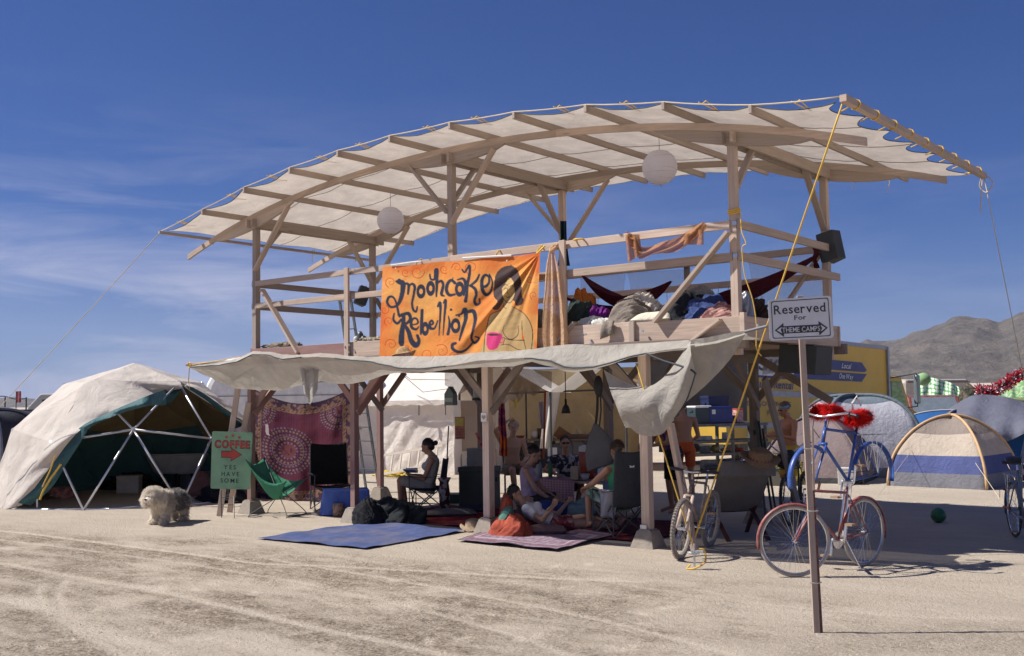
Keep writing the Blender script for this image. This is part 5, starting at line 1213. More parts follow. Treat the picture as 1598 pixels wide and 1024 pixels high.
m = MB(); o_ = [f(x, y, .0015) for x, y in rr_poly(.045, .955, .05)]; i_ = [f(.5+(x-.5)*.972, .5+(y-.5)*.955, .0015) for x, y in rr_poly(.045, .955, .05)]
n_ = len(o_); m.add(o_+i_, [(k, (k+1) % n_, n_+(k+1) % n_, n_+k) for k in range(n_)]); m.build('border_line', INK, rsn)
lettering('lettering', 'Reserved', f, .085, .635, .915, .215, INK, rsn, bold=.012, serif=True)
lettering('lettering', 'For', f, .40, .475, .60, .105, INK, rsn, bold=.01, serif=True)
AR2 = [(.085, .245), (.225, .415), (.225, .335), (.775, .335), (.775, .415), (.915, .245), (.775, .075), (.775, .155), (.225, .155), (.225, .075)]
flatpoly('double_arrow', AR2, f, INK, rsn, .0015)
flatpoly('arrow_tip', [(.118, .245), (.198, .325), (.175, .245), (.198, .165)], f, SW, rsn, .003); flatpoly('arrow_tip', [(.882, .245), (.802, .325), (.825, .245), (.802, .165)], f, SW, rsn, .003)
lettering('lettering', 'THEME CAMPS', f, .20, .185, .80, .118, SW, rsn, th=.003, bold=.004, serif=True)
# --- heart card on the front post, price tag like poster on the rear post
m = MB(); c = aty(765.5, 651, -.10); c = Vector((5.10-.012, -.1725, c.z)); m.box(c, (.098, .003, .12)); o = m.build('white_card', WHITE); tag(o, 'white card with a cut-out heart shape fixed to the front post', 'card')
o2 = flatpoly('heart_shape', [(.030*(math.sin(t_)**3)*1.25, .033*(13*math.cos(t_)-5*math.cos(2*t_)-2*math.cos(3*t_)-math.cos(4*t_))/14) for t_ in np.linspace(0, 6.283, 25)[:-1]], lambda x, y, o_: Vector((c.x+x, c.y-.003, c.z+y)), W_PLY, None); o2.parent = o

# ================================================================== fluffy things
def fluff(name, c, ax, rad, L, mat, parent, n=2600, seed=1, thin=.006):
    r_ = random.Random(seed); m = MB(); c = Vector(c); ax = Vector(ax); d = ax.normalized(); u1 = d.orthogonal().normalized(); u2 = d.cross(u1)
    for _ in range(n):
        t_ = r_.uniform(-1, 1); a = r_.uniform(0, 6.283); rr_ = rad*math.sqrt(max(.08, 1-t_*t_)); nn_ = (u1*math.cos(a)+u2*math.sin(a)+d*t_*.7).normalized()
        b0 = c+ax*t_*.9+(u1*math.cos(a)+u2*math.sin(a))*rr_*.3; jit = Vector((r_.uniform(-.5, .5), r_.uniform(-.5, .5), r_.uniform(-.6, .35)))
        b1 = b0+(nn_+jit*.6)*L*.55*r_.uniform(.7, 1.1); b2 = b1+(nn_*.5+jit*1.1+Vector((0, 0, -.25)))*L*.5; sd = nn_.orthogonal().normalized()*thin
        m.add([b0-sd, b0+sd, b1+sd*.8, b1-sd*.8, b2], [(0, 1, 2, 3), (3, 2, 4)])
    o = m.build(name, mat, parent); o['kind'] = 'stuff'; return o
# ================================================================== bicycles (x forward, rear axle over the origin)
def ringpts(c, R_, n=40, a0=0, a1=360): return [Vector((c[0]+R_*math.cos(D2R(a0+(a1-a0)*k/n)), c[1], c[2]+R_*math.sin(D2R(a0+(a1-a0)*k/n)))) for k in range(n+(0 if a1-a0 == 360 else 1))]
def wheel(root, x, R_, tw, mrim, mtyre, knob=False, n=32, rot=0.0):
    w = MB(); w.tube(ringpts((x, 0, R_), R_-.035), .008, 6, closed=True); wo = w.build('wheel', mrim, root, smooth=True)
    t_ = MB(); t_.tube(ringpts((x, 0, R_), R_-tw, 48), tw, 8, closed=True)
    if knob:
        for k in range(60):
            a = 2*math.pi*k/60
            for q in (-.6, 0, .6): rr_ = R_-tw+tw*math.cos(q)+.003; t_.box((x+rr_*math.cos(a), tw*math.sin(q), R_+rr_*math.sin(a)), (.014, .012, .014))
    t_.build('tyre', mtyre, wo, smooth=not knob)
    h = MB(); h.tube([(x, -.05, R_), (x, .05, R_)], .018, 8); h.build('hub', CHROME, wo)
    s_ = MB()
    for k in range(n):
        a = 2*math.pi*k/n; b_ = a+(.5 if k % 2 else -.5); y = .03 if (k//2) % 2 else -.03
        s_.tube([(x+.02*math.cos(b_), y, R_+.02*math.sin(b_)), (x+(R_-.04)*math.cos(a), 0, R_+(R_-.04)*math.sin(a))], .0017, 3, cap=False)
    so = s_.build('spokes', CHROME, wo); so['kind'] = 'stuff'
    return wo
def bike(label, loc, rz, frame, R_=.335, wb=1.06, tw=.018, wheels=True, fend=None, mtyre=None, knob=False, bars='flat', seat=True, rack=False, basket=False, lean=0.0, step=False, susp=False, mrim=None, stand=True, pitch=0.0, name='bicycle'):
    r = thing(name, label, 'bicycle', loc, world_verts=False); r.rotation_euler = (lean, pitch, rz)
    mrim = mrim or CHROME; mtyre = mtyre or RUBBER; bb = (.44, 0, R_-.05); hx = wb-.27; ht = (hx+.02, 0, .86); hb = (hx+.07, 0, .70); st = (.27, 0, .78); ax = (wb, 0, R_)
    m = MB()
    m.tube([hb, ht], .019, 8)
    if step: m.tube([hb, (.62, 0, .45), (.36, 0, .52)], .015, 8)
    else: m.tube([(ht[0], 0, ht[2]-.02), st], .015, 8)
    m.tube([hb, bb], .017, 8); m.tube([bb, (st[0]-.015, 0, .84)], .015, 8)
    for q in (-1, 1): m.tube([(bb[0], q*.03, bb[2]), (0, q*.06, R_)], .009, 6); m.tube([(st[0], q*.02, .76), (0, q*.06, R_)], .008, 6)
    m.build('frame', frame, r, smooth=True)
    m = MB()
    fw_ = .03 if susp else .015
    for q in (-1, 1):
        m.tube([(hb[0]+.0, q*.045, hb[2]-.01), (wb-.06, q*.05, R_+.12), (wb, q*.055, R_)], fw_*.7, 6)
    m.tube([(hb[0], -.05, hb[2]-.01), (hb[0], .05, hb[2]-.01)], .018, 6); m.tube([(ht[0], 0, ht[2]), (ht[0]-.02, 0, ht[2]+.08)], .013, 6); m.build('fork', frame if not susp else m_plain('dusty_fork', (.46, .36, .30), .8, dust=.5), r, smooth=True)
    if wheels:
        wheel(r, 0, R_, tw, mrim, mtyre, knob); wheel(r, wb, R_, tw, mrim, mtyre, knob)
    if fend:
        for x, a0, a1 in ((0, 10, 195), (wb, -12, 130)):
            m = MB(); P_ = ringpts((x, 0, R_), R_+.018, 24, a0, a1); vs = []
            for p in P_:
                rd = (p-Vector((x, 0, R_))).normalized(); vs += [p+Vector((0, -.028, 0))-rd*.02, p+Vector((0, -.02, 0)), p+Vector((0, .02, 0)), p+Vector((0, .028, 0))-rd*.02]
            m.add(vs, [(i*4+k, i*4+k+1, (i+1)*4+k+1, (i+1)*4+k) for i in range(len(P_)-1) for k in range(3)]); m.build('mudguard', fend, r, smooth=True, solid=.003)
            m = MB()
            for q in (-1, 1):
                for a in ((150,) if x == 0 else (115,)): m.tube([(x, q*.05, R_), (x+(R_+.018)*math.cos(D2R(a)), q*.02, R_+(R_+.018)*math.sin(D2R(a)))], .003, 4)
            m.build('mudguard_stay', CHROME, r)
    # cranks, chainwheel, chain, pedals
    m = MB(); m.tube([(bb[0], -.07, bb[2]), (bb[0], .07, bb[2])], .02, 8); m.lathe(bb, [(.085, -.002), (.088, 0), (.085, .002)], 24, Matrix.Rotation(math.pi/2, 3, 'X')); cr = m.build('crank', CHROME, r)
    for q, a in ((-1, -78), (1, 102)):
        e_ = Vector((bb[0]+.17*math.cos(D2R(a)), q*.075, bb[2]+.17*math.sin(D2R(a)))); m = MB(); m.beam((bb[0], q*.07, bb[2]), e_, .012, .02); m.build('crank_arm', CHROME, r)
        m = MB(); m.box(e_+Vector((0, q*.055, 0)), (.075, .09, .022)); m.build('pedal', m_plain('pedal', (.30, .20, .12), .6), r)
    m = MB(); m.tube([(bb[0], -.045, bb[2]+.085), (0, -.045, R_+.035)], .004, 4); m.tube([(bb[0], -.045, bb[2]-.085), (0, -.045, R_-.035)], .004, 4); m.lathe((0, -.045, R_), [(.04, -.002), (.04, .002)], 14, Matrix.Rotation(math.pi/2, 3, 'X')); m.build('chain', DGREY, r)
    # bars
    hx2, hz2 = ht[0]-.02, ht[2]+.09; m = MB()
    if bars == 'flat': B_ = [(hx2-.02, -.30, hz2+.02), (hx2+.03, -.10, hz2+.01), (hx2+.04, 0, hz2), (hx2+.03, .10, hz2+.01), (hx2-.02, .30, hz2+.02)]
    elif bars == 'tall': B_ = [(hx2-.26, -.30, hz2+.16), (hx2-.06, -.27, hz2+.18), (hx2+.05, -.08, hz2+.04), (hx2+.06, 0, hz2+.02), (hx2+.05, .08, hz2+.04), (hx2-.06, .27, hz2+.18), (hx2-.26, .30, hz2+.16)]
    else: B_ = [(hx2-.16, -.27, hz2+.02), (hx2-.02, -.25, hz2+.05), (hx2+.06, -.10, hz2+.03), (hx2+.06, 0, hz2+.02), (hx2+.06, .10, hz2+.03), (hx2-.02, .25, hz2+.05), (hx2-.16, .27, hz2+.02)]
    P_ = catmull(B_, 5); m.tube([tuple(p) for p in P_], .012, 6); m.build('handlebar', CHROME, r, smooth=True)
    for q in (0, -1):
        a_, b_ = (P_[0], P_[5]) if q == 0 else (P_[-1], P_[-6]); m = MB(); m.tube([a_, b_], .017, 8); m.build('grip', BLACK, r)
    m = MB(); m.tube([(hx2+.06, -.1, hz2+.03), (hx2+.12, -.08, hz2-.1), (hb[0]+.02, -.02, hb[2]+.05)], .004, 4); m.tube([(hx2+.06, .1, hz2+.03), (hx2+.11, .08, hz2-.12), (hb[0], .02, hb[2])], .004, 4); m.build('brake_cable', BLACK, r)
    m = MB(); m.tube([(st[0]-.01, 0, .80), (st[0]-.05, 0, .95)], .012, 6); m.build('seat_post', CHROME, r)
    if seat:
        m = MB(); loft(m, [((st[0]-.18, 0, .97), .085, .03), ((st[0]-.14, 0, .975), .10, .035), ((st[0]-.02, 0, .97), .055, .03), ((st[0]+.10, 0, .965), .025, .025), ((st[0]+.12, 0, .96), .012, .015)], Vector((0, 1, 0))); m.build('saddle', BLACK, r, smooth=True)
    if rack:
        m = MB()
        for q in (-1, 0, 1): m.tube([(.22, q*.05, R_*2+.09), (-.22, q*.05, R_*2+.09)], .005, 5)
        for k in range(5): m.tube([(.2-.1*k, -.06, R_*2+.092), (.2-.1*k, .06, R_*2+.092)], .004, 5)
        for q in (-1, 1):
            for xx in (-.12, .0, .1): m.tube([(0, q*.06, R_), (xx, q*.06, R_*2+.09)], .004, 5)
        m.build('rack', CHROME, r)
    if basket:
        bx, bz = hx2+.14, hz2-.02; m = MB()
        for z in np.linspace(-.16, .06, 7): k_ = 1+(z+.16)*.6; m.tube([(bx+.10*k_*a, .17*k_*b, bz+z) for a, b in ((-1, -1), (1, -1), (1, 1), (-1, 1))], .003, 4, closed=True)
        for k in range(10):
            y = -.16+.32*k/9
            for a in (-1, 1): m.tube([(bx+a*.10, y, bz-.16), (bx+a*.113, y*1.12, bz+.06)], .0025, 4)
        for k in range(6):
            xx = -.09+.18*k/5
            for b in (-1, 1): m.tube([(bx+xx, b*.17, bz-.16), (bx+xx*1.1, b*.192, bz+.06)], .0025, 4)
        m.build('basket', DGREY, r)
        m = MB(); m.ell((bx, 0, bz-.04), (.10, .16, .12), 12, 8); m.ell((bx, .06, bz+.05), (.08, .08, .06), 10, 8); m.build('black_bag', BLACK, r, smooth=True)
    if stand: m = MB(); m.tube([(.36, .04, bb[2]), (.30, .17, .01)], .008, 5); m.build('kickstand', CHROME, r)
    return r
def bike_between(rear, front): d = front-rear; return Vector((rear.x, rear.y, 0)), math.atan2(d.y, d.x), math.hypot(d.x, d.y)
RED_F = m_plain('faded_maroon_enamel', (.25, .05, .055), .45, var=.25, dust=.45, scale=16); BLUE_F = m_plain('blue_enamel', (.03, .09, .33), .35, var=.2, dust=.12, scale=12)
PALE_T = m_plain('pale_dusty_tyre', (.36, .33, .30), .9, dust=.5)
rl, rz_, wb_ = bike_between(at(1350, 883), at(1240, 902))
redb = bike('old maroon bicycle with pale tyres standing on its kickstand behind the reserved sign', rl, rz_, RED_F, R_=.355, wb=wb_*.97, fend=RED_F, mtyre=PALE_T, bars='none', seat=False)
vh = Vector(_ray(1242, 512)); tgt = math.atan2(vh.x, -vh.y); st_a = (tgt-rz_+math.pi) % (2*math.pi)-math.pi; st_a = max(-.7, min(.7, st_a)); pv_ = Vector((wb_*.97-.03, 0, 0))
fronts = [c_ for c_ in redb.children if c_.name.split('.')[0] in ('fork',) or (c_.name.split('.')[0] in ('wheel', 'mudguard', 'mudguard_stay') and sum(v_.co.x for v_ in c_.data.vertices)/len(c_.data.vertices) > .5)]
for c_ in fronts: c_.matrix_local = Matrix.Translation(pv_) @ Matrix.Rotation(st_a, 4, 'Z') @ Matrix.Translation(-pv_)
for ch_ in list(redb.children):
    if ch_.name.split('.')[0] in ('handlebar', 'grip', 'brake_cable'): bpy.data.objects.remove(ch_)
up_off = Matrix.Rotation(rz_, 3, 'Z') @ Vector((-.20, 0, .61))
blb = bike('blue bicycle frame without wheels mounted on top of the maroon bicycle', rl+up_off, rz_, BLUE_F, R_=.335, wb=1.04, wheels=False, fend=BLUE_F, bars='cruiser', seat=True, rack=True, stand=False)
m = MB(); m.tube([(.62, .0, -.27), (.50, 0, .20)], .012, 6); m.tube([(.45, 0, .25), (.50, 0, -.12)], .016, 6); m.tube([(.44, .06, .33), (.58, .05, -.30)], .004, 4); m.build('joining_tube', CHROME, blb)
FUR = m_cloth('red_fur', (.74, .03, .03), trans=.4, fold=.1, var=.3)
fluff('seat_fur', (.22, 0, .95), (.14, 0, -.01), .09, .095, FUR, blb, 5200, 3, .004); fluff('grip_fur', (.57, -.20, 1.02), (.09, 0, .02), .06, .10, FUR, blb, 3000, 4, .004); fluff('grip_fur', (.62, -.02, 1.02), (.09, 0, .02), .055, .09, FUR, blb, 3000, 5, .004)
m = MB(); m.tube([(.20, .02, 1.07), (.24, .0, 1.17), (.28, -.03, 1.10), (.25, -.05, 1.03)], .012, 5); m.build('white_ribbon', WHITE, blb)
MTBC = m_plain('dusty_mtb_paint', (.17, .13, .115), .8, dust=.8, scale=18)
rl, rz_, wb_ = bike_between(at(1107, 853), at(1062, 872))
bike('dust-caked mountain bike with knobbly tyres beside the right front post', rl, rz_, MTBC, R_=.335, wb=1.08, tw=.028, knob=True, susp=True, lean=D2R(-5), mtyre=m_plain('dusty_knobbly', (.20, .18, .17), .9, dust=.9, scale=30), stand=False)
rl, rz_, wb_ = bike_between(at(1262, 808), at(1222, 824))
bike('black bicycle with a wire basket and black bag parked behind the maroon bicycle', rl, rz_, m_plain('green_black_paint', (.03, .05, .035), .5, dust=.3), R_=.33, wb=1.04, bars='tall', basket=True, knob=True, tw=.024, mtyre=m_plain('dark_tyre', (.035, .033, .03), .9, dust=.4), lean=D2R(4))
rl, rz_, wb_ = bike_between(at(1584, 838), at(1612, 870))
GB = m_plain('grey_blue_enamel', (.12, .16, .22), .4, dust=.3)
rb_ = bike('grey-blue bicycle with black tyres and a tall silver pole at the right edge', rl, rz_+.15, GB, R_=.34, wb=1.06, fend=GB, mtyre=m_plain('dark_tyre2', (.03, .03, .03), .8, dust=.3), rack=True, step=True)
m = MB(); m.tube([(.0, .08, .35), (-.02, .10, .85), (.10, .22, 1.45)], .028, 8); m.build('silver_pole', m_plain('silver_paint', (.20, .24, .30), .5), rb_, smooth=True)
m = MB(); m.ell((-.36, 0, .56), (.02, .035, .02), 8, 6); m.box((.05, -.1, .37), (.26, .02, .02)); m.build('reflector', m_plain('reflector_red', (.55, .03, .02), .3), rb_)
m = MB(); m.lathe((-.10, .14, .10), [(.05, 0), (.055, .02), (.055, .16), (.03, .20), (.02, .24)], 12); m.build('canister', m_plain('canister_grey', (.18, .18, .19), .7, dust=.4), rb_)

# ================================================================== chairs
DKCL = C_('chair_dark_cloth', (.035, .04, .045))
def quad_chair(label, loc, rz, cloth, back=.92, arms=True, group=None, sw=.27, metal=DGREY):
    r = thing('folding_chair', label, 'chair', loc, group, world_verts=False); r.rotation_euler = (0, 0, rz)
    for q in (-1, 1):
        m = MB(); m.tube([(q*sw, .26, .0), (-q*sw*.9, .24, .40)], .010, 6); m.build('leg', metal, r)
        m = MB(); m.tube([(q*sw, -.26, .0), (-q*sw*.9, -.20, .40)], .010, 6); m.build('leg', metal, r)
        m = MB(); m.tube([(q*sw, .27, .0), (q*(sw+.01), -.20, .40)], .010, 6); m.build('leg', metal, r)
        m = MB(); m.tube([(q*sw, -.27, .0), (q*(sw+.01), .22, .40)], .010, 6); m.build('leg', metal, r)
        m = MB(); m.tube([(q*sw, -.24, .02), (q*sw, -.24, .45), (q*(sw-.01), -.30, back)], .010, 6); m.build('back_pole', metal, r)
        if arms:
            m = MB(); m.tube([(q*(sw+.01), .25, .0), (q*(sw+.01), .25, .60)], .009, 6); m.build('arm_pole', metal, r)
            m = MB(); m.sheet(lambda a, b, q=q: (q*(sw+.01)+(-.035+.07*a), -.26+.53*b, .605-.02*math.sin(b*3.14)), 3, 8); m.build('armrest', cloth, r, solid=.006)
    m = MB(); m.sheet(lambda a, b: (-sw+2*sw*a, -.22+.46*b, .41-.075*math.sin(a*3.14)*math.sin(.4+b*2.3)+(.02 if b > .95 else 0)), 14, 12); m.build('seat', cloth, r, smooth=True, solid=.008)
    m = MB(); m.sheet(lambda a, b: ((-sw+2*sw*a)*(1-.12*max(0, b-.6)), -.24-.06*b-.05*math.sin(a*3.14)*(1-b*.5), .40+(back-.40)*b+(.03*(2*a-1)**2 if b > .9 else 0)), 14, 14); m.build('backrest', cloth, r, smooth=True, solid=.008)
    return r
quad_chair('low folding chair with crossed legs that the reading woman sits in', base1, heading(-1, .10), DKCL, back=.86)
m = MB(); cwb = rotz(base1, heading(-1, .1), (-.30, -.32, 0)); m.lathe(cwb, [(.05, 0), (.075, .1), (.09, .35), (.07, .5), (.11, .58)], 10)
tag(m.build('hanging_sweater', m_cloth('dark_red_print', (.05, .012, .016), c2=(.30, .26, .26), fold=1), smooth=True), 'dark red printed sweater hanging behind the reading woman', 'sweater')
gc6 = quad_chair('high-backed dark folding chair with a white label on its back', b6, heading(-.45, .90), C_('chair_charcoal', (.06, .062, .065)), back=1.10, sw=.25)
m = MB(); m.box((.0, -.318, .93), (.07, .004, .055)); m.build('label_patch', WHITE, gc6)
bc = at(518, 795); bc.z = 0
bch = quad_chair('empty black folding chair in front of the tapestry', bc, heading(.35, -.95), C_('chair_black', (.012, .012, .014)), back=1.08, sw=.32)
m = MB(); m.lathe((-.34, .2, .60), [(.03, 0), (.036, .02), (.036, .11), (.03, .12)], 10); o = m.build('cup', m_plain('cup_blue', (.05, .06, .12), .4), bch)
m = MB(); m.sheet(lambda a, b: (-.33+.03*a, .26+.10*a, .56-.34*b), 4, 4); m.build('magazine_pocket', m_plain('pocket_print', (.45, .40, .42), .5, var=.6, scale=30), bch)
# butterfly chair
gb = at(432, 805); gb.z = 0
bf = thing('butterfly_chair', 'green canvas butterfly chair on a thin wire frame', 'chair', gb, world_verts=False); bf.rotation_euler = (0, 0, heading(.95, -.30))
GC = C_('butterfly_green', (.06, .25, .15), trans=.15)
c4 = dict(bl=(-.30, -.40, .92), br=(.30, -.40, .92), fl=(-.34, .36, .58), fr=(.34, .36, .58))
def fbf(a, b):
    x = -1+2*a; y = b
    back = Vector((x*.30, -.40-.02*(1-x*x), .92-.10*(1-x*x))); mid = Vector((x*.24, -.06+.03*(1-x*x), .30-.03*(1-x*x)+.16*x*x)); fr_ = Vector((x*.35, .36-.22*(1-x*x), .58-.26*(1-x*x)))
    p = back*(1-y)**2+mid*2*y*(1-y)*1.0+fr_*y*y; p = p+Vector((0, -.02, -.11))*math.sin(y*3.14)*(1-x*x*.7); return p
m = MB(); m.sheet(fbf, 20, 24); m.build('sling', GC, bf, smooth=True, solid=.006)
for A_, B_, C2 in (((-.30, -.41, .93), (.32, .36, .02), (.30, .10, .02)), ((.30, -.41, .93), (-.32, .36, .02), (-.30, .10, .02)), ((-.34, .37, .59), (.30, -.34, .02), (.28, -.1, .02)), ((.34, .37, .59), (-.30, -.34, .02), (-.28, -.1, .02))):
    m = MB(); m.tube(catmull([A_, tuple((np.array(A_)+np.array(B_))/2), B_, C2], 5), .007, 6); m.build('wire_leg', DGREY, bf, smooth=True)
for y in (.36, -.34): m = MB(); m.tube([(-.30, y, .012), (.30, y, .012)], .007, 6); m.build('floor_wire', DGREY, bf)
# wooden sling chair on the right, straw hat on it
wc_ = at(1150, 838); wc_.z = 0
wch = thing('sling_chair', 'dark wooden sling chair with a pale canvas seat behind the mountain bike', 'chair', wc_, world_verts=False); wch.rotation_euler = (0, 0, heading(-.15, .99))
CAN = C_('canvas_grey', (.20, .185, .17), trans=.1)
m = MB(); m.sheet(lambda a, b: (-.34+.68*a, -.42+.62*b, .98-.66*b+.10*math.sin(b*3.1)*-.8-.02*math.sin(a*3.1)), 16, 16); m.build('sling', CAN, wch, smooth=True, solid=.008)
m = MB(); m.sheet(lambda a, b: (-.36+.72*a, -.44-.015*math.sin(a*9)-.02*b, 1.0-.20*b), 16, 5); m.build('canvas_flap', CAN, wch, smooth=True, solid=.006)
for q in (-1, 1):
    for A_, B_ in (((q*.30, -.44, 1.0), (q*.30, .45, .0)), ((q*.26, .30, .42), (q*.26, -.42, .0))):
        m = MB(); m.beam(A_, B_, .025, .05, (1, 0, 0)); m.build('leg', m_plain('mahogany', (.06, .018, .014), .5), wch)
def hat(label, c, rz=0, tilt=0.0, col=(.42, .30, .17), R_=.17, band=None, name='straw_hat'):
    h = thing(name, label, 'hat', c, world_verts=False); h.rotation_euler = (tilt, tilt*.4, rz)
    m = MB(); prof = [(R_*1.0, .0), (R_*.98, .008), (R_*.62, .0), (R_*.58, .04), (R_*.54, .09), (R_*.40, .115), (R_*.15, .105)]
    vs = []; n = 24
    for i, (r_, z) in enumerate(prof):
        for k in range(n):
            a = 2*math.pi*k/n; zz = z+(.035*math.cos(2*a) if i < 2 else 0)-(.02*math.exp(-(math.sin(a)*3)**2) if i > 4 else 0); vs.append((r_*math.cos(a)*(1.15), r_*math.sin(a), zz))
    m.add(vs, [(i*n+k, i*n+(k+1) % n, (i+1)*n+(k+1) % n, (i+1)*n+k) for i in range(len(prof)-1) for k in range(n)]+[tuple((len(prof)-1)*n+k for k in range(n))])
    m.build('hat_body', m_plain('straw_%.2f' % col[0], col, .9, var=.3, scale=60, bump=.6), h, smooth=True, solid=.004)
    if band: m = MB(); m.lathe((0, 0, 0), [(R_*.625, .002), (R_*.60, .03)], 20); o = m.build('hat_band', band, h); o.scale = (1.15, 1, 1)
    return h
hat('brown straw hat with a dark red band lying on the wooden chair', rotz(wc_, heading(-.15, .99), (.16, -.46, 1.02)), .6, D2R(22), (.24, .15, .08), .22, m_plain('band_red', (.2, .03, .03), .8))
hat('tan straw cowboy hat with a patterned band perched on the awning above the banner edge', aty(631, 556, -1.02)+Vector((0, 0, .0)), 1.1, D2R(-28), (.46, .29, .14), .15, m_plain('band_print', (.35, .2, .22), .8, var=.9, scale=60), 'cowboy_hat')
hat('small tan straw hat lying on the red rug near the front post', at(738, 829)+Vector((0, 0, .05)), .3, .05, (.34, .25, .16), .16)

# ================================================================== pillows, bags, piles
def pillow(label, c, size, rz, mat, name='pillow', cat='pillow', tilt=0.0):
    w, d, h = size; m = MB()
    vs = []; n = 14
    for s_ in (1, -1):
        for j in range(n+1):
            for i in range(n+1):
                x = -1+2*i/n; y = -1+2*j/n; e = (1-abs(x)**3.0)*(1-abs(y)**3.0); pin = 1-.10*(1-abs(x*y))*(abs(x)**8+abs(y)**8)/2
                vs.append((x*w/2*pin, y*d/2*pin, s_*h/2*max(0, e)**.55+.012*nz3(x*2.5+c[0], y*2.5)*e))
    W = n+1; fs = []
    for k in range(2):
        o_ = k*W*W
        for j in range(n):
            for i in range(n): q_ = (o_+j*W+i, o_+j*W+i+1, o_+(j+1)*W+i+1, o_+(j+1)*W+i); fs.append(q_ if k == 0 else q_[::-1])
    m.add(vs, fs); o = m.build(name, mat, smooth=True); o.location = (c[0], c[1], c[2]+h*.42); o.rotation_euler = (tilt, 0, rz); return tag(o, label, cat)
def heap(name, label, cat, c, size, mat, seed=1, amp=.35, res=84, freq=3.5):
    """a lump of crumpled cloth: folded, creased, resting on its base"""
    m = MB(); vs = []; sx, sy, sz = size; n = res
    for j in range(n//2+1):
        for i in range(n):
            th = 2*math.pi*i/n; ph = (math.pi/2)*j/(n//2)
            d = Vector((math.cos(th)*math.cos(ph), math.sin(th)*math.cos(ph), math.sin(ph)))
            q_ = d*freq*.7+Vector((seed*3.1, 0, 0)); wq = Vector((q_.x*1.2+q_.z*.6, q_.y*2.4-q_.x*.9, q_.z*1.4))+Vector((mnoise.noise(q_*1.1+Vector((5, 1, 2))),)*3)*1.2
            sa = seed*1.3; fx_ = q_.x*math.cos(sa)+q_.y*math.sin(sa); fy_ = -q_.x*math.sin(sa)+q_.y*math.cos(sa)+q_.z*.8; wv_ = mnoise.noise(q_*.8)*1.1
            f1 = mnoise.noise(q_*.8)*amp*.8+amp*.42*(.5-abs(mnoise.noise(Vector((fx_*.45, fy_*2.3+wv_, seed))))*2.2)+amp*.22*(.5-abs(mnoise.noise(Vector((fx_*.9+3, fy_*4.2+wv_*2, seed))))*2.0)
            k_ = 1+f1; vs.append((c[0]+d.x*sx/2*k_, c[1]+d.y*sy/2*k_, c[2]+max(0, d.z*sz*k_*(1.0))))
    fs = [(j*n+i, j*n+(i+1) % n, (j+1)*n+(i+1) % n, (j+1)*n+i) for j in range(n//2) for i in range(n)]
    m.add(vs, fs); return tag(m.build(name, mat, smooth=True), label, cat)
pillow('brown oval cushion on the patterned rug before the reclining legs', at(852, 836)-Vector((0, 0, .01))+Vector((0, 0, .02)), (.56, .30, .15), heading(1, 0)+1.57, C_('cushion_mauve', (.20, .115, .105)))
pillow('large grey floor pillow under the folding chair', at(702, 806)+Vector((0, 0, .0)), (.85, .40, .13), heading(1, .1)+1.57, C_('pillow_grey', (.17, .155, .145)))
pillow('dark blue floor pillow behind the grey one', at(735, 800)+Vector((.0, .1, 0)), (.60, .36, .12), heading(1, 0)+1.57, C_('pillow_navy', (.04, .045, .07)))
heap('sleeping_bag', 'rumpled orange sleeping bag the dark-haired woman leans on', 'sleeping bag', at(797, 838), (.62, .46, .30), C_('bag_orange', (.34, .072, .042)), 2, .22)
o = heap('sleeping_bag', 'upright folded end of the orange sleeping bag against the post', 'sleeping bag', at(784, 834)+Vector((0, .1, .22)), (.20, .18, .30), C_('bag_orange', (.34, .072, .042)), 5, .2)
pillow('sea green pillow behind the reclining woman head', at(800, 838)+Vector((-.12, .02, .20)), (.34, .26, .16), heading(1, 0), C_('pillow_seagreen', (.09, .20, .16)), tilt=1.0)
heap('duffel_pile', 'dark pile of duffel bags and blankets beside the red post', 'bags', at(612, 815), (1.15, .7, .34), C_('duffel_dark', (.02, .024, .026)), 7, .3)
heap('duffel_pile', 'black bag with pale straps leaning at the foot of the red post', 'bags', at(575, 818), (.5, .4, .36), C_('duffel_black', (.014, .015, .018)), 9, .3)
# blue cloth table
tb = at(540, 802); tb.z = 0; tq = heading(1, .2)
bt = thing('cloth_table', 'low table under a bright blue cloth behind the red post', 'table', tb, world_verts=False); bt.rotation_euler = (0, 0, tq+1.57)
def ftc(a, b):
    th = 2*math.pi*a; c_, s_ = math.cos(th), math.sin(th); k_ = max(abs(c_), abs(s_)); ex, ey = c_/k_*.36, s_/k_*.26
    if b < .35: return (ex*b/.35, ey*b/.35, .40+.003*nz3(a*9, b*9))
    t_ = (b-.35)/.65; fl = 1+.10*t_*(1+1.2*math.sin(th*11)*.5); return (ex*fl, ey*fl, .40-.385*t_+.02*nz3(a*20, 3)*t_)
m = MB(); m.sheet(ftc, 120, 22); m.build('tablecloth', C_('cloth_bright_blue', (.10, .17, .50)), bt, smooth=True)
m = MB(); m.box((0, 0, .385), (.70, .50, .02)); m.build('tabletop', W_DARK, bt)
m = MB(); cc = at(528, 806)
m.lathe((cc.x, cc.y, 0), [(.07, 0), (.09, .03), (.09, .18), (.085, .20)], 14); tag(m.build('painted_tin', m_plain('tin_print', (.26, .17, .13), .5, var=.9, scale=30), smooth=True), 'patterned brown tin standing at the foot of the blue cloth', 'tin')

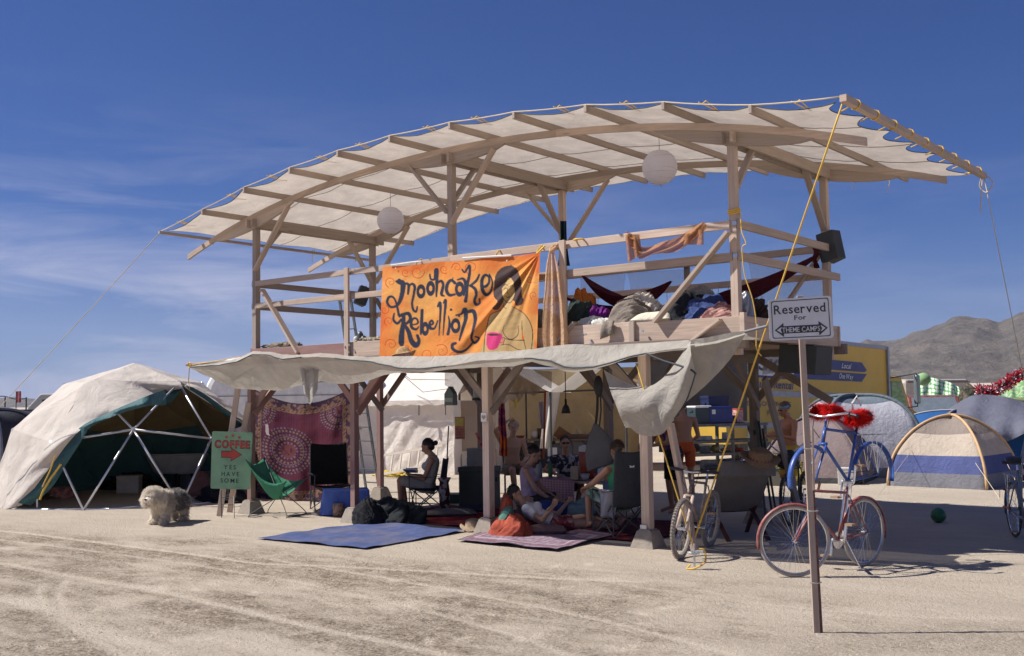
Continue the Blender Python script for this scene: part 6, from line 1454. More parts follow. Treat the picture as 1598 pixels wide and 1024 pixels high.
# ================================================================== things on the deck
DZ = 2.675
def deck(u, v, y=.15): return aty(u, v, y)
def dk(u, y, z=DZ): p = aty(u, 500, y); return Vector((p.x, y, z))
heap('clothes_pile', 'dark green jacket heaped at the left end of the clothes pile', 'clothes', dk(905, .35), (.55, .5, .42), C_('jacket_darkgreen', (.035, .05, .045)), 11, .3)
heap('orange_blanket', 'small orange blanket peeking out behind the dark jacket', 'blanket', dk(912, .8), (.4, .4, .60), C_('blanket_orange', (.50, .16, .03)), 12, .25)
heap('purple_jacket', 'bright purple jacket among the clothes on the deck', 'jacket', dk(935, .35), (.42, .4, .32), C_('jacket_purple', (.16, .02, .20)), 13, .3)
heap('navy_blanket', 'navy blanket behind the purple jacket', 'blanket', dk(925, .7), (.6, .4, .36), C_('blanket_navy', (.02, .03, .09)), 31, .3)
heap('white_sheet', 'crumpled white sheet laid along the deck edge', 'sheet', dk(930, .12), (.55, .28, .17), C_('sheet_white', (.62, .62, .56)), 14, .3)
pillow('yellow foam mat lying along the deck edge', dk(950, .14), (1.5, .32, .10), .0, C_('mat_yellow', (.55, .36, .13)), 'foam_mat', 'mat')
heap('grey_trousers', 'greyish brown trousers thrown over the clothes pile', 'trousers', dk(985, .18), (.62, .46, .38), C_('trousers_greybrown', (.22, .185, .155)), 15, .28)
m = MB(); m.sheet(lambda a, b: (dk(948, -.04).x+.16*a-.05*b*(1-a), -.125-.03*math.sin(b*3)-.01*math.sin(a*9), 2.76-.22*b*(1-.3*a)), 8, 10); tag(m.build('sock', C_('trousers_greybrown', (.22, .185, .155)), smooth=True, solid=.02), 'grey trouser leg hanging over the deck fascia', 'trousers')
heap('white_fleece', 'fluffy cream fleece lying on top of the clothes pile', 'fleece', dk(1002, .42)+Vector((0, 0, .16)), (.62, .42, .30), C_('fleece_cream', (.62, .57, .49)), 16, .22, freq=4)
pillow('cream pillow with a frilled edge near the deck brace', dk(1022, .14), (.52, .34, .20), .1, C_('pillow_cream', (.62, .57, .46)))
heap('dark_coat', 'black coat and boots heaped behind the diagonal brace', 'coat', dk(1075, .35), (.8, .5, .40), C_('coat_black', (.016, .018, .022)), 17, .35)
heap('grey_jacket', 'light grey jacket sleeve on top of the dark coat', 'jacket', dk(1095, .55)+Vector((0, 0, .2)), (.45, .3, .30), C_('jacket_lightgrey', (.26, .26, .24)), 18, .3)
heap('blue_jeans', 'blue denim bundle on the deck left of the corner post', 'jeans', dk(1105, .25), (.62, .45, .33), C_('denim', (.04, .065, .18)), 19, .3)
heap('pink_shirt', 'pink patterned shirt crumpled beside the corner post', 'shirt', dk(1125, .10), (.55, .35, .22), C_('shirt_pink', (.48, .27, .23), c2=(.26, .12, .12)), 20, .3)
heap('brown_blanket', 'dark brown blanket behind the corner post', 'blanket', dk(1168, 1.0), (.6, .5, .36), C_('blanket_brown', (.05, .03, .025)), 21, .3)
heap('plastic_bag', 'shiny grey plastic bag right of the corner post', 'bag', dk(1162, .35), (.22, .3, .33), m_plain('grey_plastic', (.24, .26, .3), .25), 22, .4)
heap('grey_bag', 'grey duffel bag between the banner and the hanging scarf', 'bag', dk(848, .25), (.5, .5, .34), C_('duffel_grey', (.13, .15, .16)), 23, .25)
for j, (u, hgt, c) in enumerate(((556, .15, (.45, .42, .4)), (562, .22, (.06, .07, .08)), (567.5, .15, (.02, .02, .02)))):
    p = dk(u, .2); m = MB(); m.lathe(p, [(.045, 0), (.05, .01), (.05, hgt*.8), (.035, hgt*.9), (.02, hgt)], 12)
    tag(m.build('jar', m_plain('jar_%d' % j, c, .35), smooth=True), ('pale jar with red contents on the deck edge', 'dark metal flask with a lid on the deck edge', 'short black jar beside the dark flask')[j], 'jar')
heap('rope_coil', 'coiled pale rope piled on the deck edge left of the banner', 'rope', dk(578, .1), (.7, .3, .10), m_plain('rope_pale', (.45, .38, .28), .9, var=.5, scale=70, bump=1), 24, .4, freq=9)
heap('rope_coil', 'tangle of thin brown rope on the deck by the left diagonal', 'rope', dk(438, .12), (1.0, .25, .10), m_plain('rope_brown', (.28, .23, .17), .9, var=.5, scale=70, bump=1), 25, .6, freq=10)
# hammock, scarves, nets
HM = m_cloth('hammock_maroon', (.075, .012, .022), fold=.9, fscale=9, trans=.12)
def fham(A_, B_, sag, w, tw=.0):
    A_, B_ = Vector(A_), Vector(B_)
    def f(a, b):
        c = A_.lerp(B_, a); s_ = 4*a*(1-a); ww = .03+w*min(1, s_*1.15); t_ = (b-.5)*2
        return (c.x+.01*math.sin(b*30)*s_, c.y+t_*ww*.8, c.z-sag*s_+abs(t_)**1.6*ww*.55+.008*math.sin(b*40+a*3))
    return f
hm = thing('hammock', 'dark maroon hammock slung across the deck behind the clothes', 'hammock', (8, 1.5, 3))
m = MB(); m.sheet(fham((8.78, 2.55, 3.70), (5.2, 1.6, 3.30), .62, .34), 60, 26); m.build('hammock_cloth', HM, hm, smooth=True)
m = MB(); m.sheet(fham(aty(908, 431, .9), aty(1048, 440, 1.5), .42, .26), 40, 20); m.build('hammock_cloth', HM, hm, smooth=True)
m = MB(); m.sheet(lambda a, b: (8.74-.12*a+.02*math.sin(b*8), 2.58+.1*a, 3.82-.30*b), 6, 8); m.build('hammock_end', HM, hm, smooth=True)
for k in range(18):
    u = 900+k*16+rnd.uniform(-4, 4)
    if u > 1140: u += 18
    m = MB(); p_ = aty(u, 405+rnd.uniform(0, 6), WD-.02); m.tube([(p_.x, WD-.04, 3.40), (p_.x+.10+rnd.uniform(-.03, .03), WD-.2, 3.05), (p_.x+.22, WD-.35, 2.72)], .004, 4)
    o = m.build('net_cord', m_plain('cord_brown', (.30, .25, .2), .9)); tag(o, 'thin cord of the netting strung below the rear rail', 'cord', 'netting cords below the rear rail')
NET = m_cloth('grey_netting', (.45, .45, .50), holes=.62, trans=.4)
for (a_, b_, c_, d_), lab in ((((978, 425), (1072, 420), (1075, 455), (985, 457)), 'sheer grey netting hung on the rear rail above the hammock'), (((1165, 400), (1285, 392), (1288, 470), (1180, 480)), 'sheer plastic netting across the right rear corner of the deck'), (((905, 432), (975, 428), (975, 458), (905, 460)), 'sheer netting hung behind the scarf post')):
    m = MB(); q4 = [aty(*p, WD+.02) for p in (a_, b_, c_, d_)]; m.sheet(lambda a, b: tuple(q4[0].lerp(q4[1], a).lerp(q4[3].lerp(q4[2], a), b)+Vector((0, .02*math.sin(a*14+b*4), 0))), 24, 10); tag(m.build('netting', NET, smooth=True), lab, 'netting')
SCB = m_cloth('scarf_peach', (.72, .48, .30), trans=.3, fold=.9, fscale=12, holes=.12)
def fsc(a, b):
    w_ = 3+27*min(1, b*1.8)+3*math.sin(b*9); c = 861.5-1+4*b; u = c+(a-.5)*2*w_*.62+3*b; v = 386+157*b
    return tuple(aty(u, v, -.17-.05*math.sin(a*15+b*2)*min(1, b*2+.15)-.02))
m = MB(); m.sheet(fsc, 40, 50); m.tube([aty(861, 386, -.2)+Vector((.03*math.cos(a), .06*math.sin(a)+.05, .05*math.sin(a))) for a in np.linspace(0, 6.3, 10)], .028, 6); tag(m.build('peach_scarf', SCB, smooth=True), 'long sheer peach scarf knotted to the top rail beside the banner', 'scarf')
def fpl(a, b):
    P_ = cur([(975, 366), (990, 378), (1000, 393), (1030, 386), (1060, 378), (1098, 352)], a); w_ = 9+9*abs(math.sin(a*6))*(1-a*.4); return tuple(aty(P_[0]+5*math.sin(b*3), P_[1]-w_*.6+2*w_*b*.7, -.17-.05*math.sin(b*11+a*20)))
m = MB(); m.sheet(fpl, 70, 16); m.sheet(lambda a, b: tuple(aty(976+22*a+4*b, 366+(44-14*a)*b, -.20-.03*math.sin(a*12))), 14, 16); m.sheet(lambda a, b: tuple(aty(1066+32*a, 368-12*a+(14+12*a)*b, -.20-.03*math.sin(a*9))), 10, 8); tag(m.build('draped_scarf', m_cloth('scarf_rust', (.50, .24, .11), trans=.3, fold=.9, fscale=12, holes=.15), smooth=True), 'twisted rust-coloured net scarf draped over the top rail', 'scarf')
def fgr(a, b): w_ = 5+5*b-2*math.sin(b*3); return tuple(aty(879+(a-.5)*2*w_+1*b, 345+70*b, WD-.30-.04*math.sin(a*12)))
m = MB(); m.sheet(fgr, 20, 30); tag(m.build('green_scarf', m_cloth('scarf_green', (.012, .075, .04), fold=1, fscale=12, c2=(.015, .03, .09)), smooth=True), 'dark green and navy scarf tied round the middle rear post', 'scarf')
# aluminium ladders
def ladder(label, A_, B_, w, side, n, mat=STEEL, name='ladder', rail=.06):
    A_, B_, side = Vector(A_), Vector(B_), Vector(side).normalized(); L = thing(name, label, 'ladder', A_)
    for q in (-1, 1): m = MB(); m.beam(A_+side*q*w/2, B_+side*q*w/2*.85, .025, rail, side); m.build('ladder_rail', mat, L)
    for k in range(n): t_ = (k+.7)/(n+.3); m = MB(); c = A_.lerp(B_, t_); ww = w/2*(1-.15*t_); m.beam(c-side*ww, c+side*ww, .045, .022); m.build('rung', mat, L)
    return L
ALU = m_plain('ladder_grey', (.13, .14, .15), .5, .3)
la = at(582, 768); la.z = 0
ladder('tall grey ladder standing behind the second red post and rising past the deck', la, aty(537, 456, 3.0), .42, (1, -.1, 0), 14, ALU)
wl0 = at(640, 738); ladder('white wooden ladder lying on its side before the white wall tent', at(588, 746)+Vector((0, 0, .28)), at(690, 748)+Vector((0, 0, .58)), .46, (0, .2, 1), 7, m_plain('white_paint_wood', (.60, .54, .46), .7, dust=.3), 'wooden_ladder')
# ================================================================== geodesic dome on the left
CEN2 = None
b1, b2_, b4_ = at(28, 790), at(134.4, 793.8), at(279, 794)
def circ(a, b, c):
    ax_, ay, bx, by, cx, cy = a.x, a.y, b.x, b.y, c.x, c.y; d = 2*(ax_*(by-cy)+bx*(cy-ay)+cx*(ay-by))
    return ((ax_**2+ay**2)*(by-cy)+(bx**2+by**2)*(cy-ay)+(cx**2+cy**2)*(ay-by))/d, ((ax_**2+ay**2)*(cx-bx)+(bx**2+by**2)*(ax_-cx)+(cx**2+cy**2)*(bx-ax_))/d
DR = 2.60
mid_ = at(207, 793); mid_.z = 0; inw = Vector(_ray(222, 500)); inw.z = 0; inw.normalize()
DC = mid_+inw*(DR*math.cos(math.pi/10)); DC.z = 0
az0 = math.atan2(mid_.y-DC.y, mid_.x-DC.x)                       # azimuth of the front six-way hub
def dn(lv, k):
    st_ = math.pi/5
    if lv == 0: a = az0+st_/2+st_*k; r_, z = 1.0, 0.0                # base nodes: between
    elif lv == 1: a = az0+st_*k; r_, z = (.851, .526) if k % 2 == 0 else (.894, .447)
    elif lv == 2: a = az0+st_*(2*k+1); r_, z = .526, .851
    else: a, r_, z = 0, 0, 1.0
    return Vector((DC.x+DR*r_*math.cos(a), DC.y+DR*r_*math.sin(a), DR*z))
# k increases counter-clockwise seen from above = towards image right for the near side
faces_d = []; struts = set()
def addf(*ks): faces_d.append(ks)
for k in range(10):
    addf((0, (k-1) % 10), (0, k), (1, k))                          # upright triangles from the base
    addf((0, k), (1, (k+1) % 10), (1, k))
for j in range(5):
    o_, e0, e1 = 2*j+1, 2*j, (2*j+2) % 10
    addf((1, e0), (1, o_), (2, j)); addf((1, o_), (1, e1), (2, j)); addf((1, e1), (2, (j+1) % 5), (2, j)); addf((2, j), (2, (j+1) % 5), (3, 0))
dome = thing('geodesic_dome', 'geodesic dome of pale metal tubes under a beige tarp with a teal lining', 'dome', DC)
es = set()
for f_ in faces_d:
    for i in range(3): es.add(tuple(sorted((f_[i], f_[(i+1) % 3]))))
m_ = {}
for a_, b_ in sorted(es): 
    m = MB(); m.tube([dn(*a_), dn(*b_)], .021, 6); m.build('strut', TUBE, dome, smooth=True)
for nd in sorted({n_ for f_ in faces_d for n_ in f_}):
    c = dn(*nd); m = MB(); d = (c-DC).normalized(); m.tube([c-d*.03, c+d*.045], .03, 8); m.build('hub', TUBE, dome)
def opened(f_):
    S_ = set(f_)
    if f_[2] == (1, 0) and f_[0][0] == 0: return True                                     # base-B2,B4,H
    front = {(1, 0), (0, 0), (0, 9), (1, 1), (1, 9), (2, 0), (2, 4)}
    if (1, 0) in S_: return True
    if S_ == {(0, 9), (1, 9), (0, 8)} or S_ == {(0, 0), (0, 1), (1, 1)}: return True
    if S_ == {(1, 1), (1, 2), (2, 0)}: return True
    return False
BEI = m_cloth('dome_tarp', (.62, .56, .50), trans=.18, fold=.8, fscale=2.2, var=.12); TEAL = m_cloth('teal_tarp', (.055, .135, .145), trans=.1, fold=1.0, fscale=4, rough=.55); TANI = m_cloth('dome_lining', (.24, .185, .10), trans=.22, fold=.9, fscale=3)
def tri_sheet(m, A, B, C2, n, off, puff, wr):
    idx = {}; vs = []
    for i in range(n+1):
        for j in range(n+1-i):
            a, b = i/n, j/n; c = 1-a-b; p = A*a+B*b+C2*c; d = (p-DC).normalized(); e = 27*a*b*c
            w_ = (mnoise.noise(Vector((p.x*1.6, p.y*1.6, p.z*4.0)))*.5+.5*(1-2*abs(mnoise.noise(Vector((p.x*3+5, p.y*3, p.z*1.2))))))*wr
            idx[i, j] = len(vs); vs.append(p+d*(off+puff*e+w_*(.35+.65*min(1, e*2)) if True else 0))
    fs = []
    for i in range(n):
        for j in range(n-i):
            fs.append((idx[i, j], idx[i+1, j], idx[i, j+1]))
            if j < n-i-1: fs.append((idx[i+1, j], idx[i+1, j+1], idx[i, j+1]))
    m.add(vs, fs)
mo, mi_, mt2 = MB(), MB(), MB()
for f_ in faces_d:
    if opened(f_): continue
    A, B, C2 = (dn(*n_) for n_ in f_); tri_sheet(mo, A, B, C2, 18, .035, -.02, .05); ctr_ = (A+B+C2)/3; tri_sheet(mt2 if (ctr_-DC).dot(IR) < .7 and ctr_.z < 1.0 else mi_, A, B, C2, 12, -.03, -.07, -.06)
mo.build('outer_tarp', BEI, dome, smooth=True); mi_.build('lining', TANI, dome, smooth=True); mt2.build('teal_lining', TEAL, dome, smooth=True)
# teal edge turned back along the mouth, following the image-left side and the top
def edge_sheet(name, P0, P1, mat, n=40, rows=10, w_=.05):
    """P0,P1: upper and lower outlines given as pixels + distance along the view"""
    def f(a, b):
        c0 = cur(P0, a); c1 = cur(P1, a); p = c0*(1-b)+c1*b; q_ = atd(p[0], p[1], p[2]+w_*math.sin(a*30+b*4)*.5+.09*math.sin(b*3.14)*-.6); return tuple(q_)
    m = MB(); m.sheet(f, n, rows); return m.build(name, mat, dome, smooth=True)
dH = float((Vector(dn(1, 0))-Vector(O)).dot(Vector(_F)))
dT = float((Vector(dn(2, 0))-Vector(O)).dot(Vector(_F))); dL = float((Vector(dn(1, 9))-Vector(O)).dot(Vector(_F)))
edge_sheet('teal_edge', [(286, 603, dT-.08), (262, 607, dT), (232, 617, dH-.05), (196, 632, dH-.05), (160, 648, dH), (132, 662, dL-.1), (112, 680, dL), (88, 715, dL-.1), (58, 750, dL-.1), (22, 784, dL-.1)],
           [(283, 608, dT-.05), (264, 631, dT-.1), (235, 633, dH-.15), (196, 643, dH-.15), (165, 655, dH-.15), (140, 668, dL-.2), (126, 690, dL-.15), (104, 724, dL-.2), (80, 762, dL-.15), (48, 789, dL-.1)], TEAL, 70, 12)
def pxd(nd, k=1.0):
    p = dn(*nd); p = DC+(p-DC)*1.02; r_ = np.array(p)-O; z = r_ @ _F; return (799+F_PX*(r_ @ R2)/z, 512-F_PX*(r_ @ U2)/z, float(z))
def mid3(a, b): return tuple((x+y)/2 for x, y in zip(a, b))
nT, nTL, nL, nB = pxd((2, 0)), pxd((2, 4)), pxd((1, 9)), pxd((0, 8))
edge_sheet('beige_edge', [nT, mid3(nT, nTL), nTL, mid3(nTL, nL), nL, mid3(nL, nB), nB],
           [(286, 606, dT-.1), (248, 614, dT-.2), (205, 631, dH+.2), (160, 651, dH+.1), (120, 676, dL-.15), (76, 732, dL-.15), (34, 789, dL-.15)], BEI, 70, 14)
edge_sheet('teal_edge', [(290, 600, dT), (318, 614, dT+.2), (352, 638, dT+.5), (382, 658, dT+.9)], [(293, 606, dT), (318, 622, dT+.2), (350, 647, dT+.5), (382, 672, dT+.9)], TEAL, 30, 6)
edge_sheet('beige_edge', [(270, 597, dT+.4), (298, 599, dT+.4), (330, 614, dT+.5), (362, 634, dT+.7), (392, 660, dT+1.0)], [(284, 603, dT), (300, 604, dT), (328, 619, dT+.25), (356, 640, dT+.55), (384, 662, dT+.9)], BEI, 34, 8)
m = MB(); m.tube([atd(u, v, dL-.25) for u, v in ((95, 725), (80, 745), (68, 765), (62, 780))], .02, 5); m.tube([atd(u, v, dL-.25) for u, v in ((86, 712), (78, 735), (66, 760))], .012, 5); m.build('yellow_strap', YROPE, dome)
m = MB(); m.tube([atd(58, 763, dL-.1), atd(58, 793, dL-.1)], .018, 6); m.build('short_strut', TUBE, dome)
# things inside the dome
def crate(name, label, cat, c, size, rz, mat, lid=None, bevel=.01):
    r = thing(name, label, cat, c, world_verts=False); r.rotation_euler = (0, 0, rz); w, d, h = size
    m = MB(); m.box((0, 0, h*.46), (w, d, h*.92)); m.build('body', mat, r, bevel=bevel)
    m = MB(); m.box((0, 0, h*.94), (w*1.04, d*1.05, h*.12)); m.build('lid', lid or mat, r, bevel=bevel)
    m = MB()
    for q in (-1, 1): m.box((q*w*.525, 0, h*.7), (w*.05, d*.35, h*.08))
    m.build('handle', mat, r); return r
m = MB()
tubp = at(243, 770)+IF*1.4
m.sheet(lambda a, b: (tubp.x+IR.x*(-.62+.0)*0+math.cos(a*6.2832)*.68*(.70+.30*b)*IR.x-math.sin(a*6.2832)*.33*(.70+.3*b)*IR.y, tubp.y+math.cos(a*6.2832)*.68*(.70+.30*b)*IR.y+math.sin(a*6.2832)*.33*(.70+.3*b)*IR.x, .32+.40*b), 40, 8)
btb = thing('bathtub', 'white clawfoot bathtub inside the dome', 'bathtub', (tubp.x, tubp.y, 0)); m.build('tub', m_plain('enamel', (.55, .55, .53), .3), btb, smooth=True, solid=.03)
m = MB(); m.box((tubp.x, tubp.y, .33), (.85, .4, .03)); m.build('tub_floor', m_plain('enamel', (.55, .55, .53), .3), btb)
m = MB(); m.tube([(tubp.x+math.cos(a)*.69*IR.x-math.sin(a)*.34*IR.y, tubp.y+math.cos(a)*.69*IR.y+math.sin(a)*.34*IR.x, .725) for a in np.linspace(0, 6.283, 33)[:-1]], .025, 6, closed=True); m.build('rim', m_plain('enamel', (.55, .55, .53), .3), btb, smooth=True)
for a in (.7, 2.4, 3.9, 5.5): m = MB(); m.tube([(tubp.x+math.cos(a)*.4, tubp.y+math.sin(a)*.25, .32), (tubp.x+math.cos(a)*.46, tubp.y+math.sin(a)*.3, .12), (tubp.x+math.cos(a)*.43, tubp.y+math.sin(a)*.28, 0)], [.05, .03, .04], 8); m.build('foot', BLACK, btb)
crate('storage_box', 'white storage box on the floor of the dome', 'box', at(191, 772)+IF*.4, (.44, .34, .36), heading(1, .1)+1.57, m_plain('box_white', (.50, .48, .44), .6))
crate('storage_box', 'red and white drinks carton near the dome front', 'box', at(92, 778), (.50, .28, .22), heading(1, 0)+1.57, m_plain('carton_redwhite', (.48, .22, .20), .6, var=.8, scale=9))
crate('storage_box', 'long grey plastic bin inside the dome beside the bathtub', 'box', at(300, 765)+IF*.9, (.95, .4, .36), heading(1, 0)+1.57, m_plain('bin_grey', (.16, .17, .19), .6))
heap('blanket_heap', 'dusky pink blanket heaped inside the dome by the green sign', 'blanket', at(312, 775)+IF*.3, (.8, .7, .42), C_('blanket_pink', (.20, .10, .09)), 41, .3)
heap('dark_bags', 'dark duffel bags along the right side of the dome floor', 'bags', at(318, 783)+IR*.35, (1.3, .6, .26), C_('duffel_black', (.014, .015, .018)), 42, .35)
heap('cable_heap', 'tangle of yellow hoses and cables inside the dome mouth', 'hoses', at(62, 779)+IF*.2, (.8, .5, .18), m_plain('hose_yellow', (.20, .17, .08), .8, var=.6, scale=60, bump=1), 43, .5, freq=8)
heap('dark_clutter', 'low dark heap of camping gear across the dome floor', 'camping gear', at(165, 768)+IF*1.0, (2.2, .9, .34), C_('clutter_dark', (.04, .035, .035)), 44, .45, freq=6)
m = MB(); m.box((0, 0, .11), (.20, .15, .24), .3); o = m.build('small_lantern', m_plain('white_matte', (.6, .6, .62), .5)); o.location = at(284, 742)+IF*1.2+Vector((0, 0, .38-.0)); o.location.z = .40; tag(o, 'small white box standing on the long grey bin in the dome', 'box')

# ================================================================== dome tents
TG = []
def dome_tent(label, base, rz, L, Wd_, Hh, bands, polemat, group='camping tents on the right', pw=.02, name='dome_tent', door=None, exps=(.85, .9), sag=.06, poles=True, n=44):
    """bands: list of (z fraction from, to, material, part name)"""
    r = thing(name, label, 'tent', base, group, world_verts=False); r.rotation_euler = (0, 0, rz)
    def P(th, t_):
        c_, s_ = math.cos(th), math.sin(th); k_ = max(abs(c_), abs(s_)); ex, ey = c_/k_, s_/k_
        di = min(1, (min(abs(ex), abs(ey)))**2)                       # 1 on the diagonals (poles)
        ph = t_*math.pi/2; rr_ = math.cos(ph)**exps[0]; z = math.sin(ph)**exps[1]
        inn = 1-sag*(1-di)*math.sin(ph*2)*1.6
        wr = 1+.012*mnoise.noise(Vector((th*5, t_*5, L)))+.010*(1-2*abs(mnoise.noise(Vector((th*9, t_*3, L+4)))))
        return Vector((ex*rr_*L/2*inn*wr, ey*rr_*Wd_/2*inn*wr, z*Hh*(1-.05*(1-di)*math.sin(ph))))
    for z0, z1, mt, nm in bands:
        t0, t1 = (2/math.pi*math.asin(min(1, z**(1/exps[1]))) for z in (z0, z1))
        m = MB(); m.sheet(lambda a, b: P(a*2*math.pi+math.pi/4, t0+(t1-t0)*b), n*2, max(4, int(30*(t1-t0)))); m.build(nm, mt, r, smooth=True)
    if poles:
        for q in (1, -1):
            pts = [P(math.pi/4*(1 if q == 1 else 3)+0, t_)*1.006 for t_ in np.linspace(0, 1, 18)]+[P(math.pi/4*(5 if q == 1 else 7), t_)*1.006 for t_ in np.linspace(1, 0, 18)][1:]
            pts = [Vector((p.x, p.y, p.z+.006)) for p in pts]
            m = MB(); m.tube(pts, pw, 6); m.build('pole_sleeve', polemat, r, smooth=True)
    for mt, th0, th1, zt, nm in (door or ()):
        m = MB(); m.sheet(lambda a, b: P(th0+(th1-th0)*a, .02+zt*b*(1-abs(2*a-1)**3))*1.012, 14, 12); m.build(nm, mt, r, smooth=True)
    return r
G1 = C_('tent_grey', (.22, .22, .25), trans=.2); BGE = C_('tent_beige', (.60, .51, .42), trans=.25); BLU = C_('tent_blue', (.10, .125, .30), trans=.2); MESH = C_('tent_mesh_beige', (.34, .285, .25), trans=.3); ORP = m_plain('sleeve_orange', (.56, .36, .18), .6)
FL, FR = at(1385, 758), at(1541, 765); tdir = (FR-FL); L_ = tdir.length; tdir.normalize(); tin = Vector((-tdir.y, tdir.x, 0)); tc_ = (FL+FR)/2+tin*L_*.48; tc_.z = 0
dome_tent('beige and blue dome tent with orange pole sleeves behind the green ball', tc_, math.atan2(tdir.y, tdir.x), L_*.98, L_*.95, 1.36, [(0, .20, G1, 'grey_skirt'), (.20, .45, BLU, 'blue_band'), (.45, .76, BGE, 'beige_panel'), (.76, 1, MESH, 'mesh_top')], ORP, pw=.028, exps=(1.12, .98), sag=.07)
WT = C_('tent_white', (.68, .68, .74), trans=.40); SLT = C_('tent_slate', (.13, .16, .19))
wtb = at(1368, 747)+IF*1.3; wtb.z = 0
dome_tent('large white and slate dome tent left of the beige and blue one', wtb, heading(1, .3)+1.3, 2.3, 2.3, 1.78, [(0, .12, SLT, 'slate_skirt'), (.12, .93, WT, 'white_panel'), (.93, 1, SLT, 'slate_cap')], SLT, pw=.04, exps=(.62, .9), door=[(SLT, 2.5, 3.6, .75, 'slate_panel')])
MAU = C_('tent_mauve', (.26, .20, .20), trans=.2)
mtb = at(1292, 752)+IF*.6; mtb.z = 0
dome_tent('dusty mauve pointed tent beside the man with the blue headband', mtb, heading(1, .1)+1.0, 2.1, 2.0, 1.38, [(0, .08, C_('skirt_dark', (.05, .05, .055)), 'dark_skirt'), (.08, 1, MAU, 'mauve_panel')], MAU, exps=(1.15, 1.1), pw=.018)
DT = C_('tarp_slate', (.15, .155, .20), trans=.12); BDT = C_('tent_bright_blue', (.03, .12, .33), trans=.25)
dtb = at(1545, 744)+IF*1.6; dtb.z = 0
dome_tent('blue tent hidden under a big slate-grey tarp on the right', dtb, heading(1, .2)+1.57, 2.5, 2.6, 1.40, [(0, 1, BDT, 'blue_panel')], m_plain('sleeve_grey', (.3, .3, .33), .6), exps=(.7, .9))
def ftarp(a, b):
    P0 = [(1458, 655), (1490, 632), (1520, 617), (1560, 618), (1600, 628), (1650, 650)]; P1 = [(1452, 668), (1480, 686), (1530, 690), (1580, 688), (1615, 672), (1660, 690)]
    c0 = cur(P0, a); c1 = cur(P1, a); p = c0*(1-b)+c1*b; d_ = float((dtb-Vector(O)).dot(Vector(_F))); bl = math.sin(b*1.57)
    return tuple(atd(p[0], p[1]+3*math.sin(a*17)*b, d_+.6-2.2*bl+.06*math.sin(a*26+b*5)))
m = MB(); m.sheet(ftarp, 70, 24); tag(m.build('tent_tarp', DT, smooth=True), 'slate-grey tarp draped over the blue tent at right', 'tarp')
heap('gear_heap', 'dark bags and clothes in the mouth of the blue tent', 'bags', at(1560, 748)-IF*.1, (1.0, .5, .35), C_('gear_maroon', (.07, .04, .06)), 51, .4)
crate('cool_box', 'white cool box in front of the slate tarp tent', 'cool box', at(1572, 752)-IF*.1, (.42, .3, .28), .4, m_plain('coolbox_grey', (.42, .45, .47), .5))
ft = at(1700, 742)+IF*4; ft.z = 0
dome_tent('grey tent with an olive pole sleeve at the far right edge', ft, .4, 2.8, 2.6, 1.6, [(0, 1, C_('tent_darkgrey', (.09, .09, .10)), 'grey_panel')], m_plain('sleeve_olive', (.12, .15, .05), .7), pw=.06, exps=(.6, .8))
for (u0, v0), (u1, v1) in (((1432, 690), (1372, 772)), ((1500, 690), (1560, 778)), ((1560, 700), (1592, 765))):
    o = MB().tube([at(u1, v1), atd(u0, v0, 21.5)], .005, 4).build('guy_line', WROPE); tag(o, {1432: 'thin tent guy line at the left front corner of the beige and blue tent', 1500: 'thin tent guy line at the right front corner of the beige and blue tent', 1560: 'thin tent guy line right of the beige and blue tent'}[u0], 'guy line')
# bits round the tents
crate('white_bin', 'white plastic bin beside the mauve tent', 'bin', at(1316, 755)-IF*.2, (.30, .26, .34), .3, m_plain('bin_white', (.55, .54, .52), .6))
heap('yellow_bundle', 'yellow netting and straps bundled behind the man in yellow shorts', 'netting', at(1222, 755), (.9, .5, .5), m_plain('net_yellow', (.42, .33, .07), .8, var=.7, scale=30, bump=1), 52, .5, freq=7)
crate('milk_crate', 'dark wire crate beside the yellow netting', 'crate', at(1205, 757), (.5, .4, .34), .2, m_plain('crate_dark', (.09, .085, .07), .8))
bl_ = at(1465, 816); bl_.z = .105
o = MB().ell(bl_, (.105, .105, .105), 32, 20).build('green_ball', m_plain('ball_green', (.008, .12, .035), .35, dust=.12, scale=12), smooth=True); tag(o, 'dark green ball lying in the shade before the tents', 'ball')

# ================================================================== green scale-print shelter and tinsel far right
GS = NT('green_scale_cloth'); uvn = GS.new('ShaderNodeUVMap').outputs[0]
vo = GS.new('ShaderNodeTexVoronoi', feature='F1'); vo.inputs['Scale'].default_value = 1; vo.inputs['Randomness'].default_value = .25; GS.link(GS.mapping(uvn, (13, 11, 1)), vo.inputs['Vector'])
GS.link(GS.ramp(vo.outputs['Distance'], [(.30, (.62, .68, .56)), (.42, (.60, .66, .54)), (.50, (.10, .34, .10))]), GS.b.inputs['Base Color']); GS.b.inputs['Roughness'].default_value = .8
def dist_sheet(name, label, cat, P0, P1, d_, mat, depth=1.6, nu=40, nv=14, wob=.1):
    def f(a, b):
        c0 = cur(P0, a); c1 = cur(P1, a); p = c0*(1-b)+c1*b; return tuple(atd(p[0], p[1], d_+depth*(1-b)+wob*math.sin(a*23+b*3)))
    m = MB(); m.sheet(f, nu, nv); return tag(m.build(name, mat, smooth=True), label, cat)
dist_sheet('scale_shelter', 'green and white scale-patterned shelter behind the red car', 'shelter', [(1430, 591), (1450, 589), (1480, 596), (1496, 604)], [(1430, 660), (1455, 660), (1480, 660), (1510, 660)], 40, GS.m, 2.0)
GP = m_cloth('green_leaf_print', (.16, .34, .12), c2=(.40, .46, .34), trans=.1)
dist_sheet('leaf_shelter', 'pale green leaf-print shelter edged with red tinsel', 'shelter', [(1545, 625), (1570, 606), (1590, 590), (1630, 582)], [(1545, 660), (1575, 660), (1600, 660), (1640, 660)], 34, GP, 2.0)
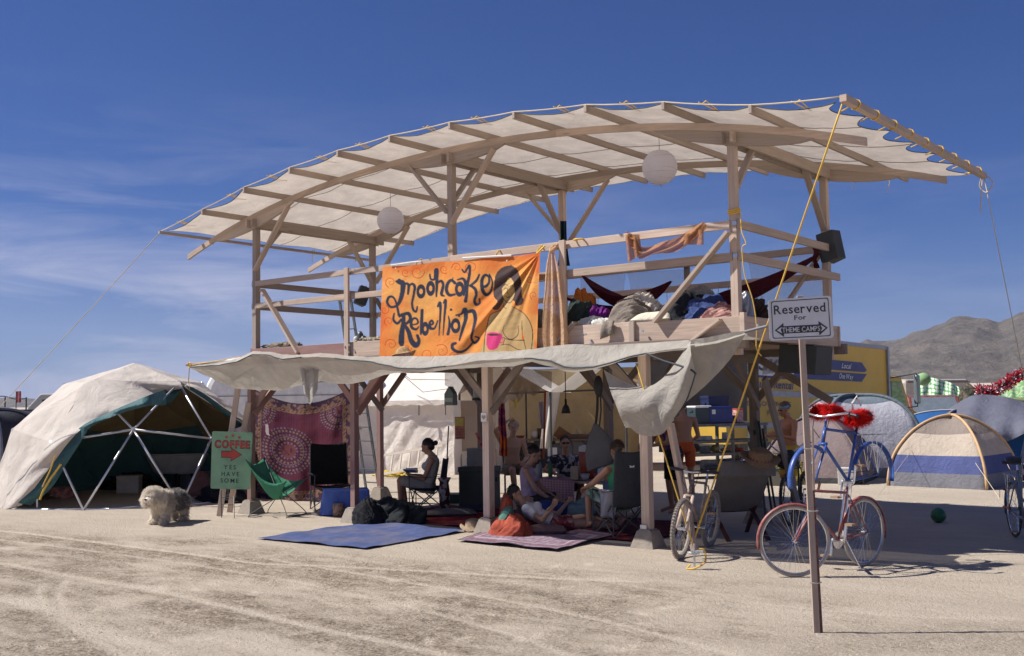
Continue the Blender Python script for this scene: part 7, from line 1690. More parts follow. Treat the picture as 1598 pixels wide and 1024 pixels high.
heap('brush_pile', 'dark heap of branches and green cloth behind the slate tent', 'branches', atd(1520, 640, 38).xy.to_3d(), (2.6, 1.6, 1.75), m_cloth('brush_green', (.035, .05, .03), c2=(.14, .10, .08)), 61, .35, freq=5)
m = MB(); m.ell(atd(1441, 592, 40), (.26, .26, .24), 14, 10); tag(m.build('green_balloon', C_('pale_green', (.25, .42, .2)), smooth=True), 'pale green round ball on the corner of the scale-patterned shelter', 'ball')
tin = thing('tinsel_garland', 'red and silver tinsel garland along the edge of the leaf-print shelter', 'garland', (0, 0, 0), world_verts=False)
tp = catmull([(1530, 609), (1545, 612), (1560, 605), (1572, 598), (1585, 588), (1602, 583)], 5)
for mt_, c_, sd_ in (('tinsel_red', (.50, .03, .05), 1), ('tinsel_silver', (.70, .62, .64), 2)):
    r_ = random.Random(sd_); m = MB()
    for p in tp:
        c = atd(p[0], p[1], 33.5)
        for _ in range(46 if sd_ == 1 else 26):
            d = Vector((r_.uniform(-1, 1), r_.uniform(-1, 1), r_.uniform(-1, 1))).normalized(); e_ = c+d*r_.uniform(.1, .26); s_ = d.orthogonal().normalized()*.03; m.add([c-s_+d*.04, c+s_+d*.04, e_+s_*.6, e_-s_*.6], [(0, 1, 2, 3)])
    o = m.build(mt_, m_plain(mt_, c_, .35), tin); o['kind'] = 'stuff'

# ================================================================== vehicles
CARGL = m_plain('car_glass', (.16, .19, .22), .06, coat=1.0)
def wheel_v(root, c, R_, w_, axis, n=20):
    q_ = Matrix.Rotation(math.pi/2, 3, 'X'); A_ = Matrix.Rotation(axis, 3, 'Z') @ q_
    m = MB(); m.lathe(c, [(R_*.62, -w_/2), (R_*.93, -w_/2), (R_, -w_*.35), (R_, w_*.35), (R_*.93, w_/2), (R_*.62, w_/2)], n, A_); w = m.build('wheel', RUBBER, root, smooth=False)
    m = MB(); m.lathe(c, [(R_*.18, -w_*.46), (R_*.60, -w_*.40), (R_*.60, w_*.40), (R_*.18, w_*.46)], 14, A_); m.build('rim', m_plain('rim_grey', (.35, .35, .36), .4, .5), w)
def car(name, label, base, rz, body, glass, mat, L, W_, wb_, R_=.34, extras=None, windows=(), cat='car', group=None):
    """body: side profile [(x,z)..]; glass: cabin profile; local x forward"""
    r = thing(name, label, cat, base, group, world_verts=False); r.rotation_euler = (0, 0, rz)
    m = MB(); m.prism([(x, -W_/2, z) for x, z in body], (0, W_, 0)); m.build('body', mat, r, bevel=.05)
    if glass:
        m = MB(); k_ = W_*.44; pts = glass; n = len(pts); A_ = [(x, -k_, z) for x, z in pts]; B_ = [(x, k_, z) for x, z in pts]
        m.prism(A_, (0, 2*k_, 0)); m.build('cabin', mat, r, bevel=.04)
        for i0, i1, nm in windows:
            (xa, za), (xb, zb_) = pts[i0], pts[i1]; t0, t1 = .14, .92; n_ = Vector((-(zb_-za), 0, (xb-xa))).normalized()
            if n_.dot(Vector(((xa+xb)/2, 0, 0))-Vector((sum(p[0] for p in pts)/n, 0, 0))) < 0: n_ = -n_
            a0 = Vector((xa+(xb-xa)*t0, 0, za+(zb_-za)*t0))+n_*.012; a1 = Vector((xa+(xb-xa)*t1, 0, za+(zb_-za)*t1))+n_*.012
            m = MB(); m.add([a0+Vector((0, -k_*.90, 0)), a0+Vector((0, k_*.90, 0)), a1+Vector((0, k_*.84, 0)), a1+Vector((0, -k_*.84, 0))], [(0, 1, 2, 3)]); m.build(nm, CARGL, r)
        zb0 = min(p[1] for p in pts); zt = max(p[1] for p in pts); xs_ = [p[0] for p in pts if p[1] > zt-.05]
        for q in (-1, 1):
            x0, x1 = min(xs_), max(xs_); xm = (x0+x1)/2
            for a, b in ((x0+.02, xm-.04), (xm+.04, x1-.02)):
                m = MB(); m.add([(a-.02, q*(k_+.012), zb0+.10), (b+.04, q*(k_+.012), zb0+.10), (b, q*(k_+.012), zt-.09), (a, q*(k_+.012), zt-.09)], [(0, 1, 2, 3)]); m.build('side_window', CARGL, r)
    for x in (-wb_/2, wb_/2):
        for q in (-1, 1): wheel_v(r, (x, q*(W_/2-.09), R_), R_, .2, 0)
    xf = max(p[0] for p in body)
    for q in (-1, 1): m = MB(); m.box((xf-.0, q*W_*.36, .72), (.04, .26, .13)); m.build('headlight', m_plain('lamp_glass', (.6, .6, .58), .2), r)
    m = MB(); m.box((xf+.03, 0, .48), (.12, W_*.98, .16)); m.build('bumper', m_plain('bumper_grey', (.32, .32, .33), .4, .4), r, bevel=.03)
    m = MB(); m.box((xf+.005, 0, .74), (.03, W_*.5, .14)); m.build('grille', DGREY, r)
    return r
PICK = [(-2.6, .45), (2.55, .45), (2.6, .95), (1.35, 1.06), (-2.6, 1.06)]
CABP = [(1.30, 1.04), (.55, 1.70), (-.75, 1.72), (-1.0, 1.04)]
SUVB = [(-2.2, .42), (2.2, .42), (2.22, .92), (1.2, 1.04), (-2.2, 1.04)]; SUVG = [(1.15, 1.02), (.50, 1.68), (-1.95, 1.70), (-2.15, 1.02)]
SEDB = [(-2.3, .35), (2.3, .35), (2.32, .72), (1.0, .90), (-2.2, .92)]; SEDG = [(1.15, .88), (.30, 1.38), (-.9, 1.38), (-1.6, .90)]
# red car nose-on behind the tents
rc = atd(1452, 690, 37); rc.z = 0
car('red_van', 'dusty dark red van with a bright windscreen behind the tents', rc, heading(-.15, -1)+1.57, SUVB, [(1.25, 1.02), (.55, 1.72), (-1.95, 1.74), (-2.15, 1.02)], m_plain('van_red', (.16, .03, .03), .4, dust=.4), 4.4, 1.9, 2.7, windows=((0, 1, 'windscreen'),), cat='van')
# left background
pk = at(108, 696); pk.z = 0
car('pickup_truck', 'red and grey pickup truck half hidden behind the dome', atd(128, 690, 44).xy.to_3d(), heading(-.75, -.9)+1.57, PICK, CABP, m_plain('pickup_red', (.34, .06, .06), .4, dust=.45), 5.2, 1.9, 3.2, windows=((0, 1, 'windscreen'),), cat='pickup')
sv = atd(34, 690, 52); sv.z = 0
hb = car('estate_car', 'dark car with its rear hatch raised in the camp at far left', sv, heading(.7, .45)+1.57, SUVB, SUVG, m_plain('car_darkgreen', (.03, .04, .04), .35, dust=.3), 4.4, 1.8, 2.7, windows=((0, 1, 'windscreen'),))
m = MB(); m.beam((-1.95, 0, 1.70), (-2.75, 0, 2.05), 1.4, .06, (0, 0, 1)); m.build('hatch', m_plain('car_darkgreen', (.03, .04, .04), .35), hb)
car('parked_car', 'silver car parked behind the dark hatchback at far left', atd(20, 680, 62).xy.to_3d(), heading(1, .2)+1.57, SEDB, SEDG, m_plain('car_silver', (.36, .38, .40), .35, dust=.3), 4.6, 1.8, 2.7, windows=((0, 1, 'windscreen'),))
car('parked_car', 'white car parked beyond the rows left of the dome', atd(78, 680, 78).xy.to_3d(), heading(-1, .3)+1.57, SEDB, SEDG, m_plain('car_white', (.55, .55, .54), .35, dust=.3), 4.6, 1.8, 2.7, windows=((0, 1, 'windscreen'),))
# caravans
def caravan(name, label, base, rz, prof, W_, mat, wins=(), group=None, stripe=None, cat='caravan', R_=.33, round_=.18):
    r = thing(name, label, cat, base, group, world_verts=False); r.rotation_euler = (0, 0, rz)
    m = MB(); m.prism([(x, -W_/2, z) for x, z in prof], (0, W_, 0)); m.build('shell', mat, r, bevel=round_)
    for (x0, z0, x1, z1) in wins:
        for q in (-1,):
            m = MB(); m.box(((x0+x1)/2, q*(W_/2+.01), (z0+z1)/2), (x1-x0, .03, z1-z0)); fo = m.build('window', m_plain('win_frame', (.25, .25, .25), .5), r, bevel=.02)
            m = MB(); m.box(((x0+x1)/2, q*(W_/2+.03), (z0+z1)/2), (x1-x0-.10, .02, z1-z0-.10)); m.build('pane', GLASS_D, fo)
    xs_ = [p[0] for p in prof]; z_s = stripe or []
    for z0, z1, mt in z_s: m = MB(); m.box(((min(xs_)+max(xs_))/2, -W_/2-.008, (z0+z1)/2), ((max(xs_)-min(xs_))*.97, .012, z1-z0)); m.build('trim_stripe', mt, r)
    for q in (-1, 1): wheel_v(r, (0, q*(W_/2-.12), R_), R_, .2, 0)
    m = MB(); m.box(((min(xs_)+max(xs_))/2, 0, .42), ((max(xs_)-min(xs_))*.9, W_*.8, .14)); m.build('chassis', DGREY, r)
    return r
def side_at(u0, u1, d0, d1):
    a = atd(u0, 620, d0); b = atd(u1, 620, d1); a.z = b.z = 0; c = (a+b)/2; return c, math.atan2(b.y-a.y, b.x-a.x), (b-a).length
c, rz_, L_ = side_at(42, 118, 62, 62); hW = 1.1
caravan('camper_van', 'grey slope-nosed camper with dark windows beyond the cars at left', c+IF*1.1, rz_, [(-L_/2+.2, 1.0), (L_/2+1.5, 1.0), (L_/2+1.5, 2.55), (-L_/2+.75, 2.55), (-L_/2, 1.75), (-L_/2+.2, 1.3)], 2.2, m_plain('camper_grey', (.40, .41, .40), .5, dust=.2), wins=((-.55, 1.75, .55, 2.25),), stripe=((1.35, 1.42, m_plain('trim_white', (.6, .6, .6), .5)),), round_=.08, cat='camper', R_=.38)
c, rz_, L_ = side_at(292, 560, 27.0, 27.6)
caravan('white_caravan', 'white caravan with a rounded front corner behind the tapestry', c+IF*1.0, rz_, [(-L_/2+.45, .55), (L_/2, .55), (L_/2, 2.98), (-L_/2+1.0, 2.98), (-L_/2+.6, 2.85), (-L_/2+.32, 2.3), (-L_/2+.10, 1.3), (-L_/2+.2, .7)], 2.0, m_plain('caravan_white', (.80, .79, .77), .5, dust=.12), stripe=((1.98, 2.0, m_plain('trim_greybrown', (.3, .27, .25), .5)), (1.10, 1.13, m_plain('trim_greybrown', (.3, .27, .25), .5))), wins=((.8, 1.2, 1.6, 1.8),))
c, rz_, L_ = side_at(1398, 1500, 48, 50)
caravan('beige_caravan', 'beige striped caravan behind the yellow truck cab', c+IF*1.1, rz_, [(-L_/2, .6), (L_/2, .6), (L_/2, 2.45), (-L_/2, 2.45)], 2.2, m_plain('caravan_beige', (.42, .38, .32), .5, dust=.2), wins=((-.75, .9, -.35, 2.1), (.1, 1.4, .6, 2.0)), stripe=((1.2, 1.3, m_plain('trim_brown', (.18, .12, .08), .5)), (2.28, 2.33, m_plain('trim_brown', (.18, .12, .08), .5))))
# yellow rental truck
Lp, Rp = 29.5, 34.0
tA, tB = atd(1200, 620, Lp), atd(1386, 620, Rp); tA.z = tB.z = 0; td = (tB-tA).normalized(); tn = Vector((td.y, -td.x, 0))
if tn.dot(Vector(O)-tA) < 0: tn = -tn
A2 = tA-td*2.0; trk = thing('box_truck', 'yellow rental box truck with blue arrows and lettering behind the tents', 'truck', tB)
LT = (tB-A2).length
def ztop(s_): return 3.50+(3.29-3.50)*((s_*LT-2.2)/(LT-2.2))-.0
def tp_(s_, z, off=0.0): p = A2.lerp(tB, s_)+tn*off; p.z = z; return p
YEL = m_plain('truck_yellow', (.66, .42, .06), .5, var=.06, scale=2, dust=.12); TBLU = m_plain('truck_blue', (.035, .055, .20), .5); TSIL = m_plain('truck_silver', (.30, .32, .38), .4, .3)
m = MB(); dn_ = -tn*2.4; Q = [tp_(0, .55), tp_(1, .50), tp_(1, ztop(1)), tp_(0, ztop(0))]; m.prism(Q, dn_); m.build('box', YEL, trk)
for z0, z1, mt in ((None, None, TSIL),):
    m = MB(); m.beam(tp_(0, ztop(0)-.04, .02), tp_(1, ztop(1)-.04, .02), .12, .06, tn); m.build('roof_rail', TSIL, trk)
    m = MB(); m.beam(tp_(1, .5, .02), tp_(1, ztop(1), .02), .10, .10, tn); m.build('corner_post', TSIL, trk)
def tpix(u, v, off=.0): return atplane(u, v, A2+tn*off, tn)
def tline(name, uv0, uv1, th_, mat):
    m = MB(); m.beam(tpix(*uv0, .015), tpix(*uv1, .015), th_, .02, tn); return m.build(name, mat, trk)
tline('moulding', (1120, 611), (1385, 621), .16, TSIL); tline('moulding', (1120, 662), (1385, 668), .16, TSIL)
for P_ in ([(1150, 548), (1345, 566), (1353, 578), (1349, 581), (1150, 566)], [(1150, 570), (1353, 584), (1345, 596), (1150, 587)]):
    m = MB(); m.add([tpix(u, v, .02) for u, v in P_], [tuple(range(len(P_)))]); m.build('blue_arrow', TBLU, trk)
m = MB(); m.add([tpix(u, v, .024) for u, v in ((1150, 546), (1242, 556), (1242, 593), (1150, 587))], [(0, 1, 2, 3)]); m.build('blue_arrow', TBLU, trk)
m = MB(); m.add([tpix(u, v, .030) for u, v in ((1100, 545), (1239, 561), (1239, 589), (1100, 580))], [(0, 1, 2, 3)]); m.build('white_panel', WHITE, trk)
def tq(bl, br, tl):
    a_, b_, c_ = tpix(*bl, 0), tpix(*br, 0), tpix(*tl, 0)
    return lambda x, y, off: a_+(b_-a_)*x+(c_-a_)*y+tn*off
lettering('lettering', 'Local', tq((1312, 574.5), (1327, 575.8), (1312.5, 566.5)), 0, 0, 1, 1, WHITE, trk, th=.035, shear=.2, bold=.01)
lettering('lettering', 'One Way', tq((1308, 590.5), (1330, 592.3), (1308.5, 582.5)), 0, 0, 1, 1, WHITE, trk, th=.035, shear=.2, bold=.01)
lettering('lettering', 'Truck Rental', tq((1170, 604), (1238, 608), (1170, 591)), 0, 0, 1, 1, TBLU, trk, th=.035, shear=.2, bold=.02)
lettering('lettering', '1-800-GO-PENSKE', tq((1152, 632.5), (1234, 635), (1152, 625)), 0, 0, 1, 1, TBLU, trk, th=.035)
lettering('lettering', 'Penske.com', tq((1196, 648), (1232, 649.5), (1196, 640)), 0, 0, 1, 1, TBLU, trk, th=.035)
lettering('lettering', 'PENSKE', tq((1120, 572), (1238, 582), (1120, 553)), 0, 0, 1, 1, INK, trk, th=.045, bold=.03)
# cab
cf = tB+td*.15
m = MB(); pr_ = [(0, .5), (2.1, .5), (2.15, 1.15), (1.6, 1.35), (1.05, 2.35), (0, 2.40)]
m.prism([cf+td*x+tn*-.15+Vector((0, 0, z)) for x, z in pr_], -tn*2.0); m.build('cab', YEL, trk, bevel=.05)
m = MB(); m.add([cf+td*x+tn*-.135+Vector((0, 0, z)) for x, z in ((.15, 1.4), (1.35, 1.4), (.95, 2.2), (.15, 2.22))], [(0, 1, 2, 3)]); m.build('side_window', GLASS_D, trk)
m = MB(); mp = tpix(1415, 610)+tn*.35; m.beam(mp+Vector((0, 0, -.42)), mp+Vector((0, 0, .50)), .22, .14, tn); m.build('wing_mirror', m_plain('mirror_grey', (.22, .26, .28), .4, .3), trk, bevel=.04)
m = MB(); m.tube([cf+Vector((0, 0, 2.3)), mp+Vector((0, 0, .55)), mp+Vector((0, 0, -.5)), cf+Vector((0, 0, 1.3))], .02, 6); m.build('mirror_arm', DGREY, trk)
for s_ in (.12, .80): p = tp_(s_, .48, -.15); wheel_v(trk, p, .48, .28, math.atan2(td.y, td.x))
p = cf+td*1.3-tn*.3; wheel_v(trk, (p.x, p.y, .48), .48, .28, math.atan2(td.y, td.x))
m = MB(); m.prism([tp_(0, .30, -.1), tp_(1, .30, -.1), tp_(1, .56, -.1), tp_(0, .56, -.1)], dn_*.9); m.build('chassis', DGREY, trk)

# ================================================================== wall tent, canopies, kitchen
WTENT = m_cloth('wall_tent_canvas', (.82, .75, .68), trans=.15, fold=1.0, fscale=1.6, var=.06); TANC = m_cloth('canopy_tan', (.40, .31, .185), trans=.30, fold=.5, fscale=1.5); WCAN = m_cloth('canopy_white', (.66, .61, .55), trans=.20, fold=.5, fscale=1.5)
wa, wb2 = at(560, 738), at(709, 741); wd = (wb2-wa).normalized(); wn_ = Vector((-wd.y, wd.x, 0)); Lw = (wb2-wa).length
wt = thing('wall_tent', 'white canvas wall tent with creased sides behind the reading woman', 'tent', wa)
def zpx(u, v, p): return atplane(u, v, p, wn_).z
zw = zpx(650, 626, wa); zr = zpx(650, 574, wa)+.35
def wrk(p, k=1.0): return k*(.05*mnoise.noise(Vector((p.x*.8+p.y*.8+p.z*.5, p.z*.7, 2)))+.045*(.5-2*abs(mnoise.noise(Vector(((p.x+p.y)*1.1+p.z*.9, p.z*.5, 7)))))+.03*(.5-2*abs(mnoise.noise(Vector(((p.x+p.y)*1.6-p.z*1.3, p.z*.8, 4)))))+.012*(.5-2*abs(mnoise.noise(Vector((p.x*3, p.z*3.5, 1))))))
def fw1(a, b):
    p = wa+wd*Lw*a; p = Vector((p.x, p.y, zw*b)); return tuple(p+wn_*wrk(p)*(.3+.7*math.sin(b*3.0)))
m = MB(); m.sheet(fw1, 110, 70); m.build('front_wall', WTENT, wt, smooth=True)
m = MB(); m.sheet(lambda a, b: tuple(Vector((*(wb2+wn_*3.0*a).xy, zw*b))+wd*wrk(Vector((a*3, 0, b*2)))*.5), 40, 30); m.build('side_wall', WTENT, wt, smooth=True)
m = MB(); m.sheet(lambda a, b: tuple(Vector((*(wa+wd*(Lw+.1)*a-wn_*.14+wn_*1.75*b).xy, zw+.0+(zr-zw+.45)*b))+Vector((0, 0, .03*nz3(a*9, b*4)-.06*math.sin(b*3.1)))), 60, 16); m.build('roof_slope', WTENT, wt, smooth=True)
m = MB(); m.sheet(lambda a, b: tuple(Vector((*(wa+wd*(Lw+.1)*a-wn_*.15).xy, zw+.02-.12*b-.015*math.sin(a*40)*b))), 60, 3); m.build('valance', WTENT, wt, smooth=True)
m = MB(); m.sheet(lambda a, b: tuple(Vector((*(wa+wd*(Lw+.1)*a+wn_*3.35-wn_*1.75*b).xy, zw+(zr-zw+.45)*b))), 20, 8); m.build('roof_slope', WTENT, wt, smooth=True)
for a in (.68, .95): m = MB(); p = wa+wd*Lw*a-wn_*.16; m.tube([(p.x, p.y, zw-.1), (p.x, p.y, zw-.35)], .02, 5); m.build('toggle_strap', W_DARK, wt)
for pts in (((600, 560), (640, 592), (700, 593)), ((610, 570), (660, 612), (705, 606))):
    m = MB(); m.tube([atplane(u, v, wa-wn_*.3, wn_) for u, v in pts], .008, 4); o = m.build('hanging_wire', DGREY); tag(o, 'thin dark wire drooping across the wall tent, the %s one' % ('upper' if pts[0][0] == 600 else 'lower'), 'wire')
m = MB(); m.box((0, 0, .25), (1.4, .5, .5)); o = m.build('white_chest', m_plain('chest_white', (.60, .55, .48), .7, dust=.2), bevel=.02); o.location = at(660, 738)+IF*.25; o.location.z = .2; o.rotation_euler = (0, 0, heading(1, 0)+1.57); tag(o, 'long white chest standing against the wall tent', 'chest')
heap('yellow_cable', 'yellow hose and rope heap behind the lying wooden ladder', 'hose', at(612, 744), (1.1, .25, .13), m_plain('hose_bright', (.55, .40, .06), .8, var=.6, scale=50, bump=1), 71, .5, freq=9)
# canopy pair: tan interior seen through two open gables
kA, kV, kB = at(712, 742)+IF*1.6, at(868, 742)+IF*1.6, at(992, 742)+IF*1.6
for k_ in (kA, kV, kB): k_.z = 0
kd = (kB-kA).normalized(); kn = Vector((-kd.y, kd.x, 0))
kd0 = float((kA-Vector(O)).dot(Vector(_F)))
def kp(u, v, off=0.0): return atplane(u, v, kA+kn*off, kn)
can = thing('kitchen_canopy', 'pair of open-gabled canopies with white tops and tan inside over the kitchen', 'canopy', kA)
zb = kp(860, 612).z; zt1 = kp(800, 560).z; zt2 = kp(1000, 566).z
m = MB(); m.sheet(lambda a, b: tuple(Vector((*(kA+kn*3.0+(kB-kA)*1.0*a).xy, 2.65*b))+kn*.05*nz3(a*7, b*4)), 60, 20); m.build('back_wall', TANC, can, smooth=True)
m = MB(); m.sheet(lambda a, b: tuple(Vector((*(kB+kn*3.0*a).xy, 2.3*b))+kd*.04*nz3(a*7, b*4)), 20, 14); m.build('side_wall', TANC, can, smooth=True)
def roofpair(p0, p1, za, zc, nm):
    mid2 = (p0+p1)/2
    for A_, B_ in ((p0, mid2), (mid2, p1)):
        z0, z1 = (za, zc) if A_ is p0 else (zc, za)
        m = MB(); m.sheet(lambda a, b: tuple(Vector((*(A_+(B_-A_)*a+kn*(-.35+3.5*b)).xy, z0+(z1-z0)*a-.05*math.sin(a*3.1)+.02*nz3(a*5, b*6)))), 20, 24); m.build(nm, WCAN, can, smooth=True)
roofpair(kA-kd*.6, kV, zb, zt1+.12, 'roof_slope'); roofpair(kV, kB+kd*.4, zb, zt2+.2, 'roof_slope')
for pc in (kV, kA+kd*.1, kB): m = MB(); m.tube([(pc.x-kn.x*.3, pc.y-kn.y*.3, 0), (pc.x-kn.x*.3, pc.y-kn.y*.3, zb)], .03, 8); m.build('canopy_pole', DGREY, can)
for u in (822, 745): q_ = kp(u, 700, 1.6); m = MB(); m.tube([(q_.x, q_.y, 0), (q_.x, q_.y, 2.1)], .025, 6); m.build('canopy_pole', DGREY, can)
m = MB(); m.tube([kp(745, 616, 1.5), kp(1000, 606, 1.5)], .025, 6); m.build('cross_pole', DGREY, can)
m = MB(); m.sheet(lambda a, b: tuple(kp(852+22*a-(12-10*b)*0-10*b*(1-a*.2)-6*a*b, 612+88*b, -.25)+kn*.05*math.sin(a*9)), 12, 16); m.build('tied_flap', WCAN, can, smooth=True)
pb = thing('plywood_cupboard', 'tall plain plywood partition behind the left rear post', 'cupboard', kp(733, 740, -1.0)); q_ = kp(718, 640, -1.0); q2 = kp(772, 640, -1.0); m = MB(); z1 = kp(733, 626, -1.0).z; m.prism([Vector((q_.x, q_.y, .55)), Vector((q2.x, q2.y, .55)), Vector((q2.x, q2.y, z1)), Vector((q_.x, q_.y, z1))], kn*.04); m.build('panel', W_PLY, pb, bevel=.004)
m = MB(); 
for q_3 in (q_, q2): m.beam((q_3.x, q_3.y, 0), (q_3.x, q_3.y, .6), .05, .05)
m.build('leg', W_PLY, pb)
def table(label, A_, B_, dpt, z, mat, legm=DGREY, name='table'):
    d = (B_-A_); L = d.length; d.normalize(); n_ = Vector((-d.y, d.x, 0)); t_ = thing(name, label, 'table', (A_.x, A_.y, 0))
    m = MB(); m.prism([Vector((*p.xy, z)) for p in (A_, B_, B_+n_*dpt, A_+n_*dpt)], (0, 0, .035)); m.build('tabletop', mat, t_)
    for p in (A_+d*.12+n_*.08, B_-d*.12+n_*.08, A_+d*.12+n_*(dpt-.08), B_-d*.12+n_*(dpt-.08)):
        m = MB(); m.tube([(p.x, p.y, 0), (p.x, p.y, z)], .018, 6); m.build('leg', legm, t_)
    for p in (A_+d*.12, B_-d*.12): s2 = 1 if p is not None else 1; m = MB(); dd = d*(.35 if (p-A_).length < L/2 else -.35); m.tube([p+n_*.1+Vector((0, 0, z-.32)), p+n_*.1+dd+Vector((0, 0, z))], .012, 5); m.build('leg_stay', legm, t_)
    return t_
ka = kp(800, 700, 1.0); kb2 = kp(935, 700, 1.0); ka.z = kb2.z = 0
ztb = kp(860, 688, 1.0).z
table('dark folding table with kitchen things at the back of the canopy', ka, kb2, .7, ztb, W_DARK)
def on_table(name, label, cat, u, v, off, build_fn): pass
def bottle(u, off, z, h_, r_, mat, label, cat='bottle', name='bottle', prof=None):
    c = kp(u, 700, off); c.z = z; m = MB(); pf = prof or [(r_*.9, 0), (r_, h_*.05), (r_, h_*.6), (r_*.4, h_*.78), (r_*.35, h_*.95), (r_*.38, h_)]
    m.lathe(c, pf, 12); return tag(m.build(name, mat, smooth=True), label, cat)
zt_ = ztb+.035; cyl = lambda r_, h_: [(r_, 0), (r_, h_), (r_*.9, h_*1.02)]
bottle(834, 1.3, zt_, .20, .085, m_plain('jug_white', (.55, .54, .5), .4), 'white cylindrical jar on the dark folding table', 'jar', 'jar', cyl(.09, .2))
bottle(812, 1.3, zt_, .10, .11, m_plain('bowl_red', (.36, .07, .03), .4), 'red bowl on the left end of the folding table', 'bowl', 'bowl', [(.05, 0), (.12, .08), (.13, .10)])
bottle(842, 1.5, zt_, .30, .09, m_plain('kettle_brown', (.10, .06, .05), .3), 'dark brown coffee pot behind the white jar', 'coffee pot', 'coffee_pot', [(.09, 0), (.09, .12), (.06, .24), (.07, .28)])
for j, (u, h_, c) in enumerate(((862, .14, (.4, .35, .3)), (900, .26, (.30, .34, .33)), (912, .22, (.38, .38, .36)), (921, .17, (.12, .22, .3)), (890, .17, (.3, .3, .28)), (872, .16, (.35, .06, .04)))):
    bottle(u, 1.3+.05*j, zt_, h_, .045, m_plain('bottle_%d' % j, c, .25), ('small tan spice jar', 'tall clear bottle', 'clear bottle with white top', 'squat blue bottle', 'pale short bottle', 'small red sauce bottle')[j]+' on the dark folding table')
m = MB(); q_ = kp(880, 678, 1.3); m.beam(kp(868, 672, 1.3), kp(893, 690, 1.3), .3, .03, kn); tag(m.build('cutting_board', m_plain('board_brown', (.18, .08, .03), .6), bevel=.01), 'brown wooden cutting board propped on the folding table', 'cutting board')
crate('storage_box', 'flat brown box on the right end of the folding table', 'box', Vector((*kp(905, 700, 1.35).xy, zt_)), (.75, .35, .12), math.atan2(kd.y, kd.x), m_plain('box_brown', (.12, .07, .05), .6))
for j, (u, s_, c) in enumerate(((822, (.7, .4, .30), (.06, .055, .06)), (850, (.5, .4, .42), (.09, .07, .06)), (880, (.5, .4, .28), (.14, .15, .16)), (905, (.4, .3, .35), (.2, .19, .18)))):
    crate('storage_box', ('dark low box', 'tall brown box', 'grey plastic tub', 'pale square carton')[j]+' stacked under the folding table', 'box', Vector((*kp(u, 700, 1.3).xy, .35)), s_, math.atan2(kd.y, kd.x), m_plain('ubox_%d' % j, c, .6))
for j, (u, s_, c) in enumerate(((816, (1.0, .45, .34), (.07, .06, .05)), (868, (1.0, .45, .34), (.05, .05, .055)), (920, (.9, .45, .34), (.12, .10, .08)))):
    crate('storage_box', ('brown trunk', 'black trunk', 'tan trunk')[j]+' standing on the ground under the folding table', 'box', Vector((*kp(u, 700, 1.3).xy, 0)), s_, math.atan2(kd.y, kd.x), m_plain('trunk_%d' % j, c, .6))
o = MB().box((0, 0, .11), (.24, .02, .22)).build('white_notice', WHITE); q_ = kp(862, 706, .3); o.location = (q_.x, q_.y, q_.z-.1); o.rotation_euler = (0, 0, math.atan2(kd.y, kd.x)); tag(o, 'white sheet standing behind the man in sunglasses', 'paper')
# hanging things
def fhang(P0, P1, y, am=.05, fr=14):
    def f(a, b): c0 = cur(P0, b); c1 = cur(P1, b); p = c0*(1-a)+c1*a; return tuple(aty(p[0], p[1], y+am*math.sin(a*fr+b*2)))
    return f
m = MB(); m.sheet(fhang([(779, 628), (778, 660), (780, 690), (779, 711)], [(787, 630), (789, 660), (791, 690), (792, 712)], 1.2), 14, 24)
tag(m.build('tie_dye_scarf', m_cloth('tie_dye', (.62, .13, .02), c2=(.16, .03, .12), fold=.8, trans=.2), smooth=True, solid=.01), 'long orange and purple tie-dyed scarf hanging beside the front post', 'scarf')
m = MB(); m.sheet(fhang([(754, 596), (751, 612), (753, 632)], [(760, 594), (758, 612), (758, 634)], 1.0, .02), 6, 12); tag(m.build('ribbon', m_cloth('ribbon_redblue', (.45, .06, .04), c2=(.10, .05, .3), trans=.2), smooth=True), 'short red and violet ribbon left of the front post', 'ribbon')
m = MB(); m.sheet(fhang([(841, 627), (842, 655), (846, 670)], [(848, 627), (849, 655), (849, 668)], 2.6, .03), 8, 14); tag(m.build('white_towel', m_cloth('towel_lilac', (.52, .48, .52), trans=.3, fold=.9), smooth=True), 'pale lilac towel hanging inside the canopy', 'towel')
m = MB(); m.sheet(fhang([(849, 610), (848, 660), (847, 716)], [(852.5, 610), (851.5, 660), (849.5, 716)], 2.5, .02), 4, 14); tag(m.build('orange_strip', m_plain('strip_orange', (.55, .12, .03), .7), smooth=True), 'narrow orange cloth strip hanging by the centre canopy pole', 'cloth strip')
m = MB(); m.sheet(fhang([(803, 624), (803, 636)], [(807, 622), (807, 636)], 1.4, .01), 3, 4); tag(m.build('yellow_tag', m_plain('tag_yellow', (.65, .5, .05), .7)), 'small yellow tag hanging from the netting', 'tag')
m = MB(); m.sheet(lambda a, b: tuple(aty(786+75*a-14*b*(1-a), 572+8*a+(66-44*a+10*math.sin(a*20)*.5)*b, 2.0+.06*math.sin(a*18))), 40, 20); tag(m.build('netting', m_cloth('brown_netting', (.34, .25, .2), holes=.35, trans=.3), smooth=True), 'sheer brown netting drooping from the header behind the front post', 'netting')
m = MB(); m.sheet(lambda a, b: tuple(aty(694+46*a, 576+(40-30*abs(a-.5))*b, 2.4+.05*math.sin(a*18))), 30, 14); tag(m.build('netting', m_cloth('brown_netting2', (.36, .27, .24), holes=.4, trans=.3), smooth=True), 'ragged brown netting round the top of the left rear post', 'netting')
m = MB(); m.sheet(lambda a, b: tuple(aty(1190+55*a, 555+(30-8*a)*b, 3.1+.05*math.sin(a*14))), 30, 14); tag(m.build('netting', m_cloth('pale_netting', (.50, .46, .42), holes=.35, trans=.3), smooth=True), 'pale torn netting hanging under the right rear of the deck', 'netting')
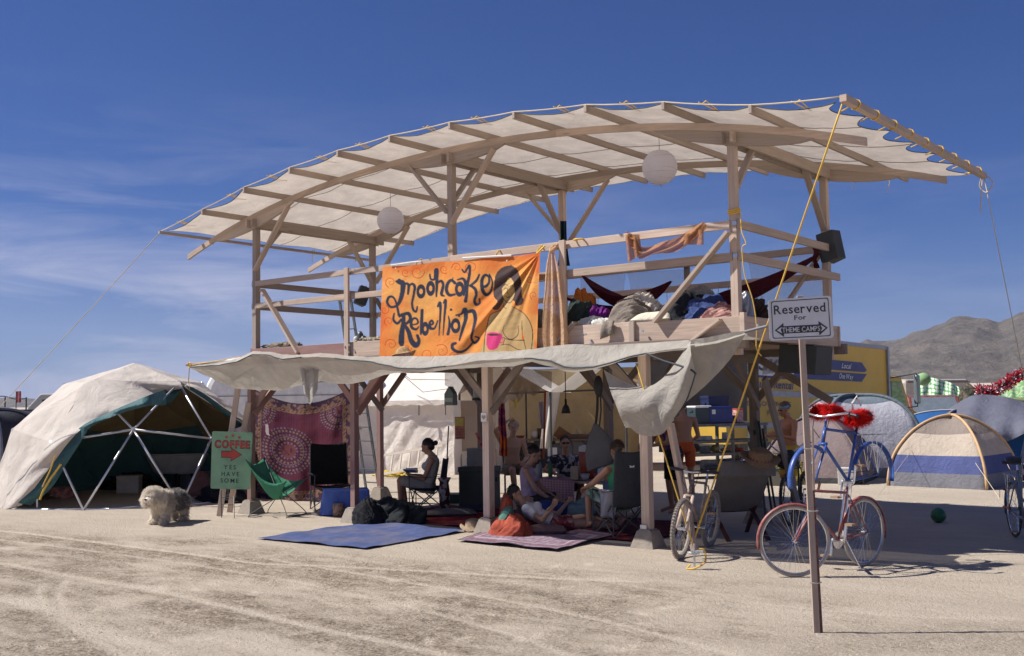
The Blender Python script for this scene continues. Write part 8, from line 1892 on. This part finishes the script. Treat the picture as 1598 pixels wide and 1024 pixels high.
# hanging lamp, lantern, bird box
p = aty(883, 635, 2.2); lp = thing('pendant_lamp', 'small dark cone lamp hanging inside the canopy', 'lamp', p); m = MB(); m.lathe(p, [(.075, -.10), (.05, 0), (.018, .04), (.018, .12)], 14); m.build('lamp_shade', BLACK, lp, smooth=True); m = MB(); m.tube([p+Vector((0, 0, .1)), p+Vector((0, 0, .60))], .008, 5); m.build('cord', BLACK, lp)
p = aty(744, 613, 2.3); lt = thing('camping_lantern', 'dark camping lantern standing on top of the plywood partition', 'lantern', p); m = MB(); m.lathe(p, [(.08, -.13), (.085, -.09), (.06, -.09), (.06, .08), (.085, .08), (.05, .12), (.02, .15)], 14); m.build('frame', BLACK, lt); m = MB(); m.lathe(p, [(.063, -.08), (.063, .07)], 14); m.build('glass', m_plain('lantern_glass', (.3, .3, .3), .2), lt)
p = aty(703.5, 619, .6); bbx = thing('bottle_hanger', 'house-shaped grey-green carton hanging from the knee brace', 'carton', p); m = MB(); m.prism([p+Vector((x, -.05, z)) for x, z in ((-.085, -.13), (.085, -.13), (.085, .04), (0, .15), (-.085, .04))], (0, .1, 0)); m.build('carton', m_plain('carton_teal', (.10, .14, .13), .6), bbx); m = MB(); m.box(p+Vector((0, -.053, -.05)), (.16, .004, .06)); m.build('printed_band', m_plain('band_cream', (.30, .32, .28), .6), bbx)
p = aty(717.5, 668, 1.8); po = thing('small_poster', 'small yellow and red poster pinned to the left rear post', 'poster', p); m = MB(); m.box(p, (.20, .012, .36)); m.build('card', m_plain('poster_red', (.36, .12, .07), .7, var=.4, scale=26), po); m = MB(); m.box(p+Vector((0, -.009, .10)), (.19, .006, .13)); m.build('yellow_panel', m_plain('poster_yellow', (.42, .34, .08), .7, var=.2, scale=20), po)
for k in range(4): m = MB(); m.box(p+Vector((0, -.009, -.02-.045*k)), (.15, .005, .014)); m.build('print_line', m_plain('poster_line', (.12, .06, .08), .7), po)
# hanging bag
p = aty(930, 700, .9)
def fbag(a, b):
    th = a*2*math.pi; w_ = .03+.23*math.sin(min(1, b*1.02)*2.4)**.9*(.55+.45*b); return (p.x+math.cos(th)*w_*1.05+.06*math.sin(b*3)*math.cos(th*2)+.05*b, p.y+math.sin(th)*w_*.45, p.z+.34-.60*b+.06*math.cos(th)*b)
hbg = thing('hanging_bag', 'big grey cloth bag hanging by black straps from the rear post', 'bag', p); m = MB(); m.sheet(fbag, 40, 26); m.build('sack', C_('sack_grey', (.13, .13, .13)), hbg, smooth=True)
m = MB(); m.tube([p+Vector((0, 0, .3)), aty(932, 640, .9), aty(933, 600, .9)], .02, 6); m.tube([p+Vector((.06, 0, .28)), aty(938, 640, .9), aty(936, 600, .9)], .012, 6); m.ell(aty(934, 603, .9), (.07, .05, .15), 10, 8); m.build('strap', BLACK, hbg)
# low coffee table with plaid cloth, cooler jug, boxes
ta, tb2 = at(836, 800), at(975, 812); ta.z = tb2.z = 0; td2 = (tb2-ta).normalized(); tn2 = Vector((-td2.y, td2.x, 0)); ztl = .50
table('low wooden table with a plaid cloth between the seated people', ta-td2*.2, tb2, .55, ztl, W_NEW, W_NEW, 'low_table')
PLD = NT('plaid_cloth'); uvn = PLD.new('ShaderNodeUVMap').outputs[0]; wv = PLD.new('ShaderNodeTexWave', wave_type='BANDS', bands_direction='X'); wv.inputs['Scale'].default_value = 5; PLD.link(uvn, wv.inputs['Vector']); wv2 = PLD.new('ShaderNodeTexWave', wave_type='BANDS', bands_direction='Y'); wv2.inputs['Scale'].default_value = 3; PLD.link(uvn, wv2.inputs['Vector'])
ad_ = PLD.new('ShaderNodeMath', operation='ADD'); PLD.link(wv.outputs['Fac'], ad_.inputs[0]); PLD.link(wv2.outputs['Fac'], ad_.inputs[1]); PLD.link(PLD.ramp(ad_.outputs[0], [(.2, (.30, .06, .08)), (.5, (.36, .12, .14)), (.9, (.44, .26, .28))]), PLD.b.inputs['Base Color'])
m = MB(); q0 = ta-tn2*.03; m.sheet(lambda a, b: tuple(Vector((*(q0+td2*(-.1+.98*a)).xy, ztl+.045-.36*b))-tn2*(.02+.02*math.sin(a*20)*b)), 30, 8); m.sheet(lambda a, b: tuple(Vector((*(q0+td2*(-.1+.98*a)+tn2*.5*b).xy, ztl+.046))), 6, 4); tag(m.build('plaid_cloth', PLD.m, smooth=True), 'red plaid cloth draped over the low table', 'tablecloth')
def lt_(s_, dep, z=0): p_ = ta+td2*s_+tn2*dep; return Vector((p_.x, p_.y, ztl+.05+z))
cj = thing('drinks_cooler', 'big orange-red drinks cooler with a white lid on the low table', 'cooler', at(924, 800)+Vector((0, 0, ztl+.04)), world_verts=False); m = MB(); m.lathe((0, 0, 0), [(.165, 0), (.185, .02), (.195, .40), (.185, .42)], 24); m.build('cooler_body', m_plain('cooler_red', (.34, .055, .02), .45), cj, smooth=True)
m = MB(); m.lathe((0, 0, 0), [(.192, .42), (.20, .43), (.19, .50), (.13, .52)], 24); m.build('lid', WHITE, cj, smooth=True); m = MB(); m.box((0, -.19, .07), (.03, .06, .04)); m.build('tap', WHITE, cj)
for j, (s_, dp, sz, c, nm, lab) in enumerate(((.02, .1, (.07, .07, .24), (.20, .22, .24), 'flask', 'grey flask at the left end of the low table'), (-.12, .2, (.09, .09, .20), (.42, .42, .42), 'jar', 'white jar with green lid beside the lilac top'), (.10, .25, (.07, .07, .25), (.04, .16, .07), 'bottle', 'green bottle behind the woman in lilac'),
      (.75, .12, (.12, .12, .20), (.42, .32, .22), 'carton', 'tan carton on the plaid cloth'), (.92, .15, (.16, .16, .09), (.45, .47, .50), 'bowl', 'pale bowl on the plaid cloth'), (1.12, .18, (.08, .08, .10), (.40, .05, .03), 'cup', 'red cup on the plaid cloth'), (1.02, .3, (.10, .1, .12), (.05, .09, .20), 'mug', 'blue mug behind the pale bowl'))):
    q_ = lt_(s_, dp); m = MB()
    if nm == 'carton': m.box(q_+Vector((0, 0, sz[2]/2)), sz, .3)
    else: r_ = sz[0]/2; m.lathe(q_, [(r_*.8, 0), (r_, .01), (r_, sz[2]*.7), (r_*.6, sz[2]*.9), (r_*.5, sz[2])] if nm not in ('bowl', 'cup', 'mug') else [(r_*.6, 0), (r_, sz[2]), (r_*.92, sz[2])], 12)
    tag(m.build(nm, m_plain('tt_%d' % j, c, .45), smooth=nm != 'carton'), lab, nm)
for j, (s_, c, lab) in enumerate(((1.28, (.50, .54, .62), 'tall white and blue drink carton beside the red cooler'), (1.40, (.40, .22, .13), 'brown patterned carton next to the white and blue one'), (1.50, (.46, .40, .36), 'slim pale carton leaning against the red cooler'))):
    q_ = lt_(s_, .12); m = MB(); m.box(q_+Vector((0, 0, .13)), (.10, .08, .26), .3); tag(m.build('carton', m_plain('ct_%d' % j, c, .5, var=.3, scale=14)), lab, 'carton')
m = MB(); q_ = ta+td2*1.45-tn2*.04; m.sheet(lambda a, b: tuple(Vector((q_.x+.28*a*td2.x, q_.y+.28*a*td2.y, ztl+.045-.36*b))-tn2*(.02+.02*math.sin(a*12)*b)), 10, 8); tag(m.build('blue_towel', C_('towel_blue', (.20, .25, .36)), smooth=True), 'pale blue towel hanging over the low table edge', 'towel')
p = aty(945, 800, .35); m = MB(); m.sheet(lambda a, b: (p.x-.10+.30*a-.08*b*(a-.3), p.y+.03*math.sin(a*8+b*3), .62-.36*b), 12, 12); tag(m.build('plastic_bag', m_plain('clear_plastic', (.22, .22, .25), .2), smooth=True, solid=.02), 'crinkled clear plastic bag in the hand of the man in green', 'bag')
# bench on the left side of the front post with a jug
ba, bb_ = at(710, 790)+IF*.9, at(768, 795)+IF*.9; ba.z = bb_.z = 0
table('plain wooden bench top between the left rear post and the front post', ba, bb_, .5, .52, W_NEW, DGREY, 'side_bench')
q_ = (ba+bb_)/2; jg = thing('water_jug', 'clear water jug with a blue label on the wooden bench', 'jug', Vector((q_.x-.1, q_.y+.1, .555)), world_verts=False); m = MB(); m.lathe((0, 0, 0), [(.11, 0), (.13, .02), (.13, .22), (.04, .34), (.03, .38)], 16); m.build('bottle', m_plain('jug_clear', (.34, .30, .24), .2), jg, smooth=True); m = MB(); m.lathe((0, 0, 0), [(.132, .12), (.132, .20)], 16); m.build('blue_label', m_plain('label_blue', (.06, .11, .30), .5), jg)
q_ = aty(750, 700, 2.1); m = MB(); m.tube([aty(743, 676, 2.0), aty(763, 722, 1.9)], .018, 6); o = m.build('striped_pole', m_plain('stripe_redblue', (.36, .08, .06), .6, var=1.2, scale=26)); tag(o, 'thin striped pole leaning above the wooden bench', 'pole')
crate('drawer_box', 'small grey plastic drawer box behind the wooden bench', 'box', Vector((*aty(748, 720, 2.4).xy, .70)), (.34, .3, .30), .4, m_plain('drawer_grey', (.20, .20, .20), .6)); crate('storage_box', 'dark storage trunk under the grey drawer box', 'box', Vector((*aty(748, 720, 2.4).xy, 0)), (.6, .4, .70), .4, m_plain('trunk_dark2', (.05, .06, .05), .6))
crate('green_tote', 'dark green tote on the ground behind the folding chair', 'box', at(722, 786)+IF*.2, (.6, .36, .16), heading(1, 0)+1.57, m_plain('tote_green', (.02, .06, .045), .6))
# cool boxes on a trailer at the rear right
pa, pb2 = at(1086, 748), at(1166, 744); pa.z = pb2.z = 0; d_ = (pb2-pa).normalized(); n_ = Vector((-d_.y, d_.x, 0)); Lr = (pb2-pa).length+.6
rk = thing('storage_rack', 'dark metal storage rack loaded with gear behind the deck', 'rack', pa)
zrk = [atplane(1120, v, pa, n_).z for v in (735, 708, 688, 662)]
for z in zrk: m = MB(); m.prism([Vector((*p_.xy, z-.05)) for p_ in (pa-d_*.2, pa+d_*Lr, pa+d_*Lr+n_*.7, pa-d_*.2+n_*.7)], (0, 0, .06)); m.build('shelf', m_plain('rack_grey', (.10, .11, .11), .6, var=.4, scale=9), rk)
for s_ in (-.15, Lr*.52, Lr-.05):
    for q in (.03, .65): p_ = pa+d_*s_+n_*q; m = MB(); m.beam((p_.x, p_.y, 0), (p_.x, p_.y, zrk[-1]), .06, .06); m.build('upright', m_plain('rack_grey', (.10, .11, .11), .6), rk)
def rackp(u, z): p_ = atplane(u, 680, pa+n_*.3, n_); return Vector((p_.x, p_.y, z+.012))
bcol = m_plain('coolbox_blue', (.018, .035, .17), .4)
for lab, u, z, sz, mt, ld in (('large blue cool box with a white handle on top of the rack', 1119, zrk[3], (.62, .38, .38), bcol, bcol), ('dark cool box with a white lid left of the blue one', 1092, zrk[3], (.42, .36, .40), m_plain('cb_dark', (.03, .05, .06), .5), WHITE), ('red and white striped bucket box at the right end of the rack', 1152, zrk[3], (.18, .2, .32), m_plain('box_redwhite', (.56, .30, .28), .6, var=.5, scale=16), m_plain('lid_red', (.5, .05, .03), .5))):
    crate('cool_box', lab, 'cool box', rackp(u, z), sz, math.atan2(d_.y, d_.x), mt, ld, .02)
crate('cool_box', 'navy cool box stacked highest, under the deck', 'cool box', rackp(1133, zrk[3])+n_*.42+Vector((0, 0, .0)), (.55, .34, .62), math.atan2(d_.y, d_.x), m_plain('cb_navy', (.012, .02, .07), .5))
o = MB().box((0, 0, 0), (.09, .012, .10)).build('white_square', WHITE); q_ = rackp(1107, zrk[3]+.26)-n_*.20; o.location = q_; o.rotation_euler = (0, 0, math.atan2(d_.y, d_.x)); tag(o, 'white square latch plate on the large blue cool box', 'plate')
for j, (u, zi, sz, c, lab) in enumerate(((1098, 2, (.34, .3, .09), (.42, .42, .42), 'pale tray on the middle shelf of the rack'), (1115, 1, (.22, .2, .17), (.30, .26, .12), 'olive bundle on the lower shelf of the rack'), (1133, 1, (.3, .24, .10), (.50, .34, .30), 'pink cloth bundle on the lower shelf'), (1150, 1, (.36, .16, .09), (.52, .10, .07), 'red and white packet on the lower shelf'), (1131, 2, (.12, .1, .16), (.45, .46, .48), 'white jug on the middle shelf'), (1100, 1, (.2, .2, .15), (.16, .17, .18), 'grey pot on the lower shelf'), (1105, 0, (.34, .3, .22), (.14, .16, .18), 'slate tub on the bottom shelf'), (1124, 0, (.3, .3, .16), (.30, .28, .22), 'tan box on the bottom shelf'))):
    q_ = rackp(u, zrk[zi]); m = MB()
    if j in (1, 2, 3): m.ell(q_+Vector((0, 0, sz[2]/2)), (sz[0]/2, sz[1]/2, sz[2]/2), 12, 8)
    else: m.box(q_+Vector((0, 0, sz[2]/2)), sz, .2, .9)
    tag(m.build('rack_item', m_plain('ri_%d' % j, c, .5, var=.3, scale=14), bevel=.01 if j not in (1, 2, 3) else 0, smooth=j in (1, 2, 3)), lab, 'gear')
heap('blue_towel', 'blue towel and pale bags heaped behind the sling chair', 'towel', at(1146, 757)-IF*.5+Vector((0, 0, .0)), (.7, .4, .50), m_cloth('towel_bluewhite', (.10, .15, .42), c2=(.50, .46, .44)), 81, .35)
def ftw(a, b): p_ = atplane(1004+164*a, 542+115*b, pa+n_*1.6, n_); return tuple(p_+n_*(.06*math.sin(a*19+b*2)+.05*nz3(a*6, b*4)))
m = MB(); m.sheet(ftw, 40, 16); tag(m.build('tan_tarp', m_cloth('tan_darkened_for_shade', (.15, .13, .105)), smooth=True), 'tan tarp wall, coloured dark for shade, hanging behind the stacked cool boxes', 'tarp')  # tarp colour darkened to stand for the shade behind the cool boxes
# dark poles leaning by the rear right post
for k, (u0, v0, u1, v1) in enumerate(((1180, 655, 1196, 822), (1184, 658, 1206, 808), (1190, 670, 1211, 800), (1177, 672, 1190, 800))):
    o = MB().tube([at(u1, v1), aty(u0, v0, 2.75)], .018, 6).build('leaning_pole', m_plain('pole_dark', (.05, .06, .05), .6)); tag(o, ('thickest dark pole leaning', 'second dark pole, crossing in front, leaning', 'shortest dark pole leaning', 'leftmost dark pole leaning')[k]+' on the right rear post', 'pole', 'dark poles leaning on the right rear post')
o = MB().tube([at(694, 792), aty(700, 665, 2.7)], .012, 6).build('broom_stick', DGREY); tag(o, 'thin dark stick leaning on the left rear post behind the woman', 'stick')

# ================================================================== far left camp
dkt = C_('tent_charcoal', (.04, .04, .05), trans=.05)
tl = atd(-22, 690, 33); tl.z = 0
dome_tent('charcoal dome tent at the extreme left edge', tl, .5, 2.9, 2.6, 1.75, [(0, 1, dkt, 'grey_panel')], m_plain('sleeve_grey2', (.16, .17, .22), .7), group=None, pw=.05, exps=(.7, .85))
orr = atd(-2, 655, 50); m = MB(); m.ell(orr, (.75, .6, .55), 14, 10); tag(m.build('orange_canopy', C_('canopy_orange', (.6, .25, .02)), smooth=True), 'small orange canopy top at the left edge', 'canopy')
sh_ = thing('shade_shelter', 'thin-poled dark shade shelter beyond the cars at the left edge', 'shelter', atd(10, 690, 56).xy.to_3d())
def fsh(a, b): p_ = atd(-40+82*a, 620+2*math.sin(a*8), 56+3*b); return (p_.x, p_.y, p_.z-.10*math.sin(a*3.14*2)**2)
m = MB(); m.sheet(fsh, 16, 5); m.build('shade_cloth', C_('shade_dark', (.07, .08, .10)), sh_, smooth=True, solid=.05)
for u in (-30, 8, 41): p_ = atd(u, 620, 56); m = MB(); m.tube([(p_.x, p_.y, 0), (p_.x, p_.y, p_.z)], .04, 5); m.build('shelter_pole', DGREY, sh_)
p_ = atd(25, 636, 48); m = MB(); m.tube([(p_.x, p_.y, 0), (p_.x, p_.y, 2.5)], .02, 5); fl = m.build('flag_pole', DGREY); tag(fl, 'little flag on a thin pole between the parked cars', 'flag'); m = MB(); m.sheet(lambda a, b: (p_.x+.5*a, p_.y+.1*math.sin(a*6), 2.5-.5*b), 8, 4); m.build('flag_cloth', m_plain('flag_red', (.35, .1, .12), .8, var=.8, scale=5), fl)
bq = atd(118, 617, 70); dist_sheet('blue_tarp', 'bright blue tarp roof peeking over the dome at left', 'tarp', [(92, 621), (100, 617), (108, 615), (130, 616)], [(92, 640), (100, 640), (108, 640), (130, 640)], 72, C_('tarp_blue', (.10, .13, .42)), 1.0, 12, 4)
crate('grey_crate', 'low grey crate on the ground beside the charcoal tent', 'crate', at(14, 703), (1.6, .8, .34), .4, m_plain('crate_grey', (.16, .17, .19), .7))
for o in list(bpy.data.objects):
    if '_o' in o: del o['_o']
